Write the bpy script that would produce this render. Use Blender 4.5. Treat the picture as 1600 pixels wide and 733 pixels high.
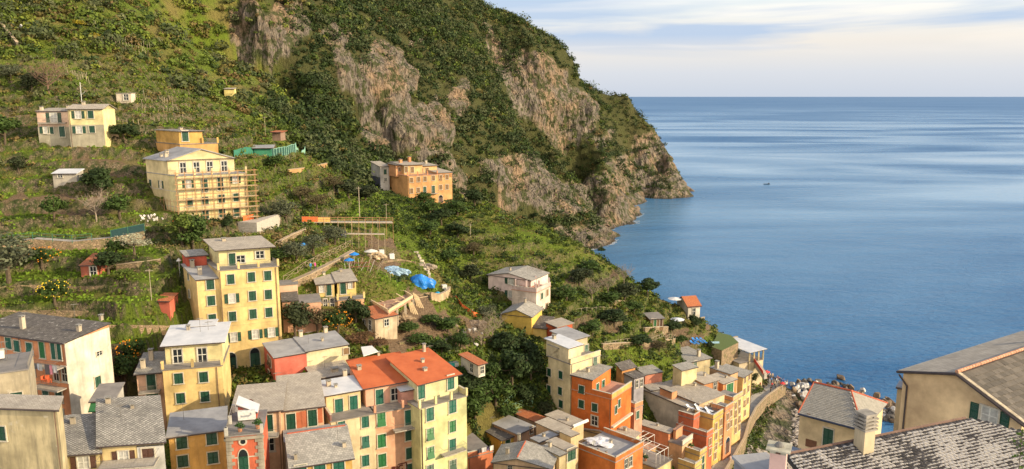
import bpy, bmesh, math, random
import numpy as np
from mathutils import Vector, Matrix
for o in list(bpy.data.objects): bpy.data.objects.remove(o)
S = bpy.context.scene
COL = S.collection
R = math.radians
rng = np.random.default_rng(7)
random.seed(7)
# ------------------------------------------------------------------ camera
CAMH = 85.0; F = 1200.0; PITCH = math.atan(216.3/F)
cam = bpy.data.cameras.new('camera'); co = bpy.data.objects.new('camera', cam); COL.objects.link(co)
cam.sensor_width = 36; cam.lens = 36*F/1600; cam.clip_end = 200000; cam.clip_start = 0.5
co.location = (0, 0, CAMH); co.rotation_euler = (R(90)-PITCH, 0, 0)
S.camera = co
# ------------------------------------------------------------------ light
SUN_EL, SUN_AZ = 21.0, 15.0           # elevation; degrees from +x towards the camera side (-y)
sd = Vector((math.cos(R(SUN_AZ))*math.cos(R(SUN_EL)), -math.sin(R(SUN_AZ))*math.cos(R(SUN_EL)), math.sin(R(SUN_EL))))
sl = bpy.data.lights.new('sun', 'SUN'); sl.energy = 4.4; sl.angle = R(0.5); sl.color = (1.0, 0.80, 0.50)
so = bpy.data.objects.new('sun', sl); COL.objects.link(so); so.location = (0, 0, 300)
so.rotation_euler = sd.to_track_quat('Z', 'Y').to_euler()
W = bpy.data.worlds.new('World'); S.world = W; W.use_nodes = True
def build_world():
    nt = W.node_tree; N = nt.nodes; L = nt.links; N.clear()
    out = N.new('ShaderNodeOutputWorld'); bg = N.new('ShaderNodeBackground'); bg.inputs[1].default_value = 0.15
    sky = N.new('ShaderNodeTexSky'); sky.sky_type = 'NISHITA'; sky.sun_disc = False
    sky.sun_elevation = R(SUN_EL); sky.sun_rotation = R(90+SUN_AZ); sky.air_density = 1.0; sky.dust_density = 1.5; sky.ozone_density = 1.5
    tc = N.new('ShaderNodeTexCoord'); sep = N.new('ShaderNodeSeparateXYZ'); L.new(tc.outputs['Generated'], sep.inputs[0])
    def math_(op, a, b=None):
        m = N.new('ShaderNodeMath'); m.operation = op
        for i, v in enumerate((a, b)):
            if v is None: continue
            if isinstance(v, (int, float)): m.inputs[i].default_value = v
            else: L.new(v, m.inputs[i])
        return m.outputs[0]
    az = math_('ARCTAN2', sep.outputs[0], sep.outputs[1]); el = math_('ARCSINE', sep.outputs[2])
    cmb = N.new('ShaderNodeCombineXYZ'); L.new(math_('MULTIPLY', az, 2.2), cmb.inputs[0]); L.new(math_('MULTIPLY', el, 26.0), cmb.inputs[1])
    def noise(scale, detail, dist, seed, rough=.5):
        n = N.new('ShaderNodeTexNoise'); n.noise_dimensions = '4D'; n.inputs['W'].default_value = seed
        n.inputs['Scale'].default_value = scale; n.inputs['Detail'].default_value = detail; n.inputs['Distortion'].default_value = dist
        n.inputs['Roughness'].default_value = rough
        L.new(cmb.outputs[0], n.inputs['Vector']); return n.outputs[0]
    def ramp(fac, stops):
        r = N.new('ShaderNodeValToRGB'); e = r.color_ramp.elements
        while len(e) < len(stops): e.new(.5)
        for k, (p, c) in enumerate(stops):
            e[k].position = p; e[k].color = (*c, 1) if len(c) == 3 else c
        L.new(fac, r.inputs[0]); return r.outputs[0]
    def mix(fac, a, b):
        m = N.new('ShaderNodeMix'); m.data_type = 'RGBA'
        for s, v in ((m.inputs[0], fac), (m.inputs[6], a), (m.inputs[7], b)):
            if isinstance(v, (int, float)): s.default_value = v
            elif isinstance(v, tuple): s.default_value = (*v, 1)
            else: L.new(v, s)
        return m.outputs[2]
    K = 5.3
    def k(c): return tuple(x*K for x in c)
    # thin high veil: pale warm upper band and a greyer one by the horizon
    elr = math_('MULTIPLY', el, 7.0)
    veil = ramp(elr, [(0.0, (.58,.64,.74)), (.20, (.66,.69,.76)), (.45, (.84,.77,.71)), (.75, (.86,.86,.84)), (1.0, (.62,.76,.90))])
    veilk = N.new('ShaderNodeVectorMath'); veilk.operation = 'SCALE'; veilk.inputs['Scale'].default_value = K*.93; L.new(veil, veilk.inputs[0])
    elw = math_('MULTIPLY', el, 2.5)
    fade = ramp(elw, [(.30, (1,)*3), (.75, (.12,)*3)])
    vm = math_('MULTIPLY', ramp(elr, [(0, (.92,)*3), (.6, (.85,)*3), (1, (.55,)*3)]), fade)
    c1 = mix(vm, sky.outputs[0], veilk.outputs[0])
    # darker blue-grey streaks, then bright cream wisps
    n1 = noise(1.15, 5, .5, 3.3); s1 = ramp(n1, [(.44, (0,)*3), (.57, (1,)*3)])
    band = ramp(elr, [(.30, (0,)*3), (.52, (1,)*3), (1, (.85,)*3)])
    c2 = mix(math_('MULTIPLY', math_('MULTIPLY', math_('MULTIPLY', s1, band), .85), fade), c1, k((.40,.52,.70)))
    n2 = noise(1.7, 6, .6, 8.1); s2 = ramp(n2, [(.5, (0,)*3), (.68, (1,)*3)])
    c3 = mix(math_('MULTIPLY', math_('MULTIPLY', math_('MULTIPLY', s2, band), .38), fade), c2, k((1.08,.97,.84)))
    # unseen warm bright sky added behind the viewpoint as fill light
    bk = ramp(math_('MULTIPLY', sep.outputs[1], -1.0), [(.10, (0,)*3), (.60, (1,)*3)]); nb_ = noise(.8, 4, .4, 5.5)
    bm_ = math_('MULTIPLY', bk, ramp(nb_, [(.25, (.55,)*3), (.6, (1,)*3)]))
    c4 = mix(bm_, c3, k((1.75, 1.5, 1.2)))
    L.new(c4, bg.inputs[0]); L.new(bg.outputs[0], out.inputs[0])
build_world()
S.view_settings.view_transform = 'Standard'; S.view_settings.look = 'None'; S.view_settings.exposure = 0.60; S.view_settings.gamma = 1
S.view_settings.use_curve_mapping = False
S.render.engine = 'CYCLES'
S.cycles.max_bounces = 6; S.cycles.diffuse_bounces = 3; S.cycles.transparent_max_bounces = 8
# ------------------------------------------------------------------ pixel <-> world helpers
cp_, sp_ = math.cos(PITCH), math.sin(PITCH)
def ray(u, v):
    a = (u-800)/F; b = (366.5-v)/F
    return Vector((a, cp_+b*sp_, -sp_+b*cp_))
def P(u, v, Y):
    d = ray(u, v); return Vector((d.x*Y/d.y, Y, CAMH+d.z*Y/d.y))
def PZ(u, v, z):
    d = ray(u, v); t = (z-CAMH)/d.z; return Vector((d.x*t, d.y*t, z))
def proj(x, y, z):
    dz = z-CAMH
    f = y*cp_-dz*sp_; up = y*sp_+dz*cp_
    return 800+F*x/f, 366.5-F*up/f
# ------------------------------------------------------------------ noise
def _h(ix, iy, iz=0, s=0):
    n = (ix*374761393+iy*668265263+iz*2147483647+s*974634533) & 0xffffffff
    n = ((n ^ (n >> 13))*1274126177) & 0xffffffff
    n = ((n ^ (n >> 16))*2246822519) & 0xffffffff
    return ((n ^ (n >> 15)) & 0xffffff)/float(0xffffff)
def vn(x, y, s=0):
    x = np.asarray(x, float); y = np.asarray(y, float)
    ix = np.floor(x).astype(np.int64); iy = np.floor(y).astype(np.int64)
    fx = x-ix; fy = y-iy; fx = fx*fx*(3-2*fx); fy = fy*fy*(3-2*fy)
    a = _h(ix, iy, 0, s); b = _h(ix+1, iy, 0, s); c = _h(ix, iy+1, 0, s); d = _h(ix+1, iy+1, 0, s)
    return (a*(1-fx)+b*fx)*(1-fy)+(c*(1-fx)+d*fx)*fy
def fbm(x, y, o=4, s=0):
    t = 0; a = .5; w = 0; f = 1
    for k in range(o):
        t = t+a*vn(x*f+17.3*k, y*f-9.1*k, s+k); w += a; a *= .5; f *= 2.03
    return t/w*2-1
def ridged(x, y, o=4, s=0):
    t = 0; a = .5; w = 0; f = 1
    for k in range(o):
        t = t+a*(1-np.abs(vn(x*f+3.7*k, y*f+5.1*k, s+k)*2-1)); w += a; a *= .5; f *= 2.1
    return t/w
def inpoly(u, v, poly):
    r = np.zeros(np.shape(u), bool); n = len(poly)
    for i in range(n):
        x1, y1 = poly[i]; x2, y2 = poly[(i+1) % n]
        if y1 == y2: continue
        c = ((y1 > v) != (y2 > v)) & (u < (x2-x1)*(v-y1)/(y2-y1)+x1)
        r ^= c
    return r
def sstep(a, b, x):
    t = np.clip((x-a)/(b-a), 0, 1); return t*t*(3-2*t)
# ------------------------------------------------------------------ object helpers
def link(o, parent=None):
    COL.objects.link(o)
    if parent is not None: o.parent = parent
    return o
def tag(o, label=None, cat=None, group=None, kind=None):
    if label: o['label'] = label
    if cat: o['category'] = cat
    if group: o['group'] = group
    if kind: o['kind'] = kind
    return o
def empty(name, loc, label, cat, group=None, rz=0):
    o = bpy.data.objects.new(name, None); o.location = loc; o.rotation_euler = (0, 0, rz); o.empty_display_size = .3
    link(o); return tag(o, label, cat, group)
def npmesh(name, verts, faces, mats, attrs=None, col=None, smooth=False, nside=4):
    me = bpy.data.meshes.new(name)
    verts = np.asarray(verts, np.float32); faces = np.asarray(faces, np.int32)
    nf = len(faces)
    me.vertices.add(len(verts)); me.vertices.foreach_set('co', verts.ravel())
    me.loops.add(nf*nside); me.loops.foreach_set('vertex_index', faces.ravel())
    me.polygons.add(nf); me.polygons.foreach_set('loop_start', np.arange(0, nf*nside, nside, dtype=np.int32))
    me.polygons.foreach_set('loop_total', np.full(nf, nside, np.int32))
    if smooth: me.polygons.foreach_set('use_smooth', np.ones(nf, bool))
    me.update(calc_edges=True)
    for k, arr in (attrs or {}).items():
        a = me.attributes.new(k, 'FLOAT', 'POINT'); a.data.foreach_set('value', np.asarray(arr, np.float32))
    if col is not None:
        a = me.color_attributes.new('col', 'FLOAT_COLOR', 'POINT')
        c4 = np.ones((len(verts), 4), np.float32); c4[:, :3] = col; a.data.foreach_set('color', c4.ravel())
    for m in mats: me.materials.append(m)
    return me
# ------------------------------------------------------------------ material helper
class NT:
    def __init__(s, name):
        s.m = bpy.data.materials.new(name); s.m.use_nodes = True; s.t = s.m.node_tree; s.N = s.t.nodes; s.L = s.t.links
        s.b = s.N['Principled BSDF']; s.out = s.N['Material Output']
    def set(s, sock, v):
        if isinstance(v, bpy.types.NodeSocket): s.L.new(v, sock)
        elif isinstance(v, (tuple, list)) and len(v) == 3 and sock.type == 'RGBA': sock.default_value = (*v, 1)
        else: sock.default_value = v
    def math(s, op, a, b=None, c=None, clamp=False):
        m = s.N.new('ShaderNodeMath'); m.operation = op; m.use_clamp = clamp
        for i, v in enumerate((a, b, c)):
            if v is not None: s.set(m.inputs[i], v)
        return m.outputs[0]
    def mix(s, f, a, b, blend='MIX'):
        m = s.N.new('ShaderNodeMix'); m.data_type = 'RGBA'; m.blend_type = blend
        s.set(m.inputs[0], f); s.set(m.inputs[6], a); s.set(m.inputs[7], b); return m.outputs[2]
    def ramp(s, f, stops):
        r = s.N.new('ShaderNodeValToRGB'); e = r.color_ramp.elements
        while len(e) < len(stops): e.new(.5)
        for k, (p, c) in enumerate(stops):
            if isinstance(c, (int, float)): c = (c,)*3
            e[k].position = p; e[k].color = (*c, 1)
        s.L.new(f, r.inputs[0]); return r.outputs[0]
    def coord(s, which='Object', scale=(1, 1, 1)):
        t = s.N.new('ShaderNodeTexCoord'); mp = s.N.new('ShaderNodeMapping'); mp.inputs['Scale'].default_value = scale
        s.L.new(t.outputs[which], mp.inputs[0]); return mp.outputs[0]
    def pos(s, scale=(1, 1, 1), rot=(0, 0, 0)):
        g = s.N.new('ShaderNodeNewGeometry'); mp = s.N.new('ShaderNodeMapping'); mp.inputs['Scale'].default_value = scale
        mp.inputs['Rotation'].default_value = rot
        s.L.new(g.outputs['Position'], mp.inputs[0]); return mp.outputs[0]
    def uv(s, scale=(1, 1, 1)): return s.coord('UV', scale)
    def noise(s, vec, scale, detail=3, rough=.5, dist=0, color=False):
        n = s.N.new('ShaderNodeTexNoise'); n.inputs['Scale'].default_value = scale; n.inputs['Detail'].default_value = detail
        n.inputs['Roughness'].default_value = rough; n.inputs['Distortion'].default_value = dist
        s.L.new(vec, n.inputs['Vector']); return n.outputs[1 if color else 0]
    def vor(s, vec, scale, feat='F1', out=0):
        n = s.N.new('ShaderNodeTexVoronoi'); n.feature = feat; n.inputs['Scale'].default_value = scale
        s.L.new(vec, n.inputs['Vector']); return n.outputs[out]
    def attr(s, name, out=0):
        a = s.N.new('ShaderNodeAttribute'); a.attribute_name = name; return a.outputs[out]
    def bump(s, h, strength=.5, dist=.05, normal=None):
        b = s.N.new('ShaderNodeBump'); b.inputs['Strength'].default_value = strength; b.inputs['Distance'].default_value = dist
        s.L.new(h, b.inputs['Height'])
        if normal is not None: s.L.new(normal, b.inputs['Normal'])
        s.L.new(b.outputs[0], s.b.inputs['Normal']); return b.outputs[0]
    def fin(s, color=None, rough=.8, spec=None, metal=None):
        if color is not None: s.set(s.b.inputs['Base Color'], color)
        s.set(s.b.inputs['Roughness'], rough)
        if spec is not None: s.set(s.b.inputs['Specular IOR Level'], spec)
        if metal is not None: s.set(s.b.inputs['Metallic'], metal)
        return s.m
# ================================================================== TERRAIN
CP = []
def c(u, v, Y): p = P(u, v, Y); CP.append((p.x, p.y, p.z))
def cz(u, v, z): p = PZ(u, v, z); CP.append((p.x, p.y, p.z))
def cw(x, y, z): CP.append((x, y, z))
# far hill face, rows of the picture from the top
for u, v, Y in [(-150,-60,250),(-150,0,225),(0,-60,280),(0,0,235),(200,-60,310),(200,0,270),(400,-60,390),(400,0,345),(540,-60,480),(540,0,430),(640,-60,540),(640,0,500),(735,0,560),
    (-150,100,190),(0,100,198),(200,100,222),(400,100,285),(480,100,330),(550,100,372),(620,100,410),(700,100,450),(780,100,500),(850,75,560),(900,102,600),
    (-150,160,168),(0,160,178),(200,165,185),(300,180,190),(400,200,215),(460,200,255),(550,200,335),(620,200,370),(700,200,405),(800,200,465),(860,180,515),(920,170,575),(980,150,690),
    (540,240,300),(600,240,330),(700,260,385),(780,270,415),(850,270,455),(935,250,522),(946,215,548),(936,182,575),(976,252,648),(968,218,662),(958,188,680),(1000,215,672),(1000,250,655),(990,285,652),(1020,200,690),(1036,222,690),(1046,240,676),(1054,262,668),(1062,284,662),
    (800,315,420),(880,310,480),(940,300,520),(975,292,560),(1025,275,655),(1045,290,657)]: c(u, v, Y)
# behind the skyline the hill rolls over, and the tip falls to the sea
for u, v, Y, dz in [(735,0,640,-6),(900,102,690,-14),(980,150,800,-18),(1036,218,745,-35),(1020,195,755,-22),(1050,250,700,-25),(540,-60,620,30)]:
    p = P(u, v, Y); cw(p.x, p.y, p.z+dz)
for x, y, z in [(160,900,-10),(230,800,-8),(215,720,-22),(190,700,-20),(178,690,-16),(100,1000,20),(-50,950,60)]: cw(x, y, z)
# waterline
for u, v in [(862,352),(885,354),(930,347),(960,338),(983,322),(992,304),(1030,303),(1066,302),(840,348)]: cz(u, v, 0)
for u, v in [(900,362),(950,352),(1000,330),(1010,310),(1080,300),(1076,304),(1090,296),(1100,303)]: cz(u, v, -12)
for x, y, z in [(-20,390,3),(5,410,-3),(-60,360,8),(-110,330,28),(-10,330,2),(30,300,-6),(80,290,-9),(60,380,-9),(120,300,-12),(160,240,-12),(140,400,-15),(180,520,-15),(230,620,-18),(260,300,-18),(120,440,-12)]: cw(x, y, z)
# left hill: terraces above the village
for u, v, Y in [(-150,230,152),(0,230,155),(100,215,160),(200,225,160),(300,230,166),(400,240,172),(470,235,190),(500,270,205),(540,285,225),
    (-150,330,128),(0,330,134),(100,290,143),(200,300,142),(300,330,143),(400,310,158),(470,320,170),(560,320,195),
    (-150,400,115),(0,400,119),(100,400,121),(200,370,130),(270,385,122),(320,360,136),(400,350,146),(420,360,143),(500,350,160),(560,350,168),(640,345,185),
    (-150,470,103),(0,470,109),(100,465,113),(200,460,110),(270,440,114),(100,508,107),(200,530,106),(-150,500,104),(180,500,108),(200,600,103),(170,560,103),
    (370,592,109),(400,600,109),(330,596,107),(180,470,112),(460,420,132),(450,480,125),(540,400,146),(620,385,160),(500,470,128),(600,440,138),(680,470,142),(600,520,128),(560,535,120),(470,570,110),(660,540,128),(700,500,140),
    (740,560,130),(720,600,124),(780,600,131),(780,540,142),(650,600,112)]: c(u, v, Y)
# near ridge with the gardens, its crest, and the point by the harbour
for u, v, Y in [(600,300,222),(650,325,233),(700,330,228),(680,300,245),(700,380,185),(760,340,205),(760,315,222),(800,380,190),(850,350,206),(850,420,178),(900,380,200),(950,410,203),
    (1000,445,208),(1060,474,213),(1110,505,217),(900,440,178),(960,470,180),(1020,495,190),(1080,520,198),(762,474,160),(740,474,157),(790,488,158),(755,455,170),(740,450,168),(800,500,156),(820,495,161),(880,480,163),(940,510,164),(830,535,150),(900,540,150),
    (1000,540,165),(1060,560,172),(1120,545,198),(1150,570,200),(1180,575,204),(820,600,134),(1060,552,176)]: c(u, v, Y)
for u, v, Y, d, dz in [(600,300,222,25,-6),(680,300,245,25,-12),(760,315,222,30,-16),(850,350,206,30,-18),(900,380,200,30,-22),(950,410,203,28,-26),(1000,445,208,25,-28),(1060,474,213,20,-24),(1110,505,217,16,-21)]:
    p = P(u, v, Y); cw(p.x*(1+d/Y), p.y+d, p.z+dz)
for u, v in [(1140,520),(1190,545),(1200,580),(1235,600),(1245,615)]: cz(u, v, -2.5)
# street level above the harbour and the cliff edge below it
for u, v, z in [(1200,605,5.5),(1180,625,6.5),(1165,680,9.5),(1150,733,12),(1120,760,14)]: cz(u, v, z)
cz(1235, 640, 0.6); cz(1240, 680, .4); cz(1225, 725, .6); cz(1300, 610, -1.0); cz(1370, 640, -1.5); cz(1280,640,.5); cz(1260,770,1.5); cz(1350,700,1.0)
# village floor below the frame and the ground under the near houses on the right
for x, y, z in [(-50,113,43.3),(-46,114,43.2),(-42,116.5,43),(-38,118,43),(-34,119.5,43),(-31,118,43),(-50,109,42.8),(-44,126,51),(-38,129,52),(-52,124,51),(-45,97,38),(-52,90,38),(-38,92,36),(-60,86,40),(-68,90,41),(-75,82,42),(-30,98,36),(-50,80,38),(-22,100,32),(-12,104,26),(-30,88,32),(-38,84,33),(-8,110,24),(-4,120,22),(0,116,21),(4,124,22),(2,130,26),(8,118,20),(10,128,24),(16,136,27),(20,140,24),(28,150,18),(36,160,15),(45,170,14),(25,132,20),(32,142,14),(38,150,11),(44,160,10),(50,175,9),(57,186,8),(0,95,24),(-15,80,27),(-40,75,33),(-60,70,38),(-80,72,45),(20,110,19),(10,70,28),(-30,55,32),(30,60,34),(28,85,22),(40,105,12),(48,130,4),(60,120,3),(70,100,8),(60,60,38),(30,35,50),(10,30,46),(80,70,34),(100,90,10),(120,110,-1),(130,60,30),(-80,40,44),(140,150,-8),(75,160,-2),(85,185,-4),(110,180,-7),(-60,30,42)]: cw(x, y, z)
CP = np.array(CP)
def rbf_fit(p):
    n = len(p); X = p[:, :2]/100.0
    D = np.sqrt(((X[:, None]-X[None])**2).sum(-1))
    A = np.zeros((n+3, n+3)); A[:n, :n] = -D+np.eye(n)*-.012*-1
    A[:n, n] = 1; A[:n, n+1:n+3] = X; A[n, :n] = 1; A[n+1:n+3, :n] = X.T
    b = np.zeros(n+3); b[:n] = p[:, 2]
    return X, np.linalg.solve(A, b)
RX, RW = rbf_fit(CP)
def rbf(x, y):
    x = np.asarray(x, float); sh = x.shape; q = np.stack([x.ravel(), np.asarray(y, float).ravel()], 1)/100.0
    out = np.empty(len(q))
    for i in range(0, len(q), 40000):
        s = q[i:i+40000]; D = np.sqrt((s[:, None, 0]-RX[None, :, 0])**2+(s[:, None, 1]-RX[None, :, 1])**2)
        out[i:i+40000] = -D@RW[:-3]+RW[-3]+s@RW[-2:]
    return out.reshape(sh)
NA, NR = 980, 860
AZ0, AZ1, R0, R1 = R(-50), R(46), 28.0, 1150.0
az = np.linspace(AZ0, AZ1, NA); rad = R0*np.exp(np.linspace(0, math.log(R1/R0), NR))
AZ, RD = np.meshgrid(az, rad)
TX = np.sin(AZ)*RD; TY = np.cos(AZ)*RD
# evaluate the smooth base on every 4th node and refine linearly
cs = 4
ia = np.unique(np.append(np.arange(0, NA, cs), NA-1)); ir = np.unique(np.append(np.arange(0, NR, cs), NR-1))
Zc = rbf(TX[np.ix_(ir, ia)], TY[np.ix_(ir, ia)])
Zr = np.stack([np.interp(np.arange(NA), ia, row) for row in Zc])
TZ = np.stack([np.interp(np.arange(NR), ir, Zr[:, j]) for j in range(NA)], 1)
BASE = TZ.copy()
U, V = proj(TX, TY, TZ)
ju = fbm(U/30, V/30, 4, 11)*36; jv = fbm(U/30+50, V/30, 4, 12)*36
UJ, VJ = U+ju, V+jv
ROCKS = [
 [(345,15),(385,4),(480,2),(486,60),(470,72),(440,68),(425,95),(398,100),(372,62)],
 [(505,70),(530,60),(560,100),(560,150),(545,180),(520,130)],
 [(555,120),(585,80),(640,70),(655,100),(640,160),(680,150),(705,190),(690,235),(720,255),(735,300),(690,290),(640,245),(600,250),(565,240),(545,190)],
 [(745,30),(770,30),(800,75),(850,92),(893,118),(900,150),(935,180),(965,235),(985,280),(940,240),(900,205),(895,245),(870,235),(830,190),(795,140),(765,100)],
 [(700,150),(730,130),(735,180),(715,200)],
 [(750,255),(800,240),(830,255),(870,290),(930,290),(960,262),(985,280),(1000,300),(985,330),(930,352),(860,352),(820,330),(770,320),(745,290)],
 [(960,250),(1000,200),(1035,228),(1052,240),(1075,300),(990,308)],
]
ROCK = np.zeros(TX.shape, bool)
for p in ROCKS: ROCK |= inpoly(UJ, VJ, p)
far = RD > 250
ROCK &= far
STREETC = inpoly(U, V, [(1166,600),(1232,598),(1262,650),(1262,760),(1130,760),(1166,690)]) & (RD < 260)
ROCK |= STREETC
# slope of base
def slopes(Z):
    dzr = np.gradient(Z, axis=0)/np.gradient(RD, axis=0); dza = np.gradient(Z, axis=1)/(RD*(az[1]-az[0]))
    gx = dzr*np.sin(AZ)+dza*np.cos(AZ); gy = dzr*np.cos(AZ)-dza*np.sin(AZ)
    return gx, gy
gx, gy = slopes(BASE); SL = np.hypot(gx, gy)
rockf = ROCK.astype(float)
for _ in range(3):
    rockf[1:-1, 1:-1] = (rockf[1:-1, 1:-1]*2+rockf[:-2, 1:-1]+rockf[2:, 1:-1]+rockf[1:-1, :-2]+rockf[1:-1, 2:])/6
shore = sstep(14, 2, TZ)*(RD > 330)*sstep(-6, 0, TZ)
rockf = np.maximum(rockf, shore)
# terracing on the cultivated slopes
ter = inpoly(U+fbm(U/60,V/60,2,5)*15, V, [(-900,100),(220,90),(330,160),(430,215),(520,285),(560,330),(440,360),(300,390),(300,640),(-900,700)]) & (RD < 260)
ter2 = inpoly(U, V, [(690,330),(900,395),(1000,450),(1100,500),(1100,560),(880,520),(760,480)]) & (RD < 260)
terf = (ter*1.0+ter2*.75)
for _ in range(8):
    terf[1:-1, 1:-1] = (terf[1:-1, 1:-1]*2+terf[:-2, 1:-1]+terf[2:, 1:-1]+terf[1:-1, :-2]+terf[1:-1, 2:])/6
STEP = 2.3
zz = (TZ+fbm(TX/22, TY/22, 2, 31)*1.3)/STEP
fr = zz-np.floor(zz)
tz = (np.floor(zz)+sstep(.80, .93, fr)+fr*.10)*STEP-fbm(TX/22, TY/22, 2, 31)*1.3
TERW = sstep(.76, .82, fr)*sstep(.98, .93, fr)*terf
TZ = TZ*(1-terf)+tz*terf
# broad roughness, gullies and rock ribs
amp = sstep(150, 420, RD)
land = sstep(-4, 6, BASE)
gul = (ridged(TX/95+TY/260, TY/300-TX/400, 3, 40)-.62)*16*amp*land
TZ += gul*(RD > 230)*sstep(230, 330, RD)
TZ += fbm(TX/9, TY/9, 3, 44)*(.35+2.3*amp)*land
# displaced positions for the rock (pushed along the horizontal downhill direction: ribs run up the face)
nx = -gx/(SL+1e-3); ny = -gy/(SL+1e-3)
tx_, ty_ = -ny, nx
along = TX*tx_+TY*ty_
along2 = TX*.85-TY*.5
rib = ridged(along2/7.5+fbm(TX/25, TZ/25, 2, 61)*1.2, TZ/42, 5, 62)-.5
blk = np.floor(vn(along2/5+TZ/30, TZ/11-along2/40, 65)*5)/5-.5+.6*(np.floor(vn(along2/2.2, TZ/6+along2/20, 66)*4)/4-.4)
rib2 = fbm(along2/2.2+TZ/9, TZ/6, 3, 63)
big = fbm(along2/26, TZ/40, 2, 64)
disp = rockf*(rib*8+rib2*2.2+big*6+blk*4.5)*(1-.6*sstep(940, 1010, U))*sstep(250, 330, RD)
disp = np.where(U > 1050, np.minimum(disp, 0), disp)
TXD = TX+nx*disp; TYD = TY+ny*disp; TZD = TZ+disp*.15
# level sea bottom
def mat_ground():
    n = NT('hillside ground'); p = n.pos()
    wild = n.attr('wild', 2); rock = n.attr('rock', 2); ter = n.attr('wall', 2); soil = n.attr('soil', 2)
    ng = n.noise(p, .35, 5, .6); ng2 = n.noise(p, 3.0, 4, .65); nb = n.noise(p, .06, 3, .5)
    grass = n.mix(n.ramp(ng2, [(.3, 0), (.7, 1)]), (.075, .11, .012), (.17, .235, .026))
    grass = n.mix(n.ramp(nb, [(.46, 0), (.66, .9)]), grass, (.20, .165, .055))
    grass = n.mix(n.ramp(ng, [(.54, 0), (.70, .8)]), grass, (.085, .075, .03))
    earth = n.mix(n.ramp(ng2, [(.3, 0), (.7, 1)]), (.15, .10, .06), (.27, .19, .12))
    grass = n.mix(n.math('MULTIPLY', wild, .9), grass, n.mix(ng2, (.035,.042,.014), (.085,.078,.035)))
    grass = n.mix(soil, grass, earth)
    # rock: stained grey-ochre with vertical streaks and bedding
    pv = n.pos((.35, .35, .06)); st = n.noise(pv, 1.3, 6, .65, .4)
    r1 = n.mix(n.ramp(st, [(.32, 0), (.68, 1)]), (.11, .095, .082), (.31, .265, .215))
    r2 = n.ramp(n.noise(p, .05, 4, .6), [(.45, 0), (.62, 1)])
    r3 = n.mix(n.math('MULTIPLY', r2, .6), r1, (.38, .245, .14))
    cr = n.ramp(n.noise(n.pos((.9, .9, .13), (.2, .1, .3)), .9, 7, .72, 1.2), [(.36, .25), (.5, 1)])
    r4 = n.mix(1, r3, cr, 'MULTIPLY')
    gp = n.ramp(n.noise(p, .22, 5, .7), [(.49, 0), (.56, .9)])
    r5 = n.mix(gp, r4, (.05, .065, .02))
    stone = n.mix(n.ramp(n.vor(p, 2.6, 'DISTANCE_TO_EDGE'), [(0, 0), (.12, 1)]), (.05, .042, .03), (.25, .20, .13))
    stone = n.mix(n.ramp(n.noise(p, .9, 4, .6), [(.43, 0), (.56, .92)]), stone, (.05, .075, .02))
    base = n.mix(n.ramp(rock, [(.35, 0), (.6, 1)]), grass, r5)
    base = n.mix(ter, base, stone)
    sep = n.N.new('ShaderNodeSeparateXYZ'); n.L.new(n.pos(), sep.inputs[0])
    wet = n.ramp(n.math('MULTIPLY', sep.outputs[2], .2), [(.1, 1), (.42, 0)])
    base = n.mix(n.math('MULTIPLY', wet, .7), base, (.05, .045, .04))
    h = n.math('ADD', n.noise(p, .8, 8, .72), n.math('MULTIPLY', st, 1.2))
    fct = n.math('ADD', n.vor(n.pos((.30, .30, .12), (.25, .1, .2)), 1.0, 'F1', 0), n.math('MULTIPLY', n.vor(n.pos((.9, .9, .35), (.2, .3, .1)), 1.0, 'F1', 0), .45))
    h = n.math('ADD', h, n.math('MULTIPLY', n.math('MULTIPLY', fct, rock), 2.6))
    n.bump(h, 1.0, 1.5)
    return n.fin(base, .93, .2)
SOILP = [[(575,365),(630,380),(645,420),(600,430),(560,400)],[(140,225),(230,235),(235,255),(90,262)],[(0,300),(180,310),(200,330),(0,322)],[(60,185),(0,195),(0,165),(50,165)],[(880,430),(960,425),(960,445),(880,450)],
  [(850,500),(960,490),(960,510),(860,520)],[(705,495),(755,505),(755,540),(710,530)],[(1010,500),(1110,500),(1110,530),(1010,530)],[(0,540),(300,530),(300,640),(0,650)],[(640,470),(700,480),(700,520),(620,560),(560,560)]]
soil = np.zeros(TX.shape)
for p in SOILP: soil = np.maximum(soil, inpoly(UJ, VJ, p)*1.0)
soil *= (RD < 330)*(.55+.45*(fbm(TX/6, TY/6, 3, 77) > -.2))
idx = np.arange(NA*NR).reshape(NR, NA)
q = np.stack([idx[:-1, :-1], idx[:-1, 1:], idx[1:, 1:], idx[1:, :-1]], -1).reshape(-1, 4)
zmax = TZD.ravel()[q].max(1)
q = q[zmax > -3.0][:, ::-1]
used = np.unique(q); remap = -np.ones(NA*NR, int); remap[used] = np.arange(len(used))
vv = np.stack([TXD.ravel(), TYD.ravel(), TZD.ravel()], 1)[used]
me = npmesh('hillside', vv, remap[q], [mat_ground()], {'rock': rockf.ravel()[used], 'wall': TERW.ravel()[used], 'soil': soil.ravel()[used], 'wild': (sstep(380, 470, U+fbm(TX/20, TY/20, 2, 8)*60)*sstep(225, 300, RD)).ravel()[used]}, smooth=True)
hill = link(bpy.data.objects.new('hillside', me)); tag(hill, kind='structure')
def gi(x, y):
    r = np.hypot(x, y); a = np.arctan2(x, y)
    return (np.log(np.maximum(r, R0)/R0)/math.log(R1/R0)*(NR-1), (a-AZ0)/(AZ1-AZ0)*(NA-1))
def samp(arr, x, y):
    i, j = gi(np.asarray(x, float), np.asarray(y, float)); i = np.clip(i, 0, NR-1.001); j = np.clip(j, 0, NA-1.001)
    i0 = i.astype(int); j0 = j.astype(int); fi = i-i0; fj = j-j0
    return (arr[i0, j0]*(1-fj)+arr[i0, j0+1]*fj)*(1-fi)+(arr[i0+1, j0]*(1-fj)+arr[i0+1, j0+1]*fj)*fi
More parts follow.
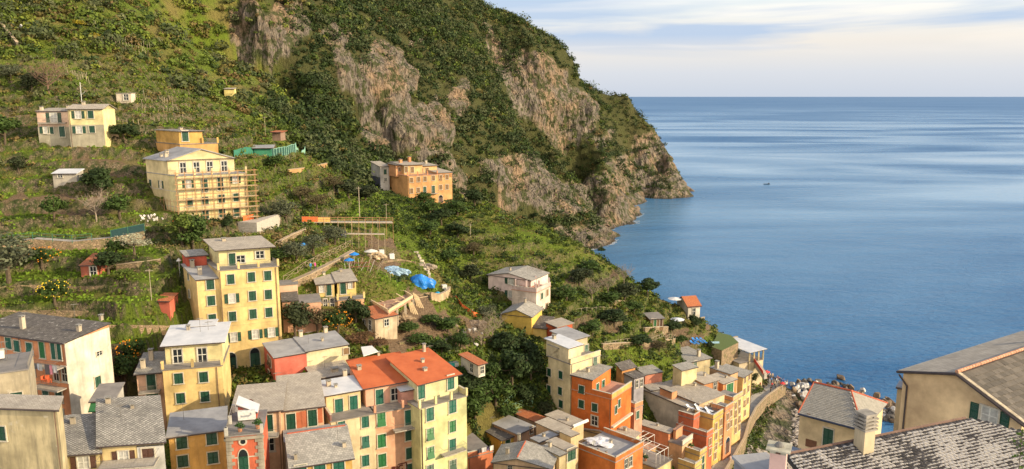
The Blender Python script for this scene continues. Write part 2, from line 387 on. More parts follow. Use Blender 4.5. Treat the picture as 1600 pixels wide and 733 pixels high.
def GZ(x, y): return float(samp(TZ, x, y))
def hit(u, v, y0=60, y1=900):
    """first point of the ground seen through a pixel of the photograph"""
    Y = np.exp(np.linspace(math.log(y0), math.log(y1), 1400)); d = ray(u, v)
    x = d.x*Y/d.y; z = CAMH+d.z*Y/d.y; g = samp(TZ, x, Y); k = np.argmax(g > z)
    if not (g > z).any(): k = len(Y)-1
    return Vector((float(x[k]), float(Y[k]), float(g[k])))
# ------------------------------------------------------------------ sea
def mat_sea():
    n = NT('sea water')
    p = n.pos()
    # slicks and gusts: long bands across the water
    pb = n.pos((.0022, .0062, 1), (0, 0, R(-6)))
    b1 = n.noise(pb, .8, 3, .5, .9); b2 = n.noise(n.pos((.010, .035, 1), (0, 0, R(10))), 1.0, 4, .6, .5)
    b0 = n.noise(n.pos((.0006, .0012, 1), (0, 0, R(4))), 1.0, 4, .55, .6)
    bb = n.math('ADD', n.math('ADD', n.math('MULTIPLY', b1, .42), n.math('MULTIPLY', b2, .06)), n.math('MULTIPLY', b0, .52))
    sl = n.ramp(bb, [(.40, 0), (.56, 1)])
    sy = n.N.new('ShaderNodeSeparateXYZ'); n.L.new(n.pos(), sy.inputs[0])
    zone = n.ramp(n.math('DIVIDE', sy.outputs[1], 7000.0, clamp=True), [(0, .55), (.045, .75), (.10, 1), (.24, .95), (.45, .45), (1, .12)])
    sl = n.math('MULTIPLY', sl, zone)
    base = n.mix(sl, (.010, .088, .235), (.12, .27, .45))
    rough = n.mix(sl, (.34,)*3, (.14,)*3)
    w1 = n.noise(n.pos((.55, 1.0, 1), (0, 0, R(25))), .55, 6, .62, .3)
    w2 = n.noise(n.pos((.35, .8, 1), (0, 0, R(-35))), .13, 4, .55)
    h = n.math('ADD', n.math('MULTIPLY', w1, 1.0), n.math('MULTIPLY', w2, 2.2))
    b = n.N.new('ShaderNodeBump'); n.L.new(h, b.inputs['Height']); b.inputs['Distance'].default_value = .9
    st = n.math('MULTIPLY', n.math('SUBTRACT', 1.0, n.math('MULTIPLY', sl, .90)), .85)
    n.L.new(st, b.inputs['Strength']); n.L.new(b.outputs[0], n.b.inputs['Normal'])
    n.b.inputs['IOR'].default_value = 1.33
    n.b.inputs['Specular IOR Level'].default_value = .42
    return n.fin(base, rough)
def quad_obj(name, pts, m, kind=None):
    me = bpy.data.meshes.new(name); me.from_pydata(pts, [], [tuple(range(len(pts)))]); me.materials.append(m); o = link(bpy.data.objects.new(name, me))
    if kind: o['kind'] = kind
    return o
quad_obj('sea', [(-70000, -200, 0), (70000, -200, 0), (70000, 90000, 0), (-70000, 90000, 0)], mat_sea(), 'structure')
# ================================================================== MATERIALS FOR BUILDINGS
MC = {}
def plaster(c, dirt=.5, name='plaster'):
    key = ('pl', c, dirt)
    if key in MC: return MC[key]
    n = NT(name); p = n.pos()
    a = n.noise(p, .33, 5, .62); b = n.noise(n.pos((1.6, 1.6, .22)), 1.0, 5, .65); g = n.noise(p, 9, 3, .6)
    lo = tuple(x*.56 for x in c); hi = tuple(min(.85, x*1.12) for x in c)
    col = n.mix(n.ramp(a, [(.32, 0), (.68, 1)]), lo, hi)
    dk = tuple(x*.45+.02 for x in c)
    st = n.math('MULTIPLY', n.ramp(b, [(.47, 0), (.70, 1)]), dirt)
    col = n.mix(st, col, dk)
    pale = tuple(min(.8, x*.6+.28) for x in c)
    col = n.mix(n.math('MULTIPLY', n.ramp(n.noise(p, .8, 6, .7), [(.6, 0), (.72, 1)]), dirt*.7), col, pale)
    n.bump(g, .25, .03)
    MC[key] = n.fin(col, .9, .2); return MC[key]
def roofmat(kind):
    if kind in MC: return MC[kind]
    n = NT(kind+' roof'); uv = n.uv()
    def brick(sc, c1, c2, mo, off=.5, rw=.5, bw=.5, msz=.02):
        b = n.N.new('ShaderNodeTexBrick'); b.inputs['Scale'].default_value = sc; b.offset = off
        b.inputs['Color1'].default_value = (*c1, 1); b.inputs['Color2'].default_value = (*c2, 1); b.inputs['Mortar'].default_value = (*mo, 1)
        b.inputs['Row Height'].default_value = rw; b.inputs['Brick Width'].default_value = bw; b.inputs['Mortar Size'].default_value = msz; b.inputs['Bias'].default_value = 0
        n.L.new(uv, b.inputs['Vector']); return b
    p = n.pos(); bn = n.noise(p, .5, 5, .65); fn = n.noise(p, 4, 4, .7)
    if kind == 'slate':
        b = brick(1.6, (.27,.26,.235), (.42,.40,.36), (.13,.12,.11)); col = b.outputs[0]
        col = n.mix(n.ramp(bn, [(.4, 0), (.7, .5)]), col, (.17,.16,.15)); col = n.mix(n.ramp(fn, [(.58, 0), (.68, .6)]), col, (.48,.46,.41)); r = .85; bu = b.outputs[1]
    elif kind == 'darkslate':
        b = brick(1.4, (.10,.09,.085), (.17,.155,.14), (.05,.045,.04)); col = b.outputs[0]
        col = n.mix(n.ramp(n.noise(n.pos((1,1,1),(0,0,.5)), 1.1, 5, .75), [(.60, 0), (.66, .8)]), col, (.5,.48,.44)); r = .9; bu = b.outputs[1]
    elif kind == 'warmslate':
        b = brick(1.3, (.36,.32,.265), (.47,.42,.35), (.22,.19,.16)); col = b.outputs[0]
        col = n.mix(n.ramp(bn, [(.42, 0), (.7, .5)]), col, (.2,.18,.16)); col = n.mix(n.ramp(fn, [(.6, 0), (.7, .5)]), col, (.46,.42,.36)); r = .9; bu = b.outputs[1]
    elif kind == 'lauze':
        n.N.remove(uv.node); t = n.N.new('ShaderNodeTexCoord'); mp = n.N.new('ShaderNodeMapping'); mp.inputs['Rotation'].default_value = (0, 0, R(45)); n.L.new(t.outputs['UV'], mp.inputs[0]); uv = mp.outputs[0]
        b = brick(1.7, (.26,.25,.23), (.44,.42,.38), (.08,.075,.07), .0, .5, .5, .045); col = b.outputs[0]
        col = n.mix(n.ramp(bn, [(.42, 0), (.7, .6)]), col, (.11,.105,.10)); col = n.mix(n.ramp(fn, [(.58, 0), (.66, .55)]), col, (.45,.43,.38)); r = .9; bu = b.outputs[1]
    elif kind == 'tile':
        b = brick(2.4, (.42,.13,.055), (.52,.20,.09), (.20,.06,.03)); col = b.outputs[0]
        w = n.N.new('ShaderNodeTexWave'); w.inputs['Scale'].default_value = 1.3; w.bands_direction = 'X'; n.L.new(uv, w.inputs['Vector'])
        col = n.mix(n.ramp(w.outputs[1], [(.0, .5), (.5, 0)]), col, (.16,.05,.025)); col = n.mix(n.ramp(bn, [(.5, 0), (.72, .5)]), col, (.25,.17,.12)); r = .85; bu = w.outputs[1]
    elif kind == 'orange':
        col = n.mix(n.ramp(bn, [(.3, 0), (.7, 1)]), (.40,.095,.034), (.52,.145,.055)); col = n.mix(n.ramp(fn, [(.54, 0), (.70, .5)]), col, (.30,.10,.06)); r = .75; bu = fn
    elif kind == 'white':
        col = n.mix(n.ramp(bn, [(.35, 0), (.7, 1)]), (.46,.48,.52), (.62,.63,.66)); col = n.mix(n.ramp(fn, [(.6, 0), (.72, .4)]), col, (.32,.33,.35)); r = .6; bu = fn
    elif kind == 'grey':
        col = n.mix(n.ramp(bn, [(.35, 0), (.7, 1)]), (.24,.24,.25), (.36,.36,.37)); col = n.mix(n.ramp(fn, [(.6, 0), (.72, .4)]), col, (.17,.17,.17)); r = .8; bu = fn
    elif kind == 'beige':
        b = brick(.9, (.38,.33,.27), (.46,.41,.34), (.25,.22,.18), msz=.012); col = b.outputs[0]
        col = n.mix(n.ramp(bn, [(.4, 0), (.68, .6)]), col, (.27,.24,.205)); col = n.mix(n.ramp(fn, [(.6, 0), (.72, .45)]), col, (.2,.18,.16)); r = .9; bu = fn
    elif kind == 'deck':
        col = n.mix(n.ramp(bn, [(.35, 0), (.7, 1)]), (.17,.16,.155), (.27,.25,.235)); r = .85; bu = fn
    elif kind == 'terra':
        col = n.mix(n.ramp(bn, [(.35, 0), (.7, 1)]), (.36,.19,.13), (.46,.27,.19)); r = .85; bu = fn
    n.bump(bu, .5, .05)
    MC[kind] = n.fin(col, r, .25); return MC[kind]
def simple(name, c, rough=.6, var=.25, metal=0, spec=.4, emis=None):
    key = ('s', name)
    orand = 'shutter' in name
    if key in MC: return MC[key]
    n = NT(name); p = n.pos(); f = n.ramp(n.noise(p, 3.0, 4, .65), [(.3, 0), (.7, 1)])
    col = n.mix(f, tuple(x*(1-var) for x in c), tuple(min(.9, x*(1+var*.6)) for x in c))
    if orand:
        oi = n.N.new('ShaderNodeObjectInfo'); col = n.mix(n.ramp(oi.outputs['Random'], [(0, 0), (1, .16)]), col, tuple(min(.9, x*2.2+.01) for x in c))
    MC[key] = n.fin(col, rough, spec, metal); return MC[key]
YEL = (.71,.53,.235); CREAM = (.70,.58,.33); LEMON = (.73,.64,.34); ORNG = (.58,.14,.035); SALM = (.66,.29,.15); PINK = (.68,.36,.24); PALEP = (.62,.48,.45)
RED = (.56,.12,.075); BEIGE = (.55,.42,.29); WHITE = (.70,.67,.60); OCHRE = (.62,.38,.12); GREYW = (.42,.39,.35); SUNY = (.68,.44,.09); STONEC = (.33,.27,.20); BRICKR = (.48,.15,.075); TAN = (.50,.37,.23)
def shmat(col='green'):
    return {'green': simple('dark green shutter paint', (.006,.050,.028), .5), 'bright': simple('green shutter paint', (.010,.11,.032), .5), 'teal': simple('teal green shutter paint', (.006,.085,.06), .5),
            'brown': simple('brown shutter paint', (.07,.03,.018), .5), 'wood': simple('weathered timber', (.20,.12,.06), .8)}[col]
M_TRIM = lambda: simple('pale stone trim', (.50,.46,.38), .85)
M_GLASS = lambda: simple('dark window glass', (.02,.025,.03), .12, .2)
M_CURT = lambda: simple('window with white curtain', (.42,.42,.40), .35, .3)
M_RAIL = lambda: simple('grey iron railing', (.16,.15,.14), .6)
M_CHIM = lambda: plaster((.50,.43,.33), .6, 'chimney render')
M_FASC = lambda: simple('dark gutter metal', (.06,.045,.045), .5)
# ================================================================== MESH BUILDING
class MB:
    def __init__(s): s.v = []; s.f = []; s.uv = []; s.mi = []
    def poly(s, pts, uv=None, mi=0):
        k = len(s.v); s.v += [tuple(p) for p in pts]; s.f.append(tuple(range(k, k+len(pts)))); s.uv.append(uv if uv else [(0, 0)]*len(pts)); s.mi.append(mi)
    def box(s, o, ex, ey, ez, mi=0):
        o = Vector(o); ex = Vector(ex); ey = Vector(ey); ez = Vector(ez)
        c = [o, o+ex, o+ex+ey, o+ey, o+ez, o+ex+ez, o+ex+ey+ez, o+ey+ez]; k = len(s.v); s.v += [tuple(p) for p in c]
        lx, ly, lz = ex.length, ey.length, ez.length
        for f, (a, b) in (((0, 3, 2, 1), (ly, lx)), ((4, 5, 6, 7), (lx, ly)), ((0, 1, 5, 4), (lx, lz)), ((1, 2, 6, 5), (ly, lz)), ((2, 3, 7, 6), (lx, lz)), ((3, 0, 4, 7), (ly, lz))):
            s.f.append(tuple(k+i for i in f)); s.uv.append([(0, 0), (a, 0), (a, b), (0, b)]); s.mi.append(mi)
    def bar(s, a, b, r, n=4, mi=0, r2=None):
        a = Vector(a); b = Vector(b); d = (b-a)
        if d.length < 1e-6: return
        d.normalize(); t = Vector((0, 0, 1)) if abs(d.z) < .9 else Vector((1, 0, 0)); x = d.cross(t).normalized(); y = d.cross(x); r2 = r if r2 is None else r2
        k = len(s.v)
        for q, rr in ((a, r), (b, r2)):
            for i in range(n):
                an = 2*math.pi*(i+.5)/n; s.v.append(tuple(q+x*math.cos(an)*rr+y*math.sin(an)*rr))
        for i in range(n):
            j = (i+1) % n; s.f.append((k+i, k+j, k+n+j, k+n+i)); s.uv.append([(0, 0)]*4); s.mi.append(mi)
        s.f.append(tuple(k+i for i in reversed(range(n)))); s.uv.append([(0, 0)]*n); s.mi.append(mi)
        s.f.append(tuple(k+n+i for i in range(n))); s.uv.append([(0, 0)]*n); s.mi.append(mi)
    def mesh(s, name, mats, smooth=False):
        me = bpy.data.meshes.new(name); me.from_pydata(s.v, [], s.f); me.update()
        u = me.uv_layers.new(name='UVMap'); fl = [c for f in s.uv for p in f for c in p]; u.data.foreach_set('uv', fl)
        if not isinstance(mats, (list, tuple)): mats = [mats]
        for m in mats: me.materials.append(m)
        if len(mats) > 1: me.polygons.foreach_set('material_index', s.mi)
        if smooth: me.polygons.foreach_set('use_smooth', [True]*len(s.f))
        bm = bmesh.new(); bm.from_mesh(me); bmesh.ops.recalc_face_normals(bm, faces=bm.faces); bm.to_mesh(me); bm.free()
        return me
    def obj(s, name, mats, parent=None, loc=(0, 0, 0), rz=0, smooth=False):
        o = bpy.data.objects.new(name, s.mesh(name, mats, smooth)); link(o, parent); o.location = loc; o.rotation_euler = (0, 0, rz); return o
UM = {}
def unit(key, build, mats):
    if key not in UM: m = MB(); build(m); UM[key] = m.mesh(key[0], mats)
    return UM[key]
def put(name, me, parent, loc, rz=0, scale=(1, 1, 1), rx=0):
    o = bpy.data.objects.new(name, me); link(o, parent); o.location = loc; o.rotation_euler = (rx, 0, rz); o.scale = scale; return o
def leaf_build(m):     # a louvred shutter leaf, 1 x 1, hinged at x=0, y 0..-.04
    m.box((0, -.035, 0), (.1, 0, 0), (0, .035, 0), (0, 0, 1)); m.box((.9, -.035, 0), (.1, 0, 0), (0, .035, 0), (0, 0, 1))
    for z in (0, .47, .94): m.box((.1, -.034, z), (.8, 0, 0), (0, .034, 0), (0, 0, .06))
    for k in range(13):
        z = .075+k*.066
        if abs(z-.49) < .03: continue
        m.poly([(.1, -.03, z), (.9, -.03, z), (.9, -.004, z+.055), (.1, -.004, z+.055)])
def frame_build(m):    # surround and sill, around a 1 x 1 opening centred on x
    for x in (-.6, .5): m.box((x, -.11, -.5), (.1, 0, 0), (0, .12, 0), (0, 0, 1))
    m.box((-.6, -.12, .5), (1.2, 0, 0), (0, .13, 0), (0, 0, .07)); m.box((-.66, -.18, -.57), (1.32, 0, 0), (0, .19, 0), (0, 0, .07))
def pane_build(m):
    m.box((-.5, -.015, -.5), (1, 0, 0), (0, .02, 0), (0, 0, 1), 0)
def mull_build(m):
    for x in (-.5, -.035, .43): m.box((x, -.04, -.5), (.07, 0, 0), (0, .024, 0), (0, 0, 1))
    for z in (-.5, .0, .45): m.box((-.43, -.038, z), (.86, 0, 0), (0, .022, 0), (0, 0, .045))
class Block: pass
WR = random.Random(99)
ALLHOUSES = []
class House:
    def __init__(s, name, label, cat='house', group=None):
        s.name = name; s.label = label; s.cat = cat; s.group = group; s.root = None; s.L = None; s.blocks = []; ALLHOUSES.append(s)
    def _root(s, p):
        s.root = empty(s.name, p, s.label, s.cat, s.group); s.L = Vector(p)
    def block(s, A, B=None, Y=None, YB=None, z=None, X=None, side='C', d=None, yaw=None, zb=None, **kw):
        if z is None:
            if YB is not None: z = P(B[0], B[1], YB).z
            else: z = P(A[0], A[1], Y).z
        a = PZ(A[0], A[1], z) if YB is None else None
        if yaw is None:
            a = PZ(A[0], A[1], z); b = PZ(B[0], B[1], z)
        else:
            e = Vector((math.cos(R(yaw)), math.sin(R(yaw)), 0))
            o, ut, sg = (a, B[0], 1) if a is not None else (PZ(B[0], B[1], z), A[0], -1)
            lo, hi = 0, 60
            for _ in range(50):
                m = (lo+hi)/2; q = o+e*m*sg; uu = proj(q.x, q.y, q.z)[0]
                if (uu < ut) == (sg > 0): lo = m
                else: hi = m
            if sg > 0: b = o+e*lo
            else: b = o; a = o-e*lo
        e1 = (b-a); w = e1.length; e1.normalize(); e2 = Vector((-e1.y, e1.x, 0))
        if d is None:
            rb = kw.get('rise', 0) if kw.get('roof', 'shed') == 'shed' else 0
            xx = PZ(X[0], X[1], z+rb); d = abs((xx-(b if side == 'C' else a)).dot(e2))
        d = max(1.5, min(d, 26))
        return s._mk(a, e1, e2, w, d, z, zb, **kw)
    def sub(s, par, s0, s1, t0, t1, h, **kw):
        o = par.o+par.e1*s0+par.e2*t0; o = Vector((o.x, o.y, par.z+h))
        kw.setdefault('zb', par.z-.1); zb = kw.pop('zb')
        return s._mk(o, par.e1, par.e2, s1-s0, t1-t0, par.z+h, zb, **kw)
    def _mk(s, o, e1, e2, w, d, z, zb, skew=0, roof='shed', rise=0.3, tilt=0, frac=.5, riseR=None, wall=None, rmat='slate', ov=.3, th=.16, cut=1.2, fascia=True, nowall=False):
        if skew: e2 = Matrix.Rotation(R(skew), 3, 'Z') @ e2
        B_ = Block(); B_.o = o; B_.e1 = e1; B_.e2 = e2; B_.w = w; B_.d = d; B_.z = z
        W2 = lambda a, b, zz: Vector((o.x+e1.x*a+e2.x*b, o.y+e1.y*a+e2.y*b, zz))
        if zb is None:
            zb = min(GZ(*W2(a, b, 0)[:2]) for a in (0, w) for b in (0, d))-cut
            zb = min(zb, z-2.2)
        B_.zb = zb
        if s.root is None:
            c = W2(w/2, d/2, 0); s._root((c.x, c.y, max(zb, min(GZ(c.x, c.y), z-1))))
        L = s.L
        if roof in ('shed', 'terrace', 'flat'):
            if roof != 'shed': rise = 0; tilt = 0
            H = lambda a, b: z+rise*b/d+tilt*a/w
            facets = [[(0, 0), (w, 0), (w, d), (0, d)]]; ring = [(0, 0), (w, 0), (w, d), (0, d)]
        elif roof == 'gs':
            y = d*frac; rb = rise if riseR is None else riseR
            H = lambda a, b: z+rise*b/y if b <= y else z+rise-rb*(b-y)/(d-y)
            facets = [[(0, 0), (w, 0), (w, y), (0, y)], [(0, y), (w, y), (w, d), (0, d)]]; ring = [(0, 0), (w, 0), (w, y), (w, d), (0, d), (0, y)]
        elif roof == 'gt':
            x = w*frac; rb = rise if riseR is None else riseR
            H = lambda a, b: z+rise*a/x if a <= x else z+rise-rb*(a-x)/(w-x)
            facets = [[(0, 0), (x, 0), (x, d), (0, d)], [(x, 0), (w, 0), (w, d), (x, d)]]; ring = [(0, 0), (x, 0), (w, 0), (w, d), (x, d), (0, d)]
        elif roof == 'hip':
            y = d/2; k = min(w/2-.01, y*.9)
            H = lambda a, b: z+rise*min(1, min(b, d-b)/y, min(a, w-a)/k)
            facets = [[(0, 0), (w, 0), (w-k, y), (k, y)], [(w, 0), (w, d), (w-k, y)], [(w, d), (0, d), (k, y), (w-k, y)], [(0, d), (0, 0), (k, y)]]; ring = [(0, 0), (w, 0), (w, d), (0, d)]
        B_.H = H
        if not nowall:
            m = MB(); n = len(ring)
            for i in range(n):
                (a0, b0), (a1, b1) = ring[i], ring[(i+1) % n]; ln = math.hypot(a1-a0, b1-b0)
                m.poly([W2(a0, b0, zb)-L, W2(a1, b1, zb)-L, W2(a1, b1, H(a1, b1))-L, W2(a0, b0, H(a0, b0))-L], [(0, 0), (ln, 0), (ln, H(a1, b1)-zb), (0, H(a0, b0)-zb)])
            m.poly([W2(a, b, H(a, b)-.01)-L for a, b in ring])
            m.obj('wall', wall, s.root)
        m = MB()
        if roof == 'terrace':
            m.box(W2(-.12, -.12, z)-L, e1*(w+.24), e2*(d+.24), Vector((0, 0, .14)))
            m.obj('terrace_floor', roofmat(rmat), s.root)
        else:
            # overhang: push the outer edges of every facet outwards, keeping its plane
            for fc in facets:
                pl = [Vector((a, b, H(a, b))) for a, b in fc]
                nrm = (pl[1]-pl[0]).cross(pl[2]-pl[0]).normalized()
                pts = []
                for a, b in fc:
                    a2 = a-ov if a < 1e-6 else (a+ov if a > w-1e-6 else a); b2 = b-ov if b < 1e-6 else (b+ov if b > d-1e-6 else b)
                    zz = pl[0].z-(nrm.x*(a2-pl[0].x)+nrm.y*(b2-pl[0].y))/nrm.z
                    pts.append((a2, b2, zz))
                top = [W2(a, b, zz+th)-L for a, b, zz in pts]; bot = [W2(a, b, zz+.012)-L for a, b, zz in pts]
                sl = math.sqrt(1+(rise/max(.5, d))**2)
                m.poly(top, [(a, b*sl) for a, b, _ in pts]); m.poly(bot[::-1])
                for i in range(len(pts)):
                    j = (i+1) % len(pts)
                    m.poly([bot[i], bot[j], top[j], top[i]])
            m.obj('roof', roofmat(rmat), s.root)
            if fascia:
                g = MB(); zz = H(0, 0); zz2 = H(w, 0)
                g.bar(W2(-ov, -ov-.05, zz+.02)-L, W2(w+ov, -ov-.05, zz2+.02)-L, .075, 6); g.obj('gutter', M_FASC(), s.root)
        s.blocks.append(B_); return B_
    def face(s, b, f):
        nr = lambda v: Vector((v.y, -v.x, 0))
        if f == 'f': return b.o, b.e1, nr(b.e1), b.w
        if f == 'r': return b.o+b.e1*b.w, b.e2, nr(b.e2), b.d
        if f == 'l': return b.o+b.e2*b.d, -b.e2, nr(-b.e2), b.d
        if f == 'b': return b.o+b.e1*b.w+b.e2*b.d, -b.e1, nr(-b.e1), b.w
    def at(s, b, f, u, v):
        o, dr, n, w = s.face(b, f); r = ray(u, v); c0 = Vector((0, 0, CAMH)); t = (o-c0).dot(n)/r.dot(n); p = c0+r*t
        q = (p-o).dot(dr); q = max(.3, min(w-.3, q)); zz = min(max(p.z, b.zb+.6), b.z+2.5)
        return Vector((o.x+dr.x*q, o.y+dr.y*q, zz)), dr, n
    def win(s, b, f, pts, w=1.0, h=1.45, t='shut', col='green'):
        for (u, v) in pts:
            p, dr, n = s.at(b, f, u, v); s.winat(p, dr, w, h, t, col)
    def winat(s, p, dr, w, h, t, col):
        if t == 'shut' and 'tallest' not in s.label and WR.random() < .16: t = 'awn'
        rz = math.atan2(dr.y, dr.x); L = s.L; nm = 'door' if t in ('door', 'arch') else 'window'
        tall = 1 if t != 'door' else 1
        lm = unit(('shutter', col), leaf_build, shmat(col))
        if t == 'dark': o = put(nm, unit(('window_dark',), pane_build, M_GLASS()), s.root, p-L, rz, (w, 1, h))
        elif t == 'arch': o = s._arch(p-L, rz, w, h, col); return
        else: o = put(nm, unit(('pane_curtain',) if t == 'open' else ('pane_dark',), pane_build, M_CURT() if t == 'open' else M_GLASS()), s.root, p-L, rz, (w, 1, h))
        inv = (1/w, 1, 1/h)
        fr = put('frame', unit(('frame',), frame_build, M_TRIM()), o, (0, 0, 0), 0, (1, 1, 1))
        if t in ('open', 'dark'): put('sash', unit(('sash',), mull_build, simple('white window frame', (.62,.62,.58), .6)), o, (0, 0, 0))
        if t == 'open':
            put('shutter', lm, o, (-.62-.5, -.03, -.5), 0, (.5, 1, 1)); put('shutter', lm, o, (.62, -.03, -.5), 0, (.5, 1, 1))
        elif t in ('shut', 'door'):
            put('shutter', lm, o, (-.5, -.02, -.5), 0, (.495, 1, 1)); put('shutter', lm, o, (.005, -.02, -.5), 0, (.495, 1, 1))
        elif t == 'awn':
            put('shutter', lm, o, (-.5, -.02, 0), 0, (.495, 1, .5)); put('shutter', lm, o, (.005, -.02, 0), 0, (.495, 1, .5))
            l2 = unit(('shutter_tilted', col), lambda m: m.box((0, -.0, 0), (1, 0, 0), (0, -.28, -1), (0, .04, .0)), shmat(col))
            put('shutter', l2, o, (-.5, -.03, 0), 0, (1, 1, .5))
    def _arch(s, p, rz, w, h, col):
        m = MB(); m.box((-w/2, -.02, -h/2), (w, 0, 0), (0, .03, 0), (0, 0, h*.72)); zc = -h/2+h*.72
        pts = [(-w/2*math.cos(math.pi*k/8), zc+h*.28*math.sin(math.pi*k/8)) for k in range(9)]
        m.poly([(x, -.02, zz) for x, zz in pts]); o = m.obj('door', M_GLASS(), s.root, p, rz)
        g = MB()
        for k in range(8):
            (x0, z0), (x1, z1) = pts[k], pts[k+1]; g.box((x0*1.18, -.06, zc+(z0-zc)*1.18), ((x1-x0)*1.18, 0, (z1-z0)*1.18), (0, .07, 0), (-x0*.16, 0, -(z0-zc)*.16))
        for sx in (-1, 1): g.box((sx*w*.5 if sx > 0 else -w*.6, -.06, -h/2), (w*.1, 0, 0), (0, .07, 0), (0, 0, h*.72))
        g.obj('frame', M_TRIM(), o)
        lm = unit(('shutter', col), leaf_build, shmat(col))
        put('shutter', lm, o, (-w/2, -.03, -h/2), 0, (w*.495, 1, h*.72)); put('shutter', lm, o, (.005*w, -.03, -h/2), 0, (w*.495, 1, h*.72))
    def rail(s, b, f, s0=0, s1=None, h=.95, posts=True, solid=False, z=None, inset=0, wall=None, pm=None):
        o, dr, n, w = s.face(b, f); s1 = w if s1 is None else s1; z = b.z+.14 if z is None else z; L = s.L
        o = Vector((o.x, o.y, z))-L-n*inset+n*.06
        m = MB()
        if solid:
            m.box(o+dr*s0-n*.2, dr*(s1-s0), n*.2, Vector((0, 0, h))); m.obj('parapet', wall or plaster(CREAM), s.root)
            c = MB(); c.box(o+dr*(s0-.04)-n*.25+Vector((0, 0, h)), dr*(s1-s0+.08), n*.3, Vector((0, 0, .07))); c.obj('coping', M_TRIM(), s.root); return
        k = max(2, int((s1-s0)/.14)); q = []
        for i in range(k+1): a = o+dr*(s0+(s1-s0)*i/k); m.bar(a, a+Vector((0, 0, h)), .011, 3)
        for zz in (.08, h): m.bar(o+dr*s0+Vector((0, 0, zz)), o+dr*s1+Vector((0, 0, zz)), .022, 4)
        m.obj('railing', M_RAIL(), s.root)
        if posts:
            np_ = max(1, round((s1-s0)/3.0))
            for i in range(np_+1):
                g = MB(); a = o+dr*(s0+(s1-s0)*i/np_)-dr*.16-n*.3; g.box(a, dr*.32, n*.34, Vector((0, 0, h+.25))); g.obj('post', pm or plaster(CREAM), s.root)
    def balcony(s, b, f, u0, u1, v, dep=1.1, rail=True, th=.14, rmat=None):
        p0, dr, n = s.at(b, f, u0, v); p1, _, _ = s.at(b, f, u1, v); z = p0.z; L = s.L; w = (p1-p0).dot(dr); q = Vector((p0.x, p0.y, z))-L
        m = MB(); m.box(q, dr*w, n*dep, Vector((0, 0, th))); o = m.obj('balcony', rmat or simple('balcony slab', (.36,.33,.29), .9), s.root)
        if rail:
            m = MB(); h = .95; o_ = q+n*(dep-.06)+Vector((0, 0, th)); k = max(2, int(w/.14))
            for i in range(k+1): a = o_+dr*w*i/k; m.bar(a, a+Vector((0, 0, h)), .011, 3)
            for c0, c1 in ((o_, o_+dr*w), (o_, o_-n*(dep-.06)), (o_+dr*w, o_+dr*w-n*(dep-.06))):
                for zz in (.06, h): m.bar(c0+Vector((0, 0, zz)), c1+Vector((0, 0, zz)), .02, 4)
            m.obj('railing', M_RAIL(), o)
    def chimney(s, b, u=None, v=None, st=None, w=.55, h=1.3, mat=None, cap=True):
        if st is None: p = PZ(u, v, b.z+.3); a = min(max((p-b.o).dot(b.e1), .4), b.w-.4); c_ = min(max((p-b.o).dot(b.e2), .4), b.d-.4)
        else: a, c_ = st
        p = b.o+b.e1*a+b.e2*c_; z0 = b.H(a, c_)-.1; L = s.L; q = Vector((p.x, p.y, z0))-L-b.e1*w/2-b.e2*w/2
        m = MB(); m.box(q, b.e1*w, b.e2*w, Vector((0, 0, h))); o = m.obj('chimney', mat or M_CHIM(), s.root)
        if cap:
            m = MB(); k = q+Vector((0, 0, h))
            for i in (0, 1):
                for j in (0, 1): m.box(k+b.e1*(w-.12)*i+b.e2*(w-.12)*j, b.e1*.12, b.e2*.12, Vector((0, 0, .16)))
            m.box(k-b.e1*.08-b.e2*.08+Vector((0, 0, .16)), b.e1*(w+.16), b.e2*(w+.16), Vector((0, 0, .07))); m.obj('chimney_cap', roofmat('slate'), o)
    def pipe(s, b, f, q, w=.05):
        o, dr, n, ww = s.face(b, f); a = Vector((o.x, o.y, 0))+dr*q+n*.09-s.L; m = MB(); a.z = 0
        a = Vector((a.x, a.y, 0)); m.bar(a+Vector((0, 0, b.z-.1-s.L.z)), a+Vector((0, 0, b.zb-s.L.z)), w, 5); m.obj('downpipe', simple('copper brown pipe', (.16,.10,.07), .5), s.root)
    def cornice(s, b, f, z, hh=.12, out=.08, mat=None):
        o, dr, n, w = s.face(b, f); q = Vector((o.x, o.y, z))-s.L; m = MB(); m.box(q-dr*out, dr*(w+2*out), n*out, Vector((0, 0, hh))); m.obj('string_course', mat or M_TRIM(), s.root)
    def antenna(s, b, a, c_, h=2.2):
        p = b.o+b.e1*a+b.e2*c_; z0 = b.H(a, c_); q = Vector((p.x, p.y, z0))-s.L; m = MB(); m.bar(q, q+Vector((0, 0, h)), .025, 4)
        for k in range(5): m.bar(q+Vector((-.4+.06*k, -.25, h-.1)), q+Vector((.0+.06*k+.1*k, .3, h-.1)), .012, 3)
        m.bar(q+Vector((-.3, 0, h-.1)), q+Vector((.6, 0, h-.1)), .015, 3); m.obj('antenna', M_RAIL(), s.root)
# ================================================================== THE HOUSES
def zz(sc, ox, oy): return lambda *pts: [(ox+x/sc, oy+y/sc) for x, y in pts]
GRP = 'houses of the village'
HS = {}
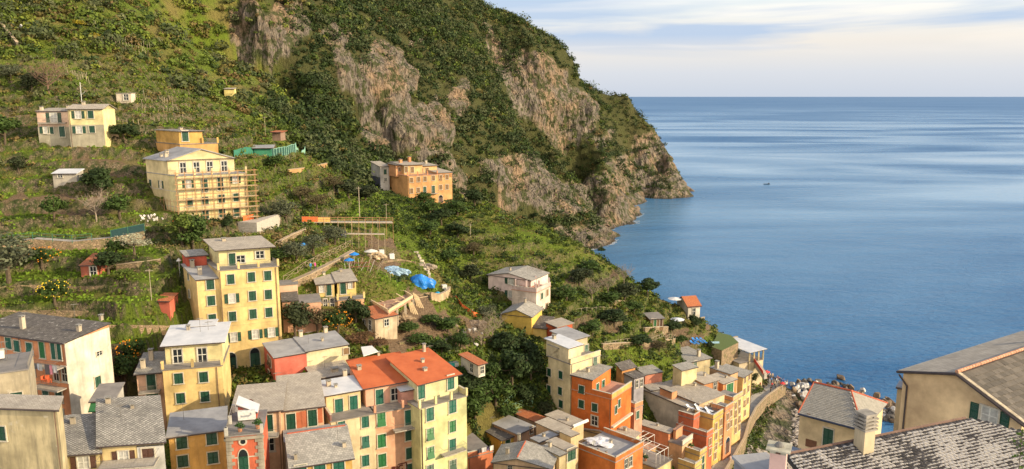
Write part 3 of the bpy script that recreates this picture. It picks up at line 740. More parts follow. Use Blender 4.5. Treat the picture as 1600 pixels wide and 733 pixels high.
# --- tall yellow house
q = zz(3.19, 270, 360)
H = House('house', 'tallest yellow house, five storeys of green shutters and two arched doors', 'house', GRP); HS['tall'] = H
m = H.block((341.5,423.6), (434.6,416.4), Y=114, yaw=22, skew=12, d=9.5, roof='terrace', wall=plaster(YEL, .35), rmat='deck', zb=None)
wn = H.block((307,437.7), (341.5,435), Y=113.2, yaw=22, skew=14, d=8, roof='shed', rise=.9, wall=plaster(YEL, .45), rmat='grey', ov=.25)
ph = H.sub(m, .8, m.w-.3, 2.8, 9.2, 2.7, wall=plaster(LEMON, .3), rmat='warmslate', roof='shed', rise=.5, ov=.7)
sm = H.sub(wn, .3, 3.2, 6.5, 9.5, 2.5, wall=plaster(RED, .5), rmat='slate', roof='shed', rise=.3)
H.win(m, 'f', q((289,243),(392,232),(473,225),(397,326),(476,319),(298,428),(400,416),(479,408)), 1.05, 1.5)
H.win(m, 'f', q((295,339),(304,532),(412,518),(492,508)), .95, 1.45, 'open')
H.win(m, 'f', q((292,655),(410,632)), 1.4, 3.0, 'arch')
H.win(wn, 'f', q((187,270),(192,350),(197,441)), 1.1, 1.5)
H.win(wn, 'l', q((79,228),(84,315),(87,410)), .8, 1.2)
H.win(ph, 'f', [(363,406)], 1.0, 2.1, 'door'); H.win(ph, 'f', [(376,405),(406,398)], 1.3, 1.2, 'dark')
H.rail(m, 'f', posts=True, pm=plaster(YEL, .3), h=.8); H.rail(m, 'r', 0, 3, posts=False, h=.8)
H.chimney(wn, st=(1.0,2.0)); H.chimney(wn, st=(.9,6)); H.chimney(ph, st=(2,5), h=.6); H.antenna(ph, 5, 5)
H.pipe(m, 'f', .15); H.pipe(m, 'f', m.w-.4)
for k in (3.0, 5.9, 8.8): H.cornice(m, 'f', m.z-k, .07, .04, plaster((.60,.47,.25), .3)); H.cornice(wn, 'f', m.z-k, .07, .04, plaster((.60,.47,.25), .3))
# --- house in scaffolding
q = zz(3.86, 220, 180)
H = House('house', 'pale gabled house wrapped in scaffolding on the upper slope', 'house', GRP); HS['scaff'] = H
m = H.block((277,275.9), (384.5,268), Y=140, yaw=30, skew=20, d=12, roof='terrace', wall=plaster(LEMON, .25), rmat='grey'); SC = m
g = H.sub(m, -.02, m.w*.97, 3.3, 12, 2.7, roof='gt', rise=1.9, wall=plaster(CREAM, .2), rmat='grey', ov=.35, zb=m.zb)
H.win(m, 'f', q((286,415),(569,388)), .9, 1.4, 'open'); H.win(m, 'f', q((386,425),(480,415)), 1.0, 2.3, 'door')
H.win(m, 'f', q((294,527),(389,517),(487,503),(577,495),(391,600),(490,590),(580,585)), 1.1, 1.5); H.win(m, 'f', q((300,640)), 1.1, 2.2, 'door', 'brown')
H.win(m, 'l', q((122,418)), .9, 1.4, 'open'); H.win(g, 'l', q((60,410)), .9, 1.3, 'shut'); H.win(m, 'l', q((130,520)), .9, 1.4)
for f in (.22, .42, .62, .84): H.winat(g.o+g.e1*g.w*f+Vector((0,0,m.z-g.o.z+1.25)), g.e1, 1.1, 2.1, 'dark', 'green')
H.rail(m, 'f', h=.9, pm=plaster(CREAM, .2)); H.rail(m, 'l', m.d-3.3, m.d, h=.9, pm=plaster(CREAM, .2), posts=False); H.chimney(g, st=(1.2,3), h=.9); H.chimney(g, st=(2.2,5), h=.9)
for k in (2.9, 5.8): H.cornice(m, 'f', m.z-k, .1, .05); H.cornice(m, 'l', m.z-k, .1, .05)
H = House('house', 'ochre orange house with roof terrace behind the scaffolded one', 'house', GRP); HS['ochre'] = H
m = H.block((281,226), (340.5,222.7), Y=157, yaw=30, skew=18, d=12, roof='terrace', wall=plaster((.62,.36,.14), .3), rmat='deck')
p_ = H.sub(m, .1, m.w*.62, .3, 11, 2.6, roof='flat', wall=plaster(OCHRE, .3), rmat='deck', ov=.35)
H.win(p_, 'f', [(289.3,212.5)], 1.2, 2.1, 'door'); H.rail(m, 'f', m.w*.6, m.w, h=.9, pm=plaster(OCHRE)); H.rail(m, 'r', 0, 5, h=.9, posts=False); H.chimney(p_, st=(3,6), h=.6)
# --- pink and yellow hillside house
q = zz(2.82, 0, 0)
H = House('house', 'pink and yellow house with grey ground floor high among the terraces', 'house', GRP); HS['hill'] = H
m = H.block((105.7,171), (159.5,170), Y=158, yaw=8, d=7, roof='gs', rise=.9, wall=plaster(LEMON, .3), rmat='warmslate', ov=.3)
n_ = H.block((57,174.5), (105.7,174.5), Y=159, yaw=8, d=6, roof='shed', rise=.5, wall=plaster((.70,.50,.38), .3), rmat='warmslate', ov=.2)
for b_ in (m, n_): pm = MB(); pm.box(Vector((b_.o.x, b_.o.y, b_.zb))-H.L-b_.e2*.08-b_.e1*.05, b_.e1*(b_.w+.1), b_.e2*.09, Vector((0, 0, b_.z-b_.zb-3.1))); pm.obj('lower_wall', plaster((.40,.37,.28), .6), H.root)
off = Vector((0, 0, 0))
H.win(m, 'f', q((344,506)), 1.1, 1.5, 'open'); H.win(m, 'f', q((400,505)), 1.1, 1.5); H.win(n_, 'f', q((237,520)), 1.3, 2.1, 'open')
for b_, pts, t in ((m, q((350,572)), 'open'), (m, q((407,570)), 'shut'), (n_, q((205,573)), 'open'), (n_, q((225,575)), 'shut'), (n_, q((275,580)), 'door')):
    for (u, v) in pts:
        p, dr, n = H.at(b_, 'f', u, v); H.winat(p+n*.09, dr, 1.1, 2.1 if t == 'door' else 1.4, t, 'green')
H.balcony(n_, 'f', 58, 105, 193, .9); H.chimney(n_, st=(.6,1), h=.9); H.chimney(m, st=(2,3), h=.7)
mm = MB(); a = m.o+m.e1*1.5+m.e2*3.5-H.L; a.z = m.H(1,3.4)-H.L.z; mm.bar(a, a+Vector((0,0,4.6)), .06, 5); mm.bar(a+Vector((0,0,2)), a+Vector((.9,0,2.7)), .03, 4); mm.obj('mast', simple('white painted mast', (.6,.6,.58)), H.root)
# --- far orange house
q = zz(6.665, 560, 230)
H = House('house', 'long orange farmhouse on the ridge below the cliff', 'house', GRP); HS['far'] = H
m = H.block((637.3,275.5), (706.3,270), Y=233, yaw=28, skew=10, d=12, roof='terrace', wall=plaster((.62,.34,.15), .3), rmat='terra')
r1 = H.sub(m, m.w*.68, m.w, 0, 10, .5, roof='shed', rise=.8, wall=plaster((.62,.34,.15), .3), rmat='warmslate', zb=m.z-1)
p1 = H.sub(m, 1, m.w*.48, 4, 11.5, 3.0, roof='shed', rise=.4, wall=plaster((.66,.42,.2), .3), rmat='warmslate', ov=.5)
p2 = H.sub(m, m.w*.48, m.w*.85, 5, 11.5, 2.4, roof='shed', rise=.4, wall=plaster((.66,.42,.2), .3), rmat='warmslate', ov=.4)
tw = H.sub(m, -.9, 2.6, 5.5, 10.5, 3.0, roof='shed', rise=.2, wall=plaster((.62,.32,.17), .3), rmat='darkslate', ov=.5, zb=m.z-.6)
H.win(m, 'f', q((552,343),(625,335),(693,330),(780,322),(553,455),(623,447),(857,317),(922,310),(856,418),(922,413)), 1.0, 1.5, 'shut', 'wood'); H.win(m, 'f', q((691,450),(780,440)), 1.0, 2.3, 'door')
H.win(m, 'f', q((624,575),(858,540)), 1.3, 2.4, 'arch', 'brown'); H.win(p1, 'f', q((497,233),(561,235)), 1.0, 1.8, 'door', 'wood'); H.win(p2, 'f', q((651,245),(715,240)), 1.0, 1.5, 'shut', 'wood'); H.win(tw, 'f', q((427,230)), .8, 1.1, 'shut', 'wood')
H.rail(m, 'f', 0, m.w*.66, h=.9, pm=plaster(SALM)); H.chimney(p1, st=(1.5,5), w=.8, h=1.2, mat=plaster((.6,.28,.14), .3)); H.chimney(p1, st=(5,6), w=.8, h=1.8, mat=plaster((.6,.28,.14), .3)); H.chimney(p2, st=(4,4), w=.6, h=1.2)
H.balcony(m, 'f', 660, 684, 303.5, 1.0)
H = House('house', 'white house with blue-grey plinth, left of the orange farmhouse', 'house', GRP); HS['white'] = H
m = H.block((593.8,260.5), (608,260.5), Y=239, yaw=28, d=9, roof='shed', rise=.8, wall=plaster((.55,.53,.50), .3), rmat='warmslate')
H.win(m, 'f', q((278,257)), 1.0, 1.6); H.win(m, 'f', q((283,337)), .9, 1.0, 'dark')
pm = MB(); pm.box(Vector((m.o.x, m.o.y, m.zb))+m.e2*m.d-m.e1*.06-H.L, m.e1*.07, -m.e2*m.d, Vector((0,0,m.z-m.zb-3.4))); pm.obj('plinth', plaster((.12,.13,.16), .3), H.root)
# --- orange house bottom left with the big cream gable wall
q = zz(4.07, 0, 500)
H = House('house', 'big orange house with laundry balconies and blank cream side wall', 'house', GRP); HS['laundry'] = H
m = H.block((-45,517), (100,536.8), YB=91, z=None, X=(161,506), roof='shed', rise=.5, wall=plaster(SALM, .45), rmat='darkslate', ov=.25)
z_ = m
pm = MB(); pm.box(Vector((m.o.x, m.o.y, m.zb))+m.e1*m.w-H.L-m.e2*.02, m.e1*.1, m.e2*(m.d+.02), Vector((0,0,m.z-m.zb+.1))); pm.obj('side_wall', plaster((.66,.60,.50), .7, 'weathered cream wall'), H.root)
H.win(m, 'f', q((57,147),(111,165)), 1.05, 1.5, 'shut', 'teal'); H.win(m, 'f', q((190,180)), 1.05, 1.5, 'awn', 'teal'); H.win(m, 'f', q((270,190)), .9, 2.1, 'door', 'bright'); H.win(m, 'f', q((345,198),(375,200)), .9, 2.1, 'door', 'teal')
H.win(m, 'f', q((205,318)), 1.1, 1.5, 'dark'); H.win(m, 'f', q((358,340),(412,345)), .9, 2.0, 'dark'); H.win(m, 'f', q((219,460),(293,467)), 1.0, 1.5, 'awn'); H.win(m, 'f', q((378,487)), 1.1, 1.5); H.win(m, 'f', q((388,600)), 1.1, 1.5)
for (u, v, w_, h_, t, c_) in ((154,552,.9,.6,'dark','brown'),(151.5,596,.9,1.4,'shut','green')):
    p, dr, n = H.at(m, 'r', u, v); H.winat(p+n*.11, dr, w_, h_, t, c_)
H.balcony(m, 'f', 60, 101, 568.5, 1.3); H.balcony(m, 'f', 63, 104, 601, 1.4); H.chimney(m, st=(m.w-9.5,2.2), w=.5, h=1.8); H.chimney(m, st=(m.w-2.5,8), w=.4, h=.6); H.antenna(m, m.w-6, 7); H.pipe(m, 'f', m.w-7.5)
# --- rendered house bottom left corner
H = House('house', 'windowless stained plaster wall house in the bottom left corner', 'house', GRP); HS['plaster'] = H
m = H.block((-60,636), (89,641), YB=71, d=3.2, skew=28, roof='shed', rise=.05, wall=plaster((.52,.44,.27), 1.0, 'mouldy plaster'), rmat='warmslate', ov=.25)
H.win(m, 'f', [(2,677)], 1.0, 1.5)
H = House('house', 'low beige house with green floored drying terrace, left edge', 'house', GRP); HS['drying'] = H
m = H.block((-30,588), (43,578), YB=80, d=6.5, roof='terrace', wall=plaster((.46,.40,.29), .9), rmat='deck')
H.rail(m, 'r', 0, 6, h=.7, posts=False); H.win(m, 'f', [(26,621)], 1.1, 1.2); DRY = m
# --- diamond slated house
q = zz(2.896, 0, 480)
H = House('house', 'yellow house under a grey diamond-slate roof, bottom left', 'house', GRP); HS['diamond'] = H
a_ = H.block((100,711.5), (155,696), Y=74, yaw=10, skew=17, d=7.5, roof='shed', rise=1.2, wall=plaster((.64,.52,.26), .4), rmat='lauze', ov=.3)
b_ = H.block((155,697.5), (255,689), Y=75, yaw=10, skew=17, d=8, roof='shed', rise=2.0, wall=plaster((.62,.50,.26), .4), rmat='lauze', ov=.3)
wv = H.sub(b_, b_.w*.58, b_.w+.05, -.06, .6, -.4, roof='flat', wall=plaster((.62,.61,.58), .3), rmat='lauze', zb=b_.zb, ov=.02, fascia=False)
H.win(a_, 'f', q((378,703)), 1.1, 1.4, 'open', 'brown'); H.win(b_, 'f', q((560,680)), 1.0, 1.5, 'open', 'brown'); H.win(wv, 'f', q((672,668)), 1.2, 1.5, 'shut', 'brown')
H.balcony(b_, 'f', 160, 250, 722, 2.2); H.chimney(a_, st=(.7,6), h=.9); H.chimney(b_, st=(1.0,7.5), h=.7); H.pipe(b_, 'f', .2)
# --- yellow three storey house and its pink wing
q = zz(3.146, 200, 500)
H = House('house', 'yellow house with pale sheet roof and railed terrace, left of centre', 'house', GRP); HS['terr'] = H
m = H.block((254,579), (347,572), Y=97, yaw=14, d=8.5, roof='terrace', wall=plaster(YEL, .35), rmat='deck', zb=30)
p_ = H.sub(m, .1, m.w-.1, 2.0, 9, 2.75, roof='shed', rise=.5, wall=plaster(LEMON, .3), rmat='white', ov=.5)
p2 = H.sub(m, 2.2, m.w*.75, 8.4, 11, 3.3, roof='flat', wall=plaster(LEMON, .3), rmat='white', ov=.3)
H.win(m, 'f', q((249,287),(372,280),(259,384),(379,376)), 1.1, 1.45); H.win(p_, 'f', q((244,178),(365,172)), 1.2, 2.1, 'dark'); H.rail(m, 'f', h=.85, pm=plaster(YEL)); H.rail(m, 'l', 7, 9, h=.85, posts=False); H.pipe(m, 'f', m.w-.7); H.antenna(p_, 4, 4)
H = House('house', 'narrow pink house with balcony and slate roof beside the trees', 'house', GRP); HS['pinkwing'] = H
w_ = H.block((213,585), (253.5,581.5), Y=98, yaw=14, d=6, roof='shed', rise=.8, wall=plaster((.66,.42,.30), .35), rmat='slate', zb=32)
H.win(w_, 'f', q((115,305)), 1.1, 2.2, 'door'); H.win(w_, 'f', q((122,397)), 1.5, 2.0, 'door', 'bright'); H.balcony(w_, 'f', 215, 252, 612.5, 1.2); H.chimney(w_, st=(.6,1.5), h=1.3); H.chimney(w_, st=(1.2,3.8), h=1.6)
H = House('house', 'low ochre house with flat grey roof in front of the yellow one', 'house', GRP); HS['flat'] = H
m = H.block((263.6,683.5), (351,671.8), Y=83, X=(349.4,638), roof='shed', rise=.3, wall=plaster((.62,.38,.13), .5), rmat='grey', zb=28)
H.win(m, 'f', q((265,603),(412,583),(270,693),(418,676)), 1.15, 1.45)
# --- red tower
q = zz(6.486, 340, 620)
H = House('tower_house', 'red tower with grey stone corners, oculus and pointed door', 'tower', GRP); HS['tower'] = H
m = H.block((353,683), (409,677.5), Y=79, yaw=13, d=6.5, roof='terrace', wall=plaster((.60,.15,.08), .7), rmat='deck', zb=28)
p_, dr, n = H.at(m, 'f', 380.6, 722); H.winat(p_, dr, 1.0, 3.0, 'arch', 'green')
for fc, side in (('f', 0), ('f', 1), ('l', 1), ('r', 0)):
    o, dr, n, w = H.face(m, fc)
    for k in range(22):
        ln = (.75 if k % 2 else .5)*(1+.2*random.random()); g = MB(); zq = m.z-.45-k*.42; s0 = -.04 if side == 0 else w-ln+.04
        g.box(Vector((o.x, o.y, zq))-H.L+dr*s0, dr*ln, n*(.06+.01*(k%3)), Vector((0, 0, .39))); 
        if k < 22: g.obj('quoin', plaster((.36,.32,.26), .8, 'grey stone'), H.root)
o, dr, n, w = H.face(m, 'f')
H.cornice(m, 'f', m.z-.42, .3, .22, plaster((.36,.32,.26), .8, 'grey stone')); H.cornice(m, 'l', m.z-.42, .3, .22, plaster((.36,.32,.26), .8, 'grey stone')); H.cornice(m, 'f', m.z-2.6, .12, .05)
p_, dr, n = H.at(m, 'f', 379.6, 690); g = MB(); p0 = p_-H.L
for k in range(14):
    a0, a1 = 2*math.pi*k/14, 2*math.pi*(k+1)/14
    f_ = lambda a, r: p0+n*.07+dr*math.cos(a)*r+Vector((0, 0, math.sin(a)*r))
    g.poly([f_(a0,.28), f_(a0,.46), f_(a1,.46), f_(a1,.28)]); g.poly([f_(a0,.46), f_(a0,.46)-n*.08, f_(a1,.46)-n*.08, f_(a1,.46)])
ob = g.obj('oculus', M_TRIM(), H.root); g = MB(); g.poly([p0+n*.02+dr*math.cos(2*math.pi*k/14)*.3+Vector((0,0,math.sin(2*math.pi*k/14)*.3)) for k in range(14)]); g.obj('pane', M_GLASS(), ob)
H.rail(m, 'f', h=.7, posts=True, pm=plaster((.6,.58,.52))); H.rail(m, 'l', h=.7, posts=True, pm=plaster((.6,.58,.52)))
st = H.sub(m, .9, 2.9, 4.0, 6.2, 2.0, roof='shed', rise=0, tilt=-1.1, wall=plaster(RED, .4), rmat='white', ov=.15)
ln_ = MB(); ln_.box(Vector((st.o.x, st.o.y, m.z+.3))-H.L-st.e2*.5, st.e1*1.9, st.e2*.45, Vector((0,0,1.1))); ln_.obj('cabinet', simple('white cabinet', (.62,.63,.62)), H.root)
mk_ = MB(); c9 = Vector((st.o.x, st.o.y, m.z+.3))-H.L-st.e2*.52; mk_.poly([c9+st.e1*a+Vector((0,0,b)) for a, b in ((.3,.38),(1.2,.38),(1.5,.62),(1.48,.85),(1.36,.85),(1.3,.62),(.5,.56),(.3,.62))]); mk_.obj('mark', simple('faded grey print', (.30,.31,.34)), H.root)
# --- pink house right of the tower
H = House('house', 'peach pink house with long grey eaves right of the red tower', 'house', GRP); HS['peach'] = H
m = H.block((364,647), (438,639.5), Y=89, yaw=13, d=8, roof='shed', rise=.4, wall=plaster((.64,.42,.28), .4), rmat='warmslate', zb=28, ov=.4)
H.win(m, 'f', [(418.5,661)], 1.2, 2.2, 'door'); H.win(m, 'f', [(421,694)], 1.2, 1.9, 'dark'); H.balcony(m, 'f', 408, 437, 679, 1.4, rail=True)
H = House('house', 'long low slate-roofed house with brick-red panels between green doors', 'house', GRP); HS['panels'] = H
m = H.block((438,642.5), (505,636.8), Y=91, yaw=18, d=9.5, roof='shed', rise=1.0, wall=plaster((.62,.40,.26), .4), rmat='warmslate', zb=28)
H.win(m, 'f', [(454.6,659),(488.3,652.7)], 1.1, 2.2, 'door'); 
for u in (467, 475, 499):
    p, dr, n = H.at(m, 'f', u, 656.5-(u-467)*.25); g = MB(); g.box(p-H.L-dr*.38+n*.01-Vector((0,0,1.05)), dr*.76, n*.025, Vector((0,0,2.1))); g.obj('panel', plaster(BRICKR, .3), H.root)
e_ = H.sub(m, .3, m.w+.6, -3.4, 0, -2.7, roof='terrace', wall=plaster(GREYW, .6), rmat='grey', zb=28)
H = House('house', 'orange house with mossy slate roof and red ridge line, bottom edge', 'house', GRP); HS['redridge'] = H
m = H.block((455,731), (550,713.5), Y=80, yaw=20, d=6.5, roof='gs', rise=1.7, frac=.78, riseR=.4, wall=plaster((.64,.40,.13), .5), rmat='slate', zb=28)
H.win(m, 'f', [(470,735),(499.6,733),(529.4,729)], 1.25, 1.4, 'shut', 'teal')
rd = MB(); y0 = m.d*.78; a = m.o+m.e2*y0-H.L; a.z = m.H(0,y0)-H.L.z+.17; rd.bar(a, a+m.e1*m.w, .09, 5); rd.obj('ridge_tiles', simple('red ridge tile', (.42,.10,.05), .8), H.root); H.chimney(m, st=(.6,1), h=.8, w=.35); H.chimney(m, st=(m.w-.6,1.8), h=.7, w=.4)
# --- red and cream house with grey roof
H = House('house', 'house with a red left half and cream right half under grey sheet', 'house', GRP); HS['redcream'] = H
m = H.block((428.6,559.5), (478.8,551), Y=108, d=6.5, roof='shed', rise=.3, wall=plaster((.58,.15,.11), .3), rmat='grey', ov=.2, zb=34)
c_ = H.sub(m, m.w, m.w*2.35, 0, 6.5, 0.15, roof='shed', rise=.3, wall=plaster((.66,.58,.38), .4), rmat='grey', zb=34, ov=.2)
H.win(m, 'l', [(420,562),(423,566),(421,585)], .9, 1.4, 'shut', 'brown'); H.win(c_, 'f', [(549,547)], .9, 1.0, 'shut', 'wood'); H.chimney(c_, st=(1,6.5), h=1.0); H.chimney(c_, st=(5,6.5), h=1.0)
H = House('house', 'small cream house with streaked slab roof behind the blue-white roof', 'house', GRP); HS['streak'] = H
m = H.block((490.6,592.5), (548,583.5), Y=106, X=(527,565), roof='shed', rise=.2, wall=plaster((.62,.56,.42), .6), rmat='warmslate', zb=34); H.chimney(m, st=(m.w-2,1.5), h=.6, w=.9)
# --- the row of three tall houses
YAW = 27
H = House('house', 'cream end house of the tall row with blue-white terrace roof', 'house', GRP); HS['row1'] = H
m = H.block((517,660), (586,648), Y=96, yaw=YAW, d=9, roof='terrace', wall=plaster((.66,.55,.36), .5), rmat='deck', zb=25); R1_ = m
p_ = H.sub(m, .1, m.w*.80, 2.6, 7.0, 2.8, roof='shed', rise=.3, wall=plaster(CREAM, .3), rmat='white', ov=.35)
H.win(p_, 'f', [(529.5,635),(552.5,630)], 1.1, 2.2, 'door', 'teal'); H.win(m, 'f', [(533.5,667),(570.6,659),(571,690),(571,719.5)], 1.0, 1.6, 'shut', 'teal'); H.rail(m, 'f', h=.8, posts=False); H.rail(m, 'l', 5.5, 9, h=.9, solid=True, wall=plaster((.35,.2,.2),.4)); H.chimney(p_, st=(1,2.5), h=.9); H.chimney(p_, st=(p_.w-.8,5), h=1.0)
Z1 = m.z; eR = m.o+m.e1*m.w
H = House('house', 'pink middle house of the tall row with orange membrane roof', 'house', GRP); HS['row2'] = H
m = H._mk(eR+Vector((0,0,.02)), R1_.e1, R1_.e2, (P(652.6,630,98).x-P(586,648,98).x)*1.1, 10, Z1, 25, roof='terrace', wall=plaster((.66,.38,.25), .4), rmat='deck')
p_ = H.sub(m, -.5, m.w+.6, 2.6, 10.5, 2.9, roof='shed', rise=1.3, wall=plaster((.64,.36,.26), .3), rmat='orange', ov=.45)
H.win(p_, 'f', [(592.8,620)], 1.1, 2.2, 'door', 'teal'); H.win(p_, 'f', [(617,616)], 1.2, 1.9, 'dark'); H.win(m, 'f', [(595.7,655),(596.3,688.5),(597,719)], 1.15, 1.9, 'shut', 'bright'); H.win(m, 'f', [(639,652)], 1.2, 2.2, 'door', 'teal'); H.win(m, 'f', [(639,679),(640,708),(640,733)], 1.1, 1.7, 'shut')
bx = H.sub(m, m.w-2.3, m.w-.2, .8, 2.6, 2.2, roof='flat', wall=plaster((.62,.33,.27),.3), rmat='white', ov=.2)
H.rail(m, 'f', 0, m.w-2.4, h=.8, pm=plaster(PINK)); H.balcony(m, 'f', 613, 652, 672, 1.2); H.chimney(p_, st=(.6,5), h=.7); H.chimney(p_, st=(4.5,8.2), h=.6, w=.35); Z2 = m
p_, dr, n = H.at(m, 'f', 612, 731); tc_ = bpy.data.curves.new('lettering', 'FONT'); tc_.body = 'RIC'; tc_.size = 1.05; tc_.extrude = .03; tc_.offset = .02; tc_.materials.append(simple('dark red iron letters', (.10,.015,.012), .6))
lt_ = link(bpy.data.objects.new('lettering', tc_), H.root); lt_.location = p_-H.L+n*.12-Vector((0,0,.55)); lt_.rotation_euler = (R(90), 0, math.atan2(dr.y, dr.x)); dg_ = bpy.context.evaluated_depsgraph_get(); lm_ = bpy.data.meshes.new_from_object(lt_.evaluated_get(dg_)); l2_ = link(bpy.data.objects.new('letters', lm_), H.root); l2_.location = lt_.location; l2_.rotation_euler = lt_.rotation_euler; bpy.data.objects.remove(lt_)
g = MB(); q1 = p_-H.L+n*.12+Vector((0,0,.34)); g.box(q1+dr*.9, dr*1.25, n*.08, Vector((0,0,.09))); g.box(q1+dr*2.05, dr*.14, n*.08, Vector((0,0,-1.1))); g.obj('bracket', simple('dark red iron letters', (.10,.015,.012), .6), H.root)
H = House('house', 'lemon house with orange roof and railed terrace, right end of tall row', 'house', GRP); HS['row3'] = H
m = H.block((656,639.5), (729,613.5), Y=99, yaw=37, d=9, roof='terrace', wall=plaster((.62,.62,.33), .25), rmat='deck', zb=25)
p_ = H.sub(m, .9, m.w-.4, 1.6, 10.0, 2.9, roof='shed', rise=1.3, wall=plaster((.66,.64,.38), .3), rmat='orange', ov=.5)
H.win(m, 'f', [(671.6,647),(706.8,635)], 1.2, 1.9, 'shut', 'teal'); H.win(m, 'f', [(706.8,666)], 1.1, 1.7, 'shut', 'bright'); H.win(m, 'f', [(672,678),(672.6,707)], 1.1, 1.7, 'awn', 'bright'); H.win(m, 'f', [(706.8,697.6)], 1.1, 2.3, 'door', 'teal'); H.win(m, 'f', [(707.5,727),(672,735)], 1.1, 1.7, 'awn')
H.win(p_, 'f', [(658,611.5),(704,597)], 1.1, 2.1, 'door', 'teal'); H.rail(m, 'f', h=.85, pm=plaster(LEMON)); H.rail(m, 'r', 0, 2, h=.85, solid=True, wall=plaster(LEMON)); H.balcony(m, 'f', 688, 723, 711, 1.1); H.chimney(p_, st=(2.6,2.8), h=.5, w=.5); H.chimney(p_, st=(p_.w-.8,8), h=1.3, w=.4)
H.pipe(m, 'f', .2)
# --- pink house on the slope
q = zz(4.58, 740, 400)
H = House('house', 'pale pink house with parapet posts above the yellow gabled one', 'house', GRP); HS['pale'] = H
m = H.block((763,429.5), (829.5,438.5), YB=165, X=(852.5,426.6), roof='gt', rise=1.0, frac=.5, wall=plaster((.74,.60,.57), .2), rmat='slate', ov=.35)
H.win(m, 'f', q((267,180),(267,273)), 1.4, 1.5, 'open'); H.win(m, 'f', q((366,290)), 1.4, 1.6)
t_ = H.block((838,458), (860,447.5), Y=160, d=6, roof='terrace', wall=plaster((.66,.56,.48), .25), rmat='terra')
H.win(t_, 'f', q((487,287),(485,383)), .9, 1.4); H.win(t_, 'f', q((526,262),(523,360)), 1.0, 1.5, 'shut', 'wood'); H.rail(t_, 'f', h=.8, solid=True, wall=plaster(PALEP)); H.rail(t_, 'l', h=.8, solid=True, wall=plaster(PALEP)); H.chimney(m, st=(4,3), h=.8, w=.4)
for k, (s_, t2) in enumerate(((.2,.2),(1.6,.2),(t_.w-.3,.2),(.2,2.5),(t_.w-.3,3.5),(.2,5.2))):
    a = t_.o+t_.e1*s_+t_.e2*t2-H.L; g = MB(); g.box(a-Vector((.2,.2,-.1)), Vector((.4,0,0)), Vector((0,.4,0)), Vector((0,0,1.9+.4*(k%2)))); g.obj('post', plaster(PALEP), H.root)
H = House('house', 'bright yellow gabled house below the pale pink one', 'house', GRP); HS['gabled'] = H
m = H.block((783.7,491.5), (830.6,495.5), YB=152, d=7, yaw=-20, roof='gt', rise=1.2, frac=.5, wall=plaster((.66,.46,.11), .25), rmat='slate', ov=.3)
H.win(m, 'f', q((315,552),(360,580)), .9, 1.4, 'dark'); x_ = H._mk(m.o+m.e1*m.w+m.e2*.6+Vector((0,0,-2.4)), m.e1, m.e2, 3.0, 5, m.z-2.4, m.zb, roof='shed', rise=1.0, wall=plaster((.64,.46,.15), .3), rmat='darkslate', ov=.2)
H = House('house', 'small red house with beige roof beside the yellow gabled house', 'house', GRP); HS['smallred'] = H
m = H.block((853.5,504), (871,511.5), YB=149, X=(887.4,502.6), roof='shed', rise=.2, wall=plaster((.50,.11,.05), .3), rmat='beige')
# --- cream block and orange block
q = zz(3.147, 700, 500)
H = House('house', 'tall cream house with white roof terrace, centre right', 'house', GRP); HS['creamblock'] = H
m = H.block((891.5,570), (938,551), Y=131, X=(846,560), side='D', yaw=40, roof='terrace', wall=plaster((.66,.57,.36), .3), rmat='deck', zb=20)
p_ = H.sub(m, .05, m.w*.42, .6, m.d+.6, 2.9, roof='shed', rise=.3, wall=plaster((.64,.56,.38), .3), rmat='white', ov=.35)
p2 = H.sub(m, m.w*.48, m.w*.98, 3.2, m.d+3, 3.0, roof='shed', rise=.3, wall=plaster((.64,.56,.38), .3), rmat='grey', ov=.35)
p3 = H.sub(m, .05, m.w*.42, 3.2, m.d+.2, 2.2, roof='flat', wall=plaster((.64,.56,.38), .3), rmat='grey', ov=.1)
H.win(m, 'l', q((497,257),(555,270),(497,340),(552,349),(556,413)), 1.05, 1.5); H.win(m, 'l', q((492,413)), 1.3, 2.2, 'door'); H.win(p2, 'f', q((725,128)), 1.0, 1.6); H.win(m, 'f', q((722,200)), 1.0, 1.6); H.win(p_, 'r', q((588,185)), .9, 2, 'door'); H.rail(m, 'f', h=.85, solid=True, wall=plaster(CREAM)); H.chimney(p_, st=(1,m.d-1), h=.8)
q = zz(7.714, 920, 555)
H = House('house', 'deep orange house with roof terrace joined to the cream one', 'house', GRP); HS['deep'] = H
m = H.block((893,608.5), (955.6,624.5), YB=126, X=(971.8,600.4), roof='terrace', wall=plaster((.58,.16,.04), .3), rmat='terra', zb=18)
u_ = H.sub(m, .02, m.w*.52, 0, m.d*.9, 2.7, roof='shed', rise=.3, wall=plaster((.58,.16,.04), .3), rmat='slate', ov=.25)
H.win(m, 'f', zz(3.147,700,500)((656,413),(722,430)), 1.1, 1.5); H.win(u_, 'f', [(908.8,609.3)], 1.1, 1.4); H.win(m, 'f', zz(3.147,700,500)((721,495)), 1.3, 1.8, 'dark'); H.rail(m, 'f', m.w*.53, m.w, h=.85, solid=True, wall=plaster((.58,.16,.04))); H.rail(m, 'r', h=.85, solid=True, wall=plaster((.64,.36,.12)))
H.win(u_, 'r', [(933,611),(942,606)], 1.0, 2.0, 'door', 'teal'); H.win(m, 'r', [(962,640),(967,630)], .9, 1.5)
g = MB(); o, dr, n, w = H.face(m, 'r'); g.box(Vector((o.x,o.y,m.z-5.2))-H.L, dr*w, n*.5, Vector((0,0,.3))); g.obj('ledge', M_TRIM(), H.root)
H = House('house', 'pink terrace house squeezed between the deep orange and grey-walled ones', 'house', GRP); HS['pinkterr'] = H
m = H.block((991.5,638.5), (1004,628.5), Y=133, X=(968,633), side='D', yaw=42, roof='terrace', wall=plaster((.62,.32,.22), .3), rmat='deck', zb=16)
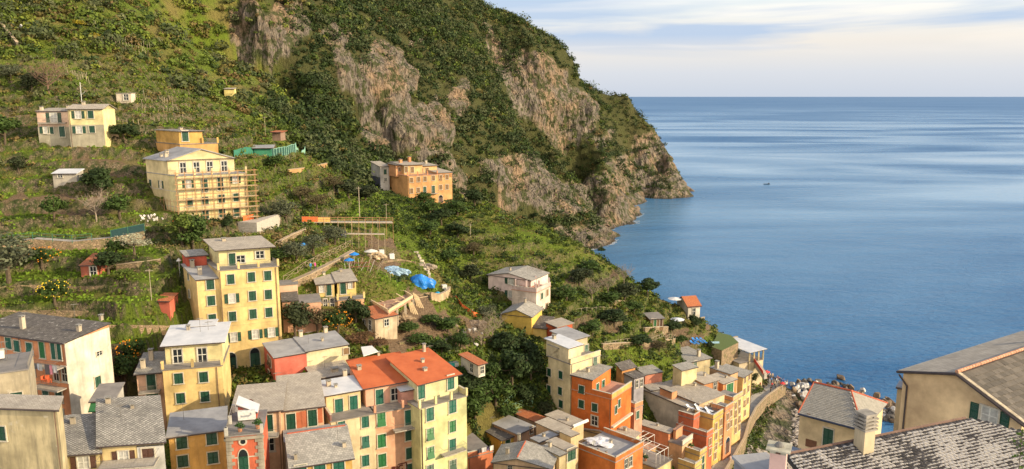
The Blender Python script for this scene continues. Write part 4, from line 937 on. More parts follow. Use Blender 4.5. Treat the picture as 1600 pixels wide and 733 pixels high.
H.rail(m, 'f', h=.8, solid=True, wall=plaster(SALM)); H.rail(m, 'l', h=.8, solid=True, wall=plaster(SALM)); H.win(m, 'f', [(996,648)], .9, 1.5)
# --- small houses by the shaded garden
q = zz(6.486, 720, 620)
def small(label, A, B, Y, D, wall, rmat, rise=.3, roof='shed', yaw=None, zb=20, ov=.2, **kw):
    H = House('house', label, 'house', GRP); m = H.block(A, B, Y=Y, X=D, side='D', yaw=yaw, roof=roof, rise=rise, wall=plaster(wall, .35), rmat=rmat, zb=zb, ov=ov, **kw); return H, m
H, m = small('mustard yellow house with brown slab roof, left of the lower cluster', (783,688.5), (808.7,679), 120, (748.5,665.8), (.64,.42,.08), 'darkslate', yaw=38, rise=.1)
H.win(m, 'f', q((475,490)), .95, 2.0, 'door'); H.chimney(m, st=(m.w*.6,m.d-.5), h=1.2)
H, m = small('pink house with smooth grey roof beside the mustard one', (808.7,679), (834.9,660.5), 121, (781.7,653), (.60,.38,.26), 'grey', yaw=46, rise=.1); H.win(m, 'f', q((593,420),(713,335)), .8, 1.3, 'shut', 'brown')
H, m = small('small house with the bright terracotta tiled roof', (838,660.5), (852.9,649), 126, (809.4,640), (.5,.35,.24), 'tile', yaw=46, rise=.1)
H, m = small('beige roofed house below the cream block, left half', (872.6,676.5), (891,666.5), 117, (844,658.5), (.60,.42,.27), 'beige', yaw=42, rise=0)
H, m = small('beige roofed house with white gutter below the cream block', (893.5,666.5), (912,654), 121, (858.8,647), (.64,.5,.3), 'beige', yaw=42, rise=0); g = MB(); g.bar(m.o-H.L-m.e2*.25+Vector((0,0,.1)), m.o+m.e1*m.w*1.25-H.L-m.e2*.25+Vector((0,0,.1)), .28, 6); g.obj('eaves_trough', simple('white plastic', (.68,.68,.66)), H.root); H.chimney(m, st=(1,2), h=.6, w=.35)
H, m = small('low house with patchy beige roof between two larger beige roofs', (892,683), (904,675), 114, (872.6,676), (.62,.48,.28), 'beige', yaw=42, rise=0, ov=.1)
H, m = small('cream house with green garage door under a beige roof', (885.7,705.5), (899.6,695.3), 110, (858.8,689), (.64,.52,.3), 'beige', yaw=42, rise=0); H.win(m, 'f', q((1120,580)), 1.8, 2.0, 'door', 'green')
H, m = small('low annex roof behind the big slate gable', (874,713), (884,706.5), 107, (848,698), (.6,.5,.3), 'slate', yaw=42, rise=0, ov=.15); H.chimney(m, st=(1,3), h=.9, w=.4)
H, m = small('narrow grey slab roof tucked behind the pink house', (842,692), (872,680), 114, (818,690), (.5,.4,.3), 'grey', rise=0, ov=.1); H.chimney(m, st=(2,1), h=.6, w=.4)
H = House('house', 'beige house under a broad slate gable with red ridge, bottom centre', 'house', GRP)
m = H.block((771,722), (860,733), Y=106, yaw=-14, d=5.5, roof='gt', rise=1.0, frac=.42, wall=plaster((.60,.44,.30), .4), rmat='slate', zb=20, ov=.35)
rd = MB(); a = m.o+m.e1*m.w*.42-H.L; a.z = m.H(m.w*.42, 0)-H.L.z+.2; rd.bar(a, a+m.e2*m.d, .1, 5); rd.obj('ridge_tiles', simple('red ridge tile', (.42,.10,.05), .8), H.root); H.chimney(m, st=(2.2,7), h=.9, w=.4); H.win(m, 'f', [(797,731)], .7, .7, 'dark')
H = House('house', 'brick-red terrace house between the lemon and mustard ones', 'house', GRP)
m = H.block((731,716), (770,700), Y=112, yaw=28, d=8, roof='terrace', wall=plaster((.56,.19,.10), .35), rmat='deck', zb=20); H.rail(m, 'f', h=.8, solid=True, wall=plaster((.56,.2,.11)))
t2 = H.sub(m, -.5, 1.6, 4.5, 7.5, 3.2, roof='terrace', wall=plaster((.56,.19,.10), .35), rmat='terra'); H.rail(t2, 'f', h=.8, solid=True, wall=plaster((.56,.2,.11))); H.win(t2, 'f', [(735,695)], 1, 1.6, 'dark'); TERR = m
q = zz(6.4875, 880, 620)
H = House('house', 'orange house with sunken white-tarped roof terrace, bottom right of centre', 'house', GRP); HS['tarp'] = H
m = H.block((900,699), (961.5,723), YB=113, X=(992,693), roof='terrace', wall=plaster((.60,.20,.06), .3), rmat='grey', zb=12); TARP = m
for f_ in 'frb': H.rail(m, f_, h=.75, solid=True, wall=plaster((.60,.20,.06)))
H.win(m, 'r', [(978,725),(985,721)], .9, 1.8, 'dark'); H.chimney(m, st=(m.w*.5,.8), h=.8, w=.25, mat=plaster(BRICKR)); H.chimney(m, st=(m.w*.7,.8), h=.8, w=.25, mat=plaster(BRICKR))
H = House('house', 'house with a folded grey slab roof behind the tarped terrace', 'house', GRP)
m = H.block((911,671), (984,690), YB=124, X=(993,679), d=4, roof='gt', rise=.5, frac=.35, wall=plaster((.62,.5,.3), .3), rmat='warmslate', zb=12)
# --- pale pink, green roof hut, garden houses
H = House('garden_house', 'white garden house with orange roof beside hanging laundry', 'hut'); H_ = H
m = H.block((747.8,570.5), (757.8,562), Y=122, d=5, yaw=40, roof='shed', rise=.4, zb=P(750,566,122).z-2.7, wall=plaster((.62,.57,.50), .3), rmat='tile', ov=.35); H.win(m, 'f', [(753,578)], .8, 1.3, 'dark'); H.win(m, 'l', [(737,575)], .9, 1.6, 'dark')
H = House('garden_house', 'little white house with orange roof alone among the ridge gardens', 'hut')
m = H.block((784.5,366), (804.5,364), Y=213, yaw=18, d=4.5, roof='shed', rise=.8, wall=plaster((.66,.60,.46), .3), rmat='tile', ov=.3, zb=P(790,380,213).z-1); H.win(m, 'f', [(798.5,369)], .8, .9, 'dark'); H.chimney(m, st=(.5,3), h=1.2, w=.4)
q = zz(5.235, 440, 400)
H = House('house', 'small yellow house with flat grey roof, left of the twin pair', 'house', GRP)
m = H.block((495.4,445), (522,441.5), Y=129, yaw=20, d=7, roof='shed', rise=.4, wall=plaster((.66,.52,.22), .3), rmat='warmslate', ov=.3, zb=P(500,466,129).z-3.5)
H.win(m, 'f', q((385,275)), .9, 2.1, 'door'); H.win(m, 'f', q((327,270)), .8, 1.2, 'open', 'wood'); l_ = H.sub(m, -.4, m.w+.3, -1.7, 0, -2.9, roof='terrace', wall=plaster((.64,.5,.24), .4), rmat='deck', zb=m.zb-2); H.win(l_, 'f', q((358,395),(413,390)), .7, 1.9, 'dark'); H.rail(l_, 'f', h=.8, posts=False)
H = House('house', 'small yellow house with grey roof and sunny terrace, right of the twin pair', 'house', GRP)
m = H.block((527,441.5), (556,436.5), Y=130, yaw=20, d=7.5, roof='shed', rise=.4, wall=plaster((.68,.54,.2), .3), rmat='warmslate', ov=.3, zb=P(535,466,129).z-2)
H.win(m, 'f', q((503,262)), 1.0, 2.1, 'door'); H.win(m, 'f', q((560,235)), .7, 1.3, 'open', 'wood'); l_ = H.sub(m, -.3, m.w+1, -2.2, 0, -2.7, roof='terrace', wall=plaster((.62,.38,.22), .4), rmat='deck', zb=m.zb-1); H.rail(l_, 'f', h=.8, pm=plaster(YEL))
H = House('house', 'low pink terrace house hugging the tallest yellow house', 'house', GRP)
m = H.block((441,472), (466,469), Y=122, yaw=18, d=6, roof='shed', rise=.3, wall=plaster((.62,.36,.24), .4), rmat='darkslate', ov=.1, zb=P(450,540,118).z)
l_ = H.sub(m, m.w, m.w+3.6, -.3, 5, -.4, roof='terrace', wall=plaster((.62,.36,.24), .4), rmat='deck', zb=m.zb); u_ = H.sub(m, -.5, m.w+.2, 5, 10, 1.6, roof='terrace', wall=plaster((.66,.46,.34), .3), rmat='deck', zb=m.zb)
q = zz(4.072, 560, 380)
H = House('house', 'old stone house with terracotta roof below the building site', 'house', GRP)
m = H.block((585.8,499), (620,482), Y=124, yaw=38, d=5.5, roof='shed', rise=.5, wall=plaster((.50,.40,.28), .9, 'rough old render'), rmat='tile', ov=.2); H.win(m, 'f', q((178,505)), .9, 1.2, 'dark'); H.win(m, 'l', q((40,520),(75,522)), 1.1, 2.0, 'dark')
# --- garden sheds on the left slope
H = House('shed', 'ruined red-roofed stone shed on the terraces with dark doorway', 'shed')
m = H.block((125.5,415.5), (151,414.5), Y=hit(135,433).y, yaw=3, d=4.5, roof='shed', rise=.9, wall=plaster((.42,.13,.08), .9), rmat='tile', ov=.15); H.win(m, 'f', [(146,424.5)], 1.0, 1.7, 'dark')
H = House('shed', 'little plain red hut at the edge of the lowest lawn', 'shed')
m = H.block((242,471), (264.6,471.5), Y=hit(252,488).y, yaw=-4, d=2.6, roof='shed', rise=.5, wall=plaster((.55,.15,.10), .3), rmat='tile', ov=.15)
H = House('shed', 'grey corrugated shed with one dark window on a high terrace', 'shed')
m = H.block((82,272), (119,271), Y=hit(98,286).y-.4, yaw=6, d=3, roof='shed', rise=.5, wall=plaster((.40,.37,.32), .5), rmat='white', ov=.2); H.win(m, 'f', [(94,275)], .9, .7, 'dark')
H = House('shed', 'roofless white ruin among vine rows', 'shed')
m = H.block((181,146), (204,145), Y=hit(190,156).y-2.5, yaw=6, d=3, roof='terrace', wall=plaster((.60,.52,.42), .6), rmat='deck'); H.win(m, 'f', [(197,152)], 1.2, 1.5, 'dark')
H = House('shed', 'tiny sunlit yellow hut high in the green scrub', 'shed')
m = H.block((350,139.5), (366,138), Y=hit(358,151).y-3, yaw=10, d=3, roof='shed', rise=.3, wall=plaster((.66,.56,.22), .3), rmat='beige', ov=.15)
H = House('shed', 'lone cottage near the hilltop above the cliff', 'shed')
m = H.block((547,14), (561,16), Y=425, yaw=-12, d=5, roof='gs', rise=1.2, wall=plaster((.55,.40,.28), .3), rmat='tile', ov=.3, zb=P(550,23,425).z-4); H.win(m, 'f', [(552,18)], .9, 1, 'dark'); H.win(m, 'f', [(557,18.5)], .9, 1, 'dark')
H = House('shed', 'small open red-roofed shelter above the green screens', 'shed')
m = H.block((425,207), (438,209), Y=205, yaw=-8, d=3, roof='shed', rise=.2, wall=plaster((.3,.2,.15), .5), rmat='tile', ov=.5, zb=P(430,214,205).z-1)
H = House('shed', 'green-sided garden shed with grey sheet roof behind screens', 'shed')
m = H.block((397,232), (424,230), Y=176, yaw=14, d=5, roof='shed', rise=.3, wall=plaster((.05,.22,.14), .3), rmat='grey', ov=.5, zb=P(400,243,176).z-2)
H = House('shed', 'dark slate hut on the slope beside the playground', 'shed')
m = H.block((540,389), (552,387), Y=152, yaw=15, d=4, roof='gs', rise=.7, wall=plaster((.35,.30,.25), .6), rmat='slate', ov=.3)
# --- right hand cluster towards the harbour
H = House('house', 'little orange house with steep dark slate roof behind the terraces', 'house', GRP)
m = H.block((972,578.5), (992.6,572.5), Y=150, X=(962,570), side='D', yaw=34, roof='shed', rise=.7, wall=plaster((.60,.30,.12), .3), rmat='darkslate')
H = House('house', 'grey stone hut with purple-brown slate roof and posts', 'house', GRP)
m = H.block((991,591.5), (1006,587), Y=148, X=(967,582), side='D', yaw=36, roof='shed', rise=.3, wall=plaster((.33,.32,.36), .4), rmat='darkslate'); H.win(m, 'f', [(995,600),(1002,598)], .7, 1.6, 'dark')
H = House('house', 'slate-roofed house below the sunbed terrace', 'house', GRP)
m = H.block((1076.6,566.5), (1110,557.8), Y=178, X=(1057,546), side='D', yaw=28, roof='shed', rise=.3, wall=plaster((.50,.42,.26), .5), rmat='slate', ov=.4); H.win(m, 'f', [(1086,569)], 1.0, 1.7); H.chimney(m, st=(m.w*.7,2), h=1.8, w=.7)
H = House('house', 'salmon house under a small pale slate roof beside the cream cube', 'house', GRP)
m = H.block((1008,586), (1035,583), Y=157, X=(1014,572), side='D', yaw=24, roof='shed', rise=.2, wall=plaster((.58,.24,.16), .3), rmat='slate', zb=16, ov=.15)
l_ = H.sub(m, -.4, m.w-.2, -2.8, 0, -2.6, roof='shed', rise=.3, wall=plaster(GREYW, .4), rmat='slate', zb=15, ov=.1)
H = House('house', 'large house with blank grey side wall and wide stone-slab roof', 'house', GRP); HS['grey'] = H
m = H.block((1004.5,609), (1073.5,638), YB=146, d=9, roof='shed', rise=.1, wall=plaster((.58,.53,.46), .3), rmat='beige', zb=12, ov=.1)
w2_ = H.sub(m, 4.0, m.w+.9, 2.6, 10.5, .55, roof='shed', rise=.2, wall=plaster((.6,.45,.28), .3), rmat='warmslate', zb=14, ov=.2)
mm = H.sub(m, m.w*.35, m.w*.62, .6, 2.2, 1.7, roof='flat', wall=plaster((.58,.28,.15), .3), rmat='warmslate', ov=.1)
for k in range(5): H.chimney(w2_, st=(1.2+k*1.9,.5), h=.35, w=.3, cap=False)
H.win(w2_, 'r', [(1103,640),(1110,636)], 1.0, 2.0, 'door', 'wood')
H = House('house', 'cream cube penthouse with pale roof amid the slab roofs', 'house', GRP)
m = H.block((1065.4,579.5), (1089,576), Y=156, X=(1040,574), side='D', yaw=30, roof='shed', rise=.3, wall=plaster((.66,.57,.34), .3), rmat='slate', zb=18, ov=.2)
H = House('house', 'orange house with beige roof left of the green roller door', 'house', GRP)
m = H.block((1100.6,600.5), (1122.7,596.5), Y=156, X=(1086,584.6), side='D', yaw=33, roof='shed', rise=.3, wall=plaster((.60,.27,.12), .3), rmat='beige', zb=14, ov=.2); H.win(m, 'f', [(1117,603)], 1.0, 1.9, 'dark')
H = House('house', 'orange house with big green terrace door under a sand-coloured roof', 'house', GRP)
m = H.block((1130,600.5), (1151,594), Y=159, X=(1116,585.4), side='D', yaw=38, roof='shed', rise=.3, wall=plaster((.60,.28,.12), .3), rmat='beige', zb=12, ov=.2); H.win(m, 'f', [(1140,607)], 2.4, 2.4, 'door', 'bright')
l_ = H.block((1145,627.5), (1160,615), Y=152, X=(1122,616), side='D', yaw=48, roof='terrace', wall=plaster((.66,.46,.2), .3), rmat='deck', zb=8); H.rail(l_, 'f', h=.8, solid=True, wall=plaster((.62,.38,.2))); H.rail(l_, 'l', h=.8, solid=True, wall=plaster((.6,.28,.13)))
H.win(l_, 'f', [(1149,634),(1155,629),(1149,646),(1155,641),(1149,659),(1155,654),(1149,672),(1155,667)], .9, 1.4, 'shut', 'wood')
H = House('house', 'tall yellow-fronted house with blue-grey slate roof nearest the harbour', 'house', GRP)
m = H.block((1161,590.5), (1175,581), Y=167, X=(1136,569), side='D', yaw=50, roof='shed', rise=.3, wall=plaster((.66,.48,.22), .3), rmat='slate', zb=6, ov=.2)
H.win(m, 'f', [(1163.8,593.5),(1170.5,588.5),(1163,612),(1169,607),(1163,630),(1168,626),(1163.5,645)], .9, 1.5, 'shut', 'wood')
H = House('house', 'long grey roofed house tucked behind the harbour row', 'house', GRP)
m = H.block((1141.5,585.5), (1153,579.5), Y=163, X=(1113.7,573), side='D', yaw=42, roof='shed', rise=.1, wall=plaster((.55,.35,.2), .3), rmat='slate', zb=14, ov=.1); H.chimney(m, st=(.8,m.d*.75), h=1.8, w=.7)
for lab, A, B, Y, D, wl, nw, zb_, ww in (
  ('yellow street-front house topped by a sun lounger terrace', (1114,656), (1132,641.5), 141, (1098,640), (.66,.44,.14), 3, 8, [(1118.5,666),(1126,659.5),(1118.5,681),(1126,674.5),(1118.5,697),(1126,690),(1117,712)]),
  ('red arched house on the sloping harbour street', (1133,643), (1145.5,632), 144, (1118,634), (.60,.26,.13), 3, 8, [(1136.5,651),(1142,645.5),(1137,666),(1142,661)]),
  ('brick red stepped-terrace house beside the yellow street front', (1104,683), (1114,673), 137, (1071,659), (.48,.14,.075), 3, 8, [(1109,690),(1109,706)]),
  ('lower yellow house with planted terrace at the bottom of the street', (1093,713), (1104,701), 131, (1068,704), (.62,.44,.16), 2, 8, [(1098,718),(1098,730)]),
  ('amber terrace house at the bottom edge near the street', (1085,733), (1096,722), 127, (1063,722), (.62,.42,.16), 2, 8, [])):
    H = House('house', lab, 'house', GRP)
    m = H.block(A, B, Y=Y, X=D, side='D', yaw=48, roof='terrace', wall=plaster(wl, .3), rmat='deck', zb=zb_)
    H.win(m, 'f', ww, .9, 1.4, 'shut', 'wood' if nw == 3 else 'green'); H.rail(m, 'f', h=.8, solid=True, wall=plaster(wl)); H.rail(m, 'l', h=.8, solid=True, wall=plaster(wl))
    if 'lounger' in lab: LOUNGE = m; H.cornice(m, 'f', m.z-3, .1, .06); H.cornice(m, 'f', m.z-6, .1, .06)
    if 'arched' in lab: H.win(m, 'f', [(1136.5,696)], 1.8, 3.4, 'arch', 'brown')
    if 'brick red' in lab:
        s2 = H.sub(m, .1, m.w-.1, m.d*.45, m.d*.95, 2.6, roof='terrace', wall=plaster(wl, .3), rmat='deck'); H.rail(s2, 'f', h=.8, solid=True, wall=plaster(wl)); H.rail(s2, 'l', h=.8, solid=True, wall=plaster(wl))
    if 'planted' in lab: PLT = m
H = House('house', 'long mossy slab roof in front of the grey blank wall', 'house', GRP)
m = H.block((1044.7,677.5), (1053,664), Y=134, X=(1000,662), side='D', yaw=52, roof='shed', rise=.1, wall=plaster((.60,.24,.12), .3), rmat='warmslate', zb=10, ov=.2); H.chimney(m, st=(m.w*.7,m.d*.5), h=.5, w=.35)
H = House('house', 'peach terraced house with railings right of the long slab roof', 'house', GRP)
m = H.block((1066,697), (1082,678), Y=132, X=(1048,688), side='D', yaw=50, roof='terrace', wall=plaster((.64,.40,.24), .3), rmat='deck', zb=10); H.rail(m, 'f', h=.8, solid=True, wall=plaster((.55,.5,.42))); H.rail(m, 'l', h=.8, posts=False); s2 = H.sub(m, 1.2, m.w-.2, 2.0, m.d*.9, 2.0, roof='terrace', wall=plaster((.60,.30,.16), .3), rmat='terra'); H.rail(s2, 'f', h=.8, posts=False)
H = House('house', 'house with white pergola frames on its cluttered roof terrace', 'house', GRP); HS['pergola'] = H
m = H.block((1026,733), (1050,706), Y=123, X=(992,708), side='D', yaw=46, roof='terrace', wall=plaster((.60,.46,.24), .3), rmat='deck', zb=10); PERG = m; H.rail(m, 'f', h=.8, posts=False); H.rail(m, 'l', h=.8, posts=False)
H = House('house', 'house with pinkish tiled terrace and white drying frames', 'house', GRP)
m = H.block((1003,712), (1028,690), Y=130, X=(982,694), side='D', yaw=46, roof='terrace', wall=plaster((.62,.42,.2), .3), rmat='terra', zb=10); PINKT = m; H.rail(m, 'l', h=.8, solid=True, wall=plaster((.62,.42,.2)))
H = House('house', 'orange-roofed white house at the tip of the point', 'house', GRP)
m = H.block((1075.5,479), (1094,479.5), Y=206, yaw=14, d=7, roof='gs', rise=1.9, wall=plaster((.64,.60,.52), .3), rmat='tile', ov=.4, zb=P(1080,491,206).z-1.5); H.win(m, 'f', [(1084,487)], 1.0, 2.0, 'dark')
H = House('shed', 'timber garden hut of mismatched doors on the stone platform', 'shed')
m = H.block((1016,499), (1037,497), Y=183, yaw=12, d=4, roof='shed', rise=.3, wall=simple('weathered timber', (.20,.12,.06)), rmat='deck', ov=.3, zb=P(1020,511,183).z-1)
for u, c_ in ((1019,'wood'),(1023.5,'bright'),(1028,'wood'),(1033,'brown')): H.win(m, 'f', [(u,504)], .65, 1.9, 'door', c_)
# --- bar with white canopy
H = House('pavilion', 'open seaside bar with white canopy roof above the rocks', 'pavilion')
m = H.block((1171.6,551), (1195.5,548.5), Y=196, X=(1150,529), side='D', yaw=30, roof='shed', rise=.2, wall=plaster(CREAM), rmat='white', ov=.4, nowall=True, zb=0)
cn = H.sub(m, .2, m.w-.2, .2, m.d-.2, -3.0, roof='terrace', wall=plaster((.60,.50,.32), .4), rmat='deck', zb=3)
for i in range(4):
    for j in range(2):
        g = MB(); a = m.o+m.e1*(.3+i*(m.w-.6)/3)+m.e2*(.3+j*(m.d-.6))-H.L; g.box(a+Vector((-.18,-.18,-3.0)), Vector((.36,0,0)), Vector((0,.36,0)), Vector((0,0,3.0))); g.obj('pillar', plaster(CREAM), H.root)
H.rail(cn, 'f', h=.9, posts=False); H.rail(cn, 'r', h=.9, posts=False)
b2 = H.sub(m, -3.2, .2, .5, m.d, -2.6, roof='shed', rise=.3, wall=plaster((.5,.42,.3), .4), rmat='deck', zb=4)
# ================================================================== NEAR HOUSES ON THE RIGHT
H = House('house', 'tan gabled house with one open dark shutter, right edge', 'house', GRP); HS['tan'] = H
zA = P(1412,580,60).z
m = H.block((1412,580.5), (1600,640), Y=60, yaw=-58, d=20, roof='gt', rise=1.2, frac=.475, riseR=2.0, wall=plaster((.58,.44,.28), .12), rmat='beige', ov=.0, zb=38, nowall=True, fascia=False)
# rebuild the walls and the roof with their own two slopes
o, e1, e2, w, d, z = m.o, m.e1, m.e2, m.w, m.d, m.z
for ch in list(H.root.children): bpy.data.objects.remove(ch)
W2 = lambda a, b, zz_: Vector((o.x+e1.x*a+e2.x*b, o.y+e1.y*a+e2.y*b, zz_))-H.L
x = w*.475; hz = lambda a: z+1.2*a/x if a <= x else z+1.2-2.15*(a-x)/(w-x)
g = MB()
g.poly([W2(0,0,38), W2(w,0,38), W2(w,0,hz(w)), W2(x,0,hz(x)), W2(0,0,z)]); g.poly([W2(0,d,38), W2(0,0,38), W2(0,0,z), W2(0,d,z)]); g.poly([W2(w,0,38), W2(w,d,38), W2(w,d,hz(w)), W2(w,0,hz(w))])
g.obj('wall', plaster((.80,.57,.34), .05, 'smooth tan render'), H.root)
g = MB()
def slab(g, a0, a1, b0, b1, z0, z1, th, uvs=1):
    t = [W2(a0,b0,z0+th), W2(a1,b0,z1+th), W2(a1,b1,z1+th), W2(a0,b1,z0+th)]; bt = [W2(a0,b0,z0+.01), W2(a1,b0,z1+.01), W2(a1,b1,z1+.01), W2(a0,b1,z0+.01)]
    g.poly(t, [(b0,a0),(b0,a1),(b1,a1),(b1,a0)]); g.poly(bt[::-1])
    for i in range(4): j = (i+1) % 4; g.poly([bt[i], bt[j], t[j], t[i]])
slab(g, -.35, x, -.3, d, z-.1, hz(x), .14); g.obj('roof', roofmat('warmslate'), H.root)
# the right slope is laid in rows of big slabs
def tile_field(name, parent, O, EU, EV, NU, NV, tw, th_, mats, jit=.02, thick=.03, skip=None, seed=1, curve=.0):
    """rows of overlapping roof slabs: O corner, EU along the eaves, EV up the slope"""
    rn = random.Random(seed); N_ = EU.cross(EV).normalized(); V_ = []; F_ = []; A_ = []; E_ = []
    for j in range(NV):
        off = (j % 2)*.5
        for i in range(-1, NU+1):
            u0 = (i+off)*tw+rn.uniform(-jit, jit); u1 = u0+tw*.97
            u0 = max(0, u0); u1 = min(NU*tw, u1)
            if u1-u0 < tw*.15: continue
            v0 = j*th_+rn.uniform(-jit, jit); v1 = v0+th_*1.45
            if skip and skip((u0+u1)/2, v0): continue
            lift = thick*1.5+rn.uniform(0, jit); k = len(V_); s_ = rn.random(); tilt = rn.uniform(-.012,.012)
            um = (u0+u1)/2
            for (uu, vv, hh) in ((u0,v0,lift+tilt),(um,v0,lift+curve),(u1,v0,lift-tilt),(u1,v1,.012),(um,v1,.012+curve),(u0,v1,.012)):
                V_.append(tuple(O+EU*uu+EV*vv+N_*hh))
            for (uu, vv, hh) in ((u0,v0,lift+tilt-thick),(um,v0,lift+curve-thick),(u1,v0,lift-tilt-thick)): V_.append(tuple(O+EU*uu+EV*vv+N_*hh))
            A_ += [s_]*9; E_ += [1,1,1,0,0,0,1,1,1]
            F_ += [(k,k+1,k+4,k+5),(k+1,k+2,k+3,k+4),(k+6,k+7,k+1,k),(k+7,k+8,k+2,k+1),(k+6,k,k+5,k+5),(k+8,k+3,k+2,k+2)]
    F_ = [f if len(set(f)) == 4 else tuple(dict.fromkeys(f)) for f in F_]
    me = bpy.data.meshes.new(name); me.from_pydata(V_, [], F_); me.update(); a = me.attributes.new('rnd', 'FLOAT', 'POINT'); a.data.foreach_set('value', A_); a = me.attributes.new('edge', 'FLOAT', 'POINT'); a.data.foreach_set('value', E_)
    for mt in mats: me.materials.append(mt)
    return link(bpy.data.objects.new(name, me), parent)
def mat_tiles(name, dark, light, lichen, lich_amt, sc=1.0, ed=0.0):
    n = NT(name); p = n.pos(); r = n.attr('rnd', 2)
    c_ = n.mix(r, dark, light); f = n.noise(p, 2.6*sc, 6, .72); f2 = n.noise(p, .32*sc, 4, .6); f3 = n.noise(p, 14*sc, 3, .6)
    c_ = n.mix(n.ramp(f3, [(.4, 0), (.7, .4)]), c_, tuple(x*.5 for x in dark))
    am = n.math('ADD', n.math('ADD', n.math('MULTIPLY', f, .42), n.math('MULTIPLY', f2, .85)), n.math('MULTIPLY', r, .14))
    if ed: am = n.math('ADD', am, n.math('MULTIPLY', n.attr('edge', 2), ed))
    c_ = n.mix(n.ramp(am, [(lich_amt, 0), (lich_amt+.05, .92)]), c_, lichen)
    n.bump(f3, .5, .02); return n.fin(c_, .92, .2)
sl_ = math.hypot(w-x+.35, 2.15*(w-x+.35)/(w-x)); EVv = (W2(x,0,hz(x))-W2(w+.35,0,hz(w)-2.15*.35/(w-x))).normalized()
O_ = W2(w+.35,-.3,hz(w)-2.15*.35/(w-x)+.06); EUu = e2
g = MB(); slab(g, x, w+.35, -.3, d, hz(x), hz(w)-2.15*.35/(w-x), .05); g.obj('roof_boarding', M_FASC(), H.root)
tile_field('roof', H.root, O_, EUu, EVv, int((d+.3)/.62), int(sl_/.44), .62, .44, [mat_tiles('brown slab tiles', (.10,.09,.078), (.18,.16,.138), (.36,.33,.28), .90)], .02, .04, seed=3)
g = MB(); a = W2(x,-.3,hz(x)+.2); N2 = int((d+.3)/.42)
for k in range(N2): g.bar(a+e2*(k*.42), a+e2*(k*.42+.46), .15, 7, r2=.12)
g.obj('ridge_tiles', simple('terracotta ridge tile', (.50,.27,.17), .85, .4), H.root)
g = MB()
for k in range(14): f0 = k/14.; a = W2(x+(w+.35-x)*f0, -.24, 0); zz0 = hz(x)-2.15*(w+.35-x)/(w-x)*f0; g.box(Vector((a.x,a.y,zz0-H.L.z+.07)), (W2(x+(w+.35-x)*(f0+.065),-.24,0)-W2(x+(w+.35-x)*f0,-.24,0))+Vector((0,0,-2.15*(w+.35-x)/(w-x)*.065)), e2*.35, Vector((0,0,.09)))
g.obj('verge_tiles', simple('pale verge tile', (.42,.36,.27), .9, .4), H.root)
g = MB(); a = W2(-.35,-.34,z-.08); b = W2(x,-.34,hz(x)); c2 = W2(w+.35,-.34,hz(w)-.2)
g.bar(a, b, .11, 6); g.bar(b, c2, .11, 6); g.bar(a, a+e2*d, .1, 6); g.obj('gutter', M_FASC(), H.root)
g = MB(); a = W2(-.2,-.3,z-.25); b = W2(.45,-.1,z-1.1); g.bar(a, b, .075, 7); g.bar(b, b-Vector((0,0,9)), .075, 7); g.obj('downpipe', M_FASC(), H.root)
m.z = z; H.blocks = [m]
p_, dr, n = H.at(m, 'f', 1546, 650)
pp = Vector((p_.x, p_.y, P(1546,650,p_.y).z)); H.winat(pp, dr, 1.25, 1.35, 'open', 'green')
H.chimney(m, st=(x-1.2,d-6), w=.4, h=.4)
# neighbour sliver
H = House('house', 'narrow tan wall seen left of the tan gabled house', 'house', GRP)
m = H.block((1402,606), (1413,604), Y=66, yaw=-35, d=1.6, roof='flat', wall=plaster((.55,.42,.26), .3), rmat='grey', ov=.1, zb=36)
# --- slate hipped house
H = House('house', 'cream house with neat grey tiles and red hips by the boulders', 'house', GRP); HS['hip'] = H
m = H.block((1250,644), (1345,690), Y=88, yaw=-40, d=9.5, roof='gs', rise=2.3, frac=.5, wall=plaster((.72,.56,.34), .12), rmat='slate', ov=.35, zb=20, fascia=False)
for ch in list(H.root.children):
    if ch.name.startswith(('roof', 'wall')): bpy.data.objects.remove(ch)
o, e1, e2, w, d, z = m.o, m.e1, m.e2, m.w, m.d, m.z
W2 = lambda a, b, zz_: Vector((o.x+e1.x*a+e2.x*b, o.y+e1.y*a+e2.y*b, zz_))-H.L
hipx = w*.62
g = MB(); g.box(W2(0,0,20), e1*w, e2*d, Vector((0,0,z-20))); g.poly([W2(.01,0,z), W2(.01,d,z), W2(.01,d/2,z+2.2)]); g.obj('wall', plaster((.72,.56,.34), .12), H.root)
g = MB(); ov = .35; A0 = W2(-.1,-ov,z-.12); A1 = W2(w+ov,-ov,z-.12); A2 = W2(w+ov,d+ov,z-.12); A3 = W2(-.1,d+ov,z-.12); Rr0 = W2(-.1,d/2,z+2.3); Rr1 = W2(hipx,d/2,z+2.3)
up = Vector((0,0,.06))
for f in ([A0,A1,Rr1,Rr0],[A1,A2,Rr1],[A2,A3,Rr0,Rr1]): g.poly([p+up for p in f]); g.poly([p-up for p in f][::-1])
g.poly([A0-up,A1-up,A1+up,A0+up]); g.poly([A0-up,A0+up,Rr0+up,A3+up,A3-up,Rr0-up]); g.obj('roof_boarding', simple('grey roofing felt', (.16,.155,.15)), H.root)
TM = mat_tiles('grey roof slates', (.30,.285,.25), (.37,.35,.31), (.45,.43,.38), .95)
EVv = (Rr0-A0).normalized(); L1 = (Rr0-A0).length; hx = (w+ov-hipx)
tile_field('roof', H.root, A0+up*1.1, e1, EVv, int((w+ov+.1)/.36)+1, int(L1/.27), .36, .27, [TM], .006, .038, skip=lambda u, v: u > w+ov+.05-hx*(v/L1)*1.0, seed=5)
EV2 = (Rr1-(A1+(A2-A1)*.5)).normalized(); L2 = (Rr1-(A1+(A2-A1)*.5)).length; W2_ = (A2-A1).length
tile_field('roof', H.root, A1+up*1.1, e2, EV2, int(W2_/.36), int(L2/.27), .36, .27, [TM], .006, .038, skip=lambda u, v: u < W2_/2*(v/L2) or u > W2_-W2_/2*(v/L2), seed=6)
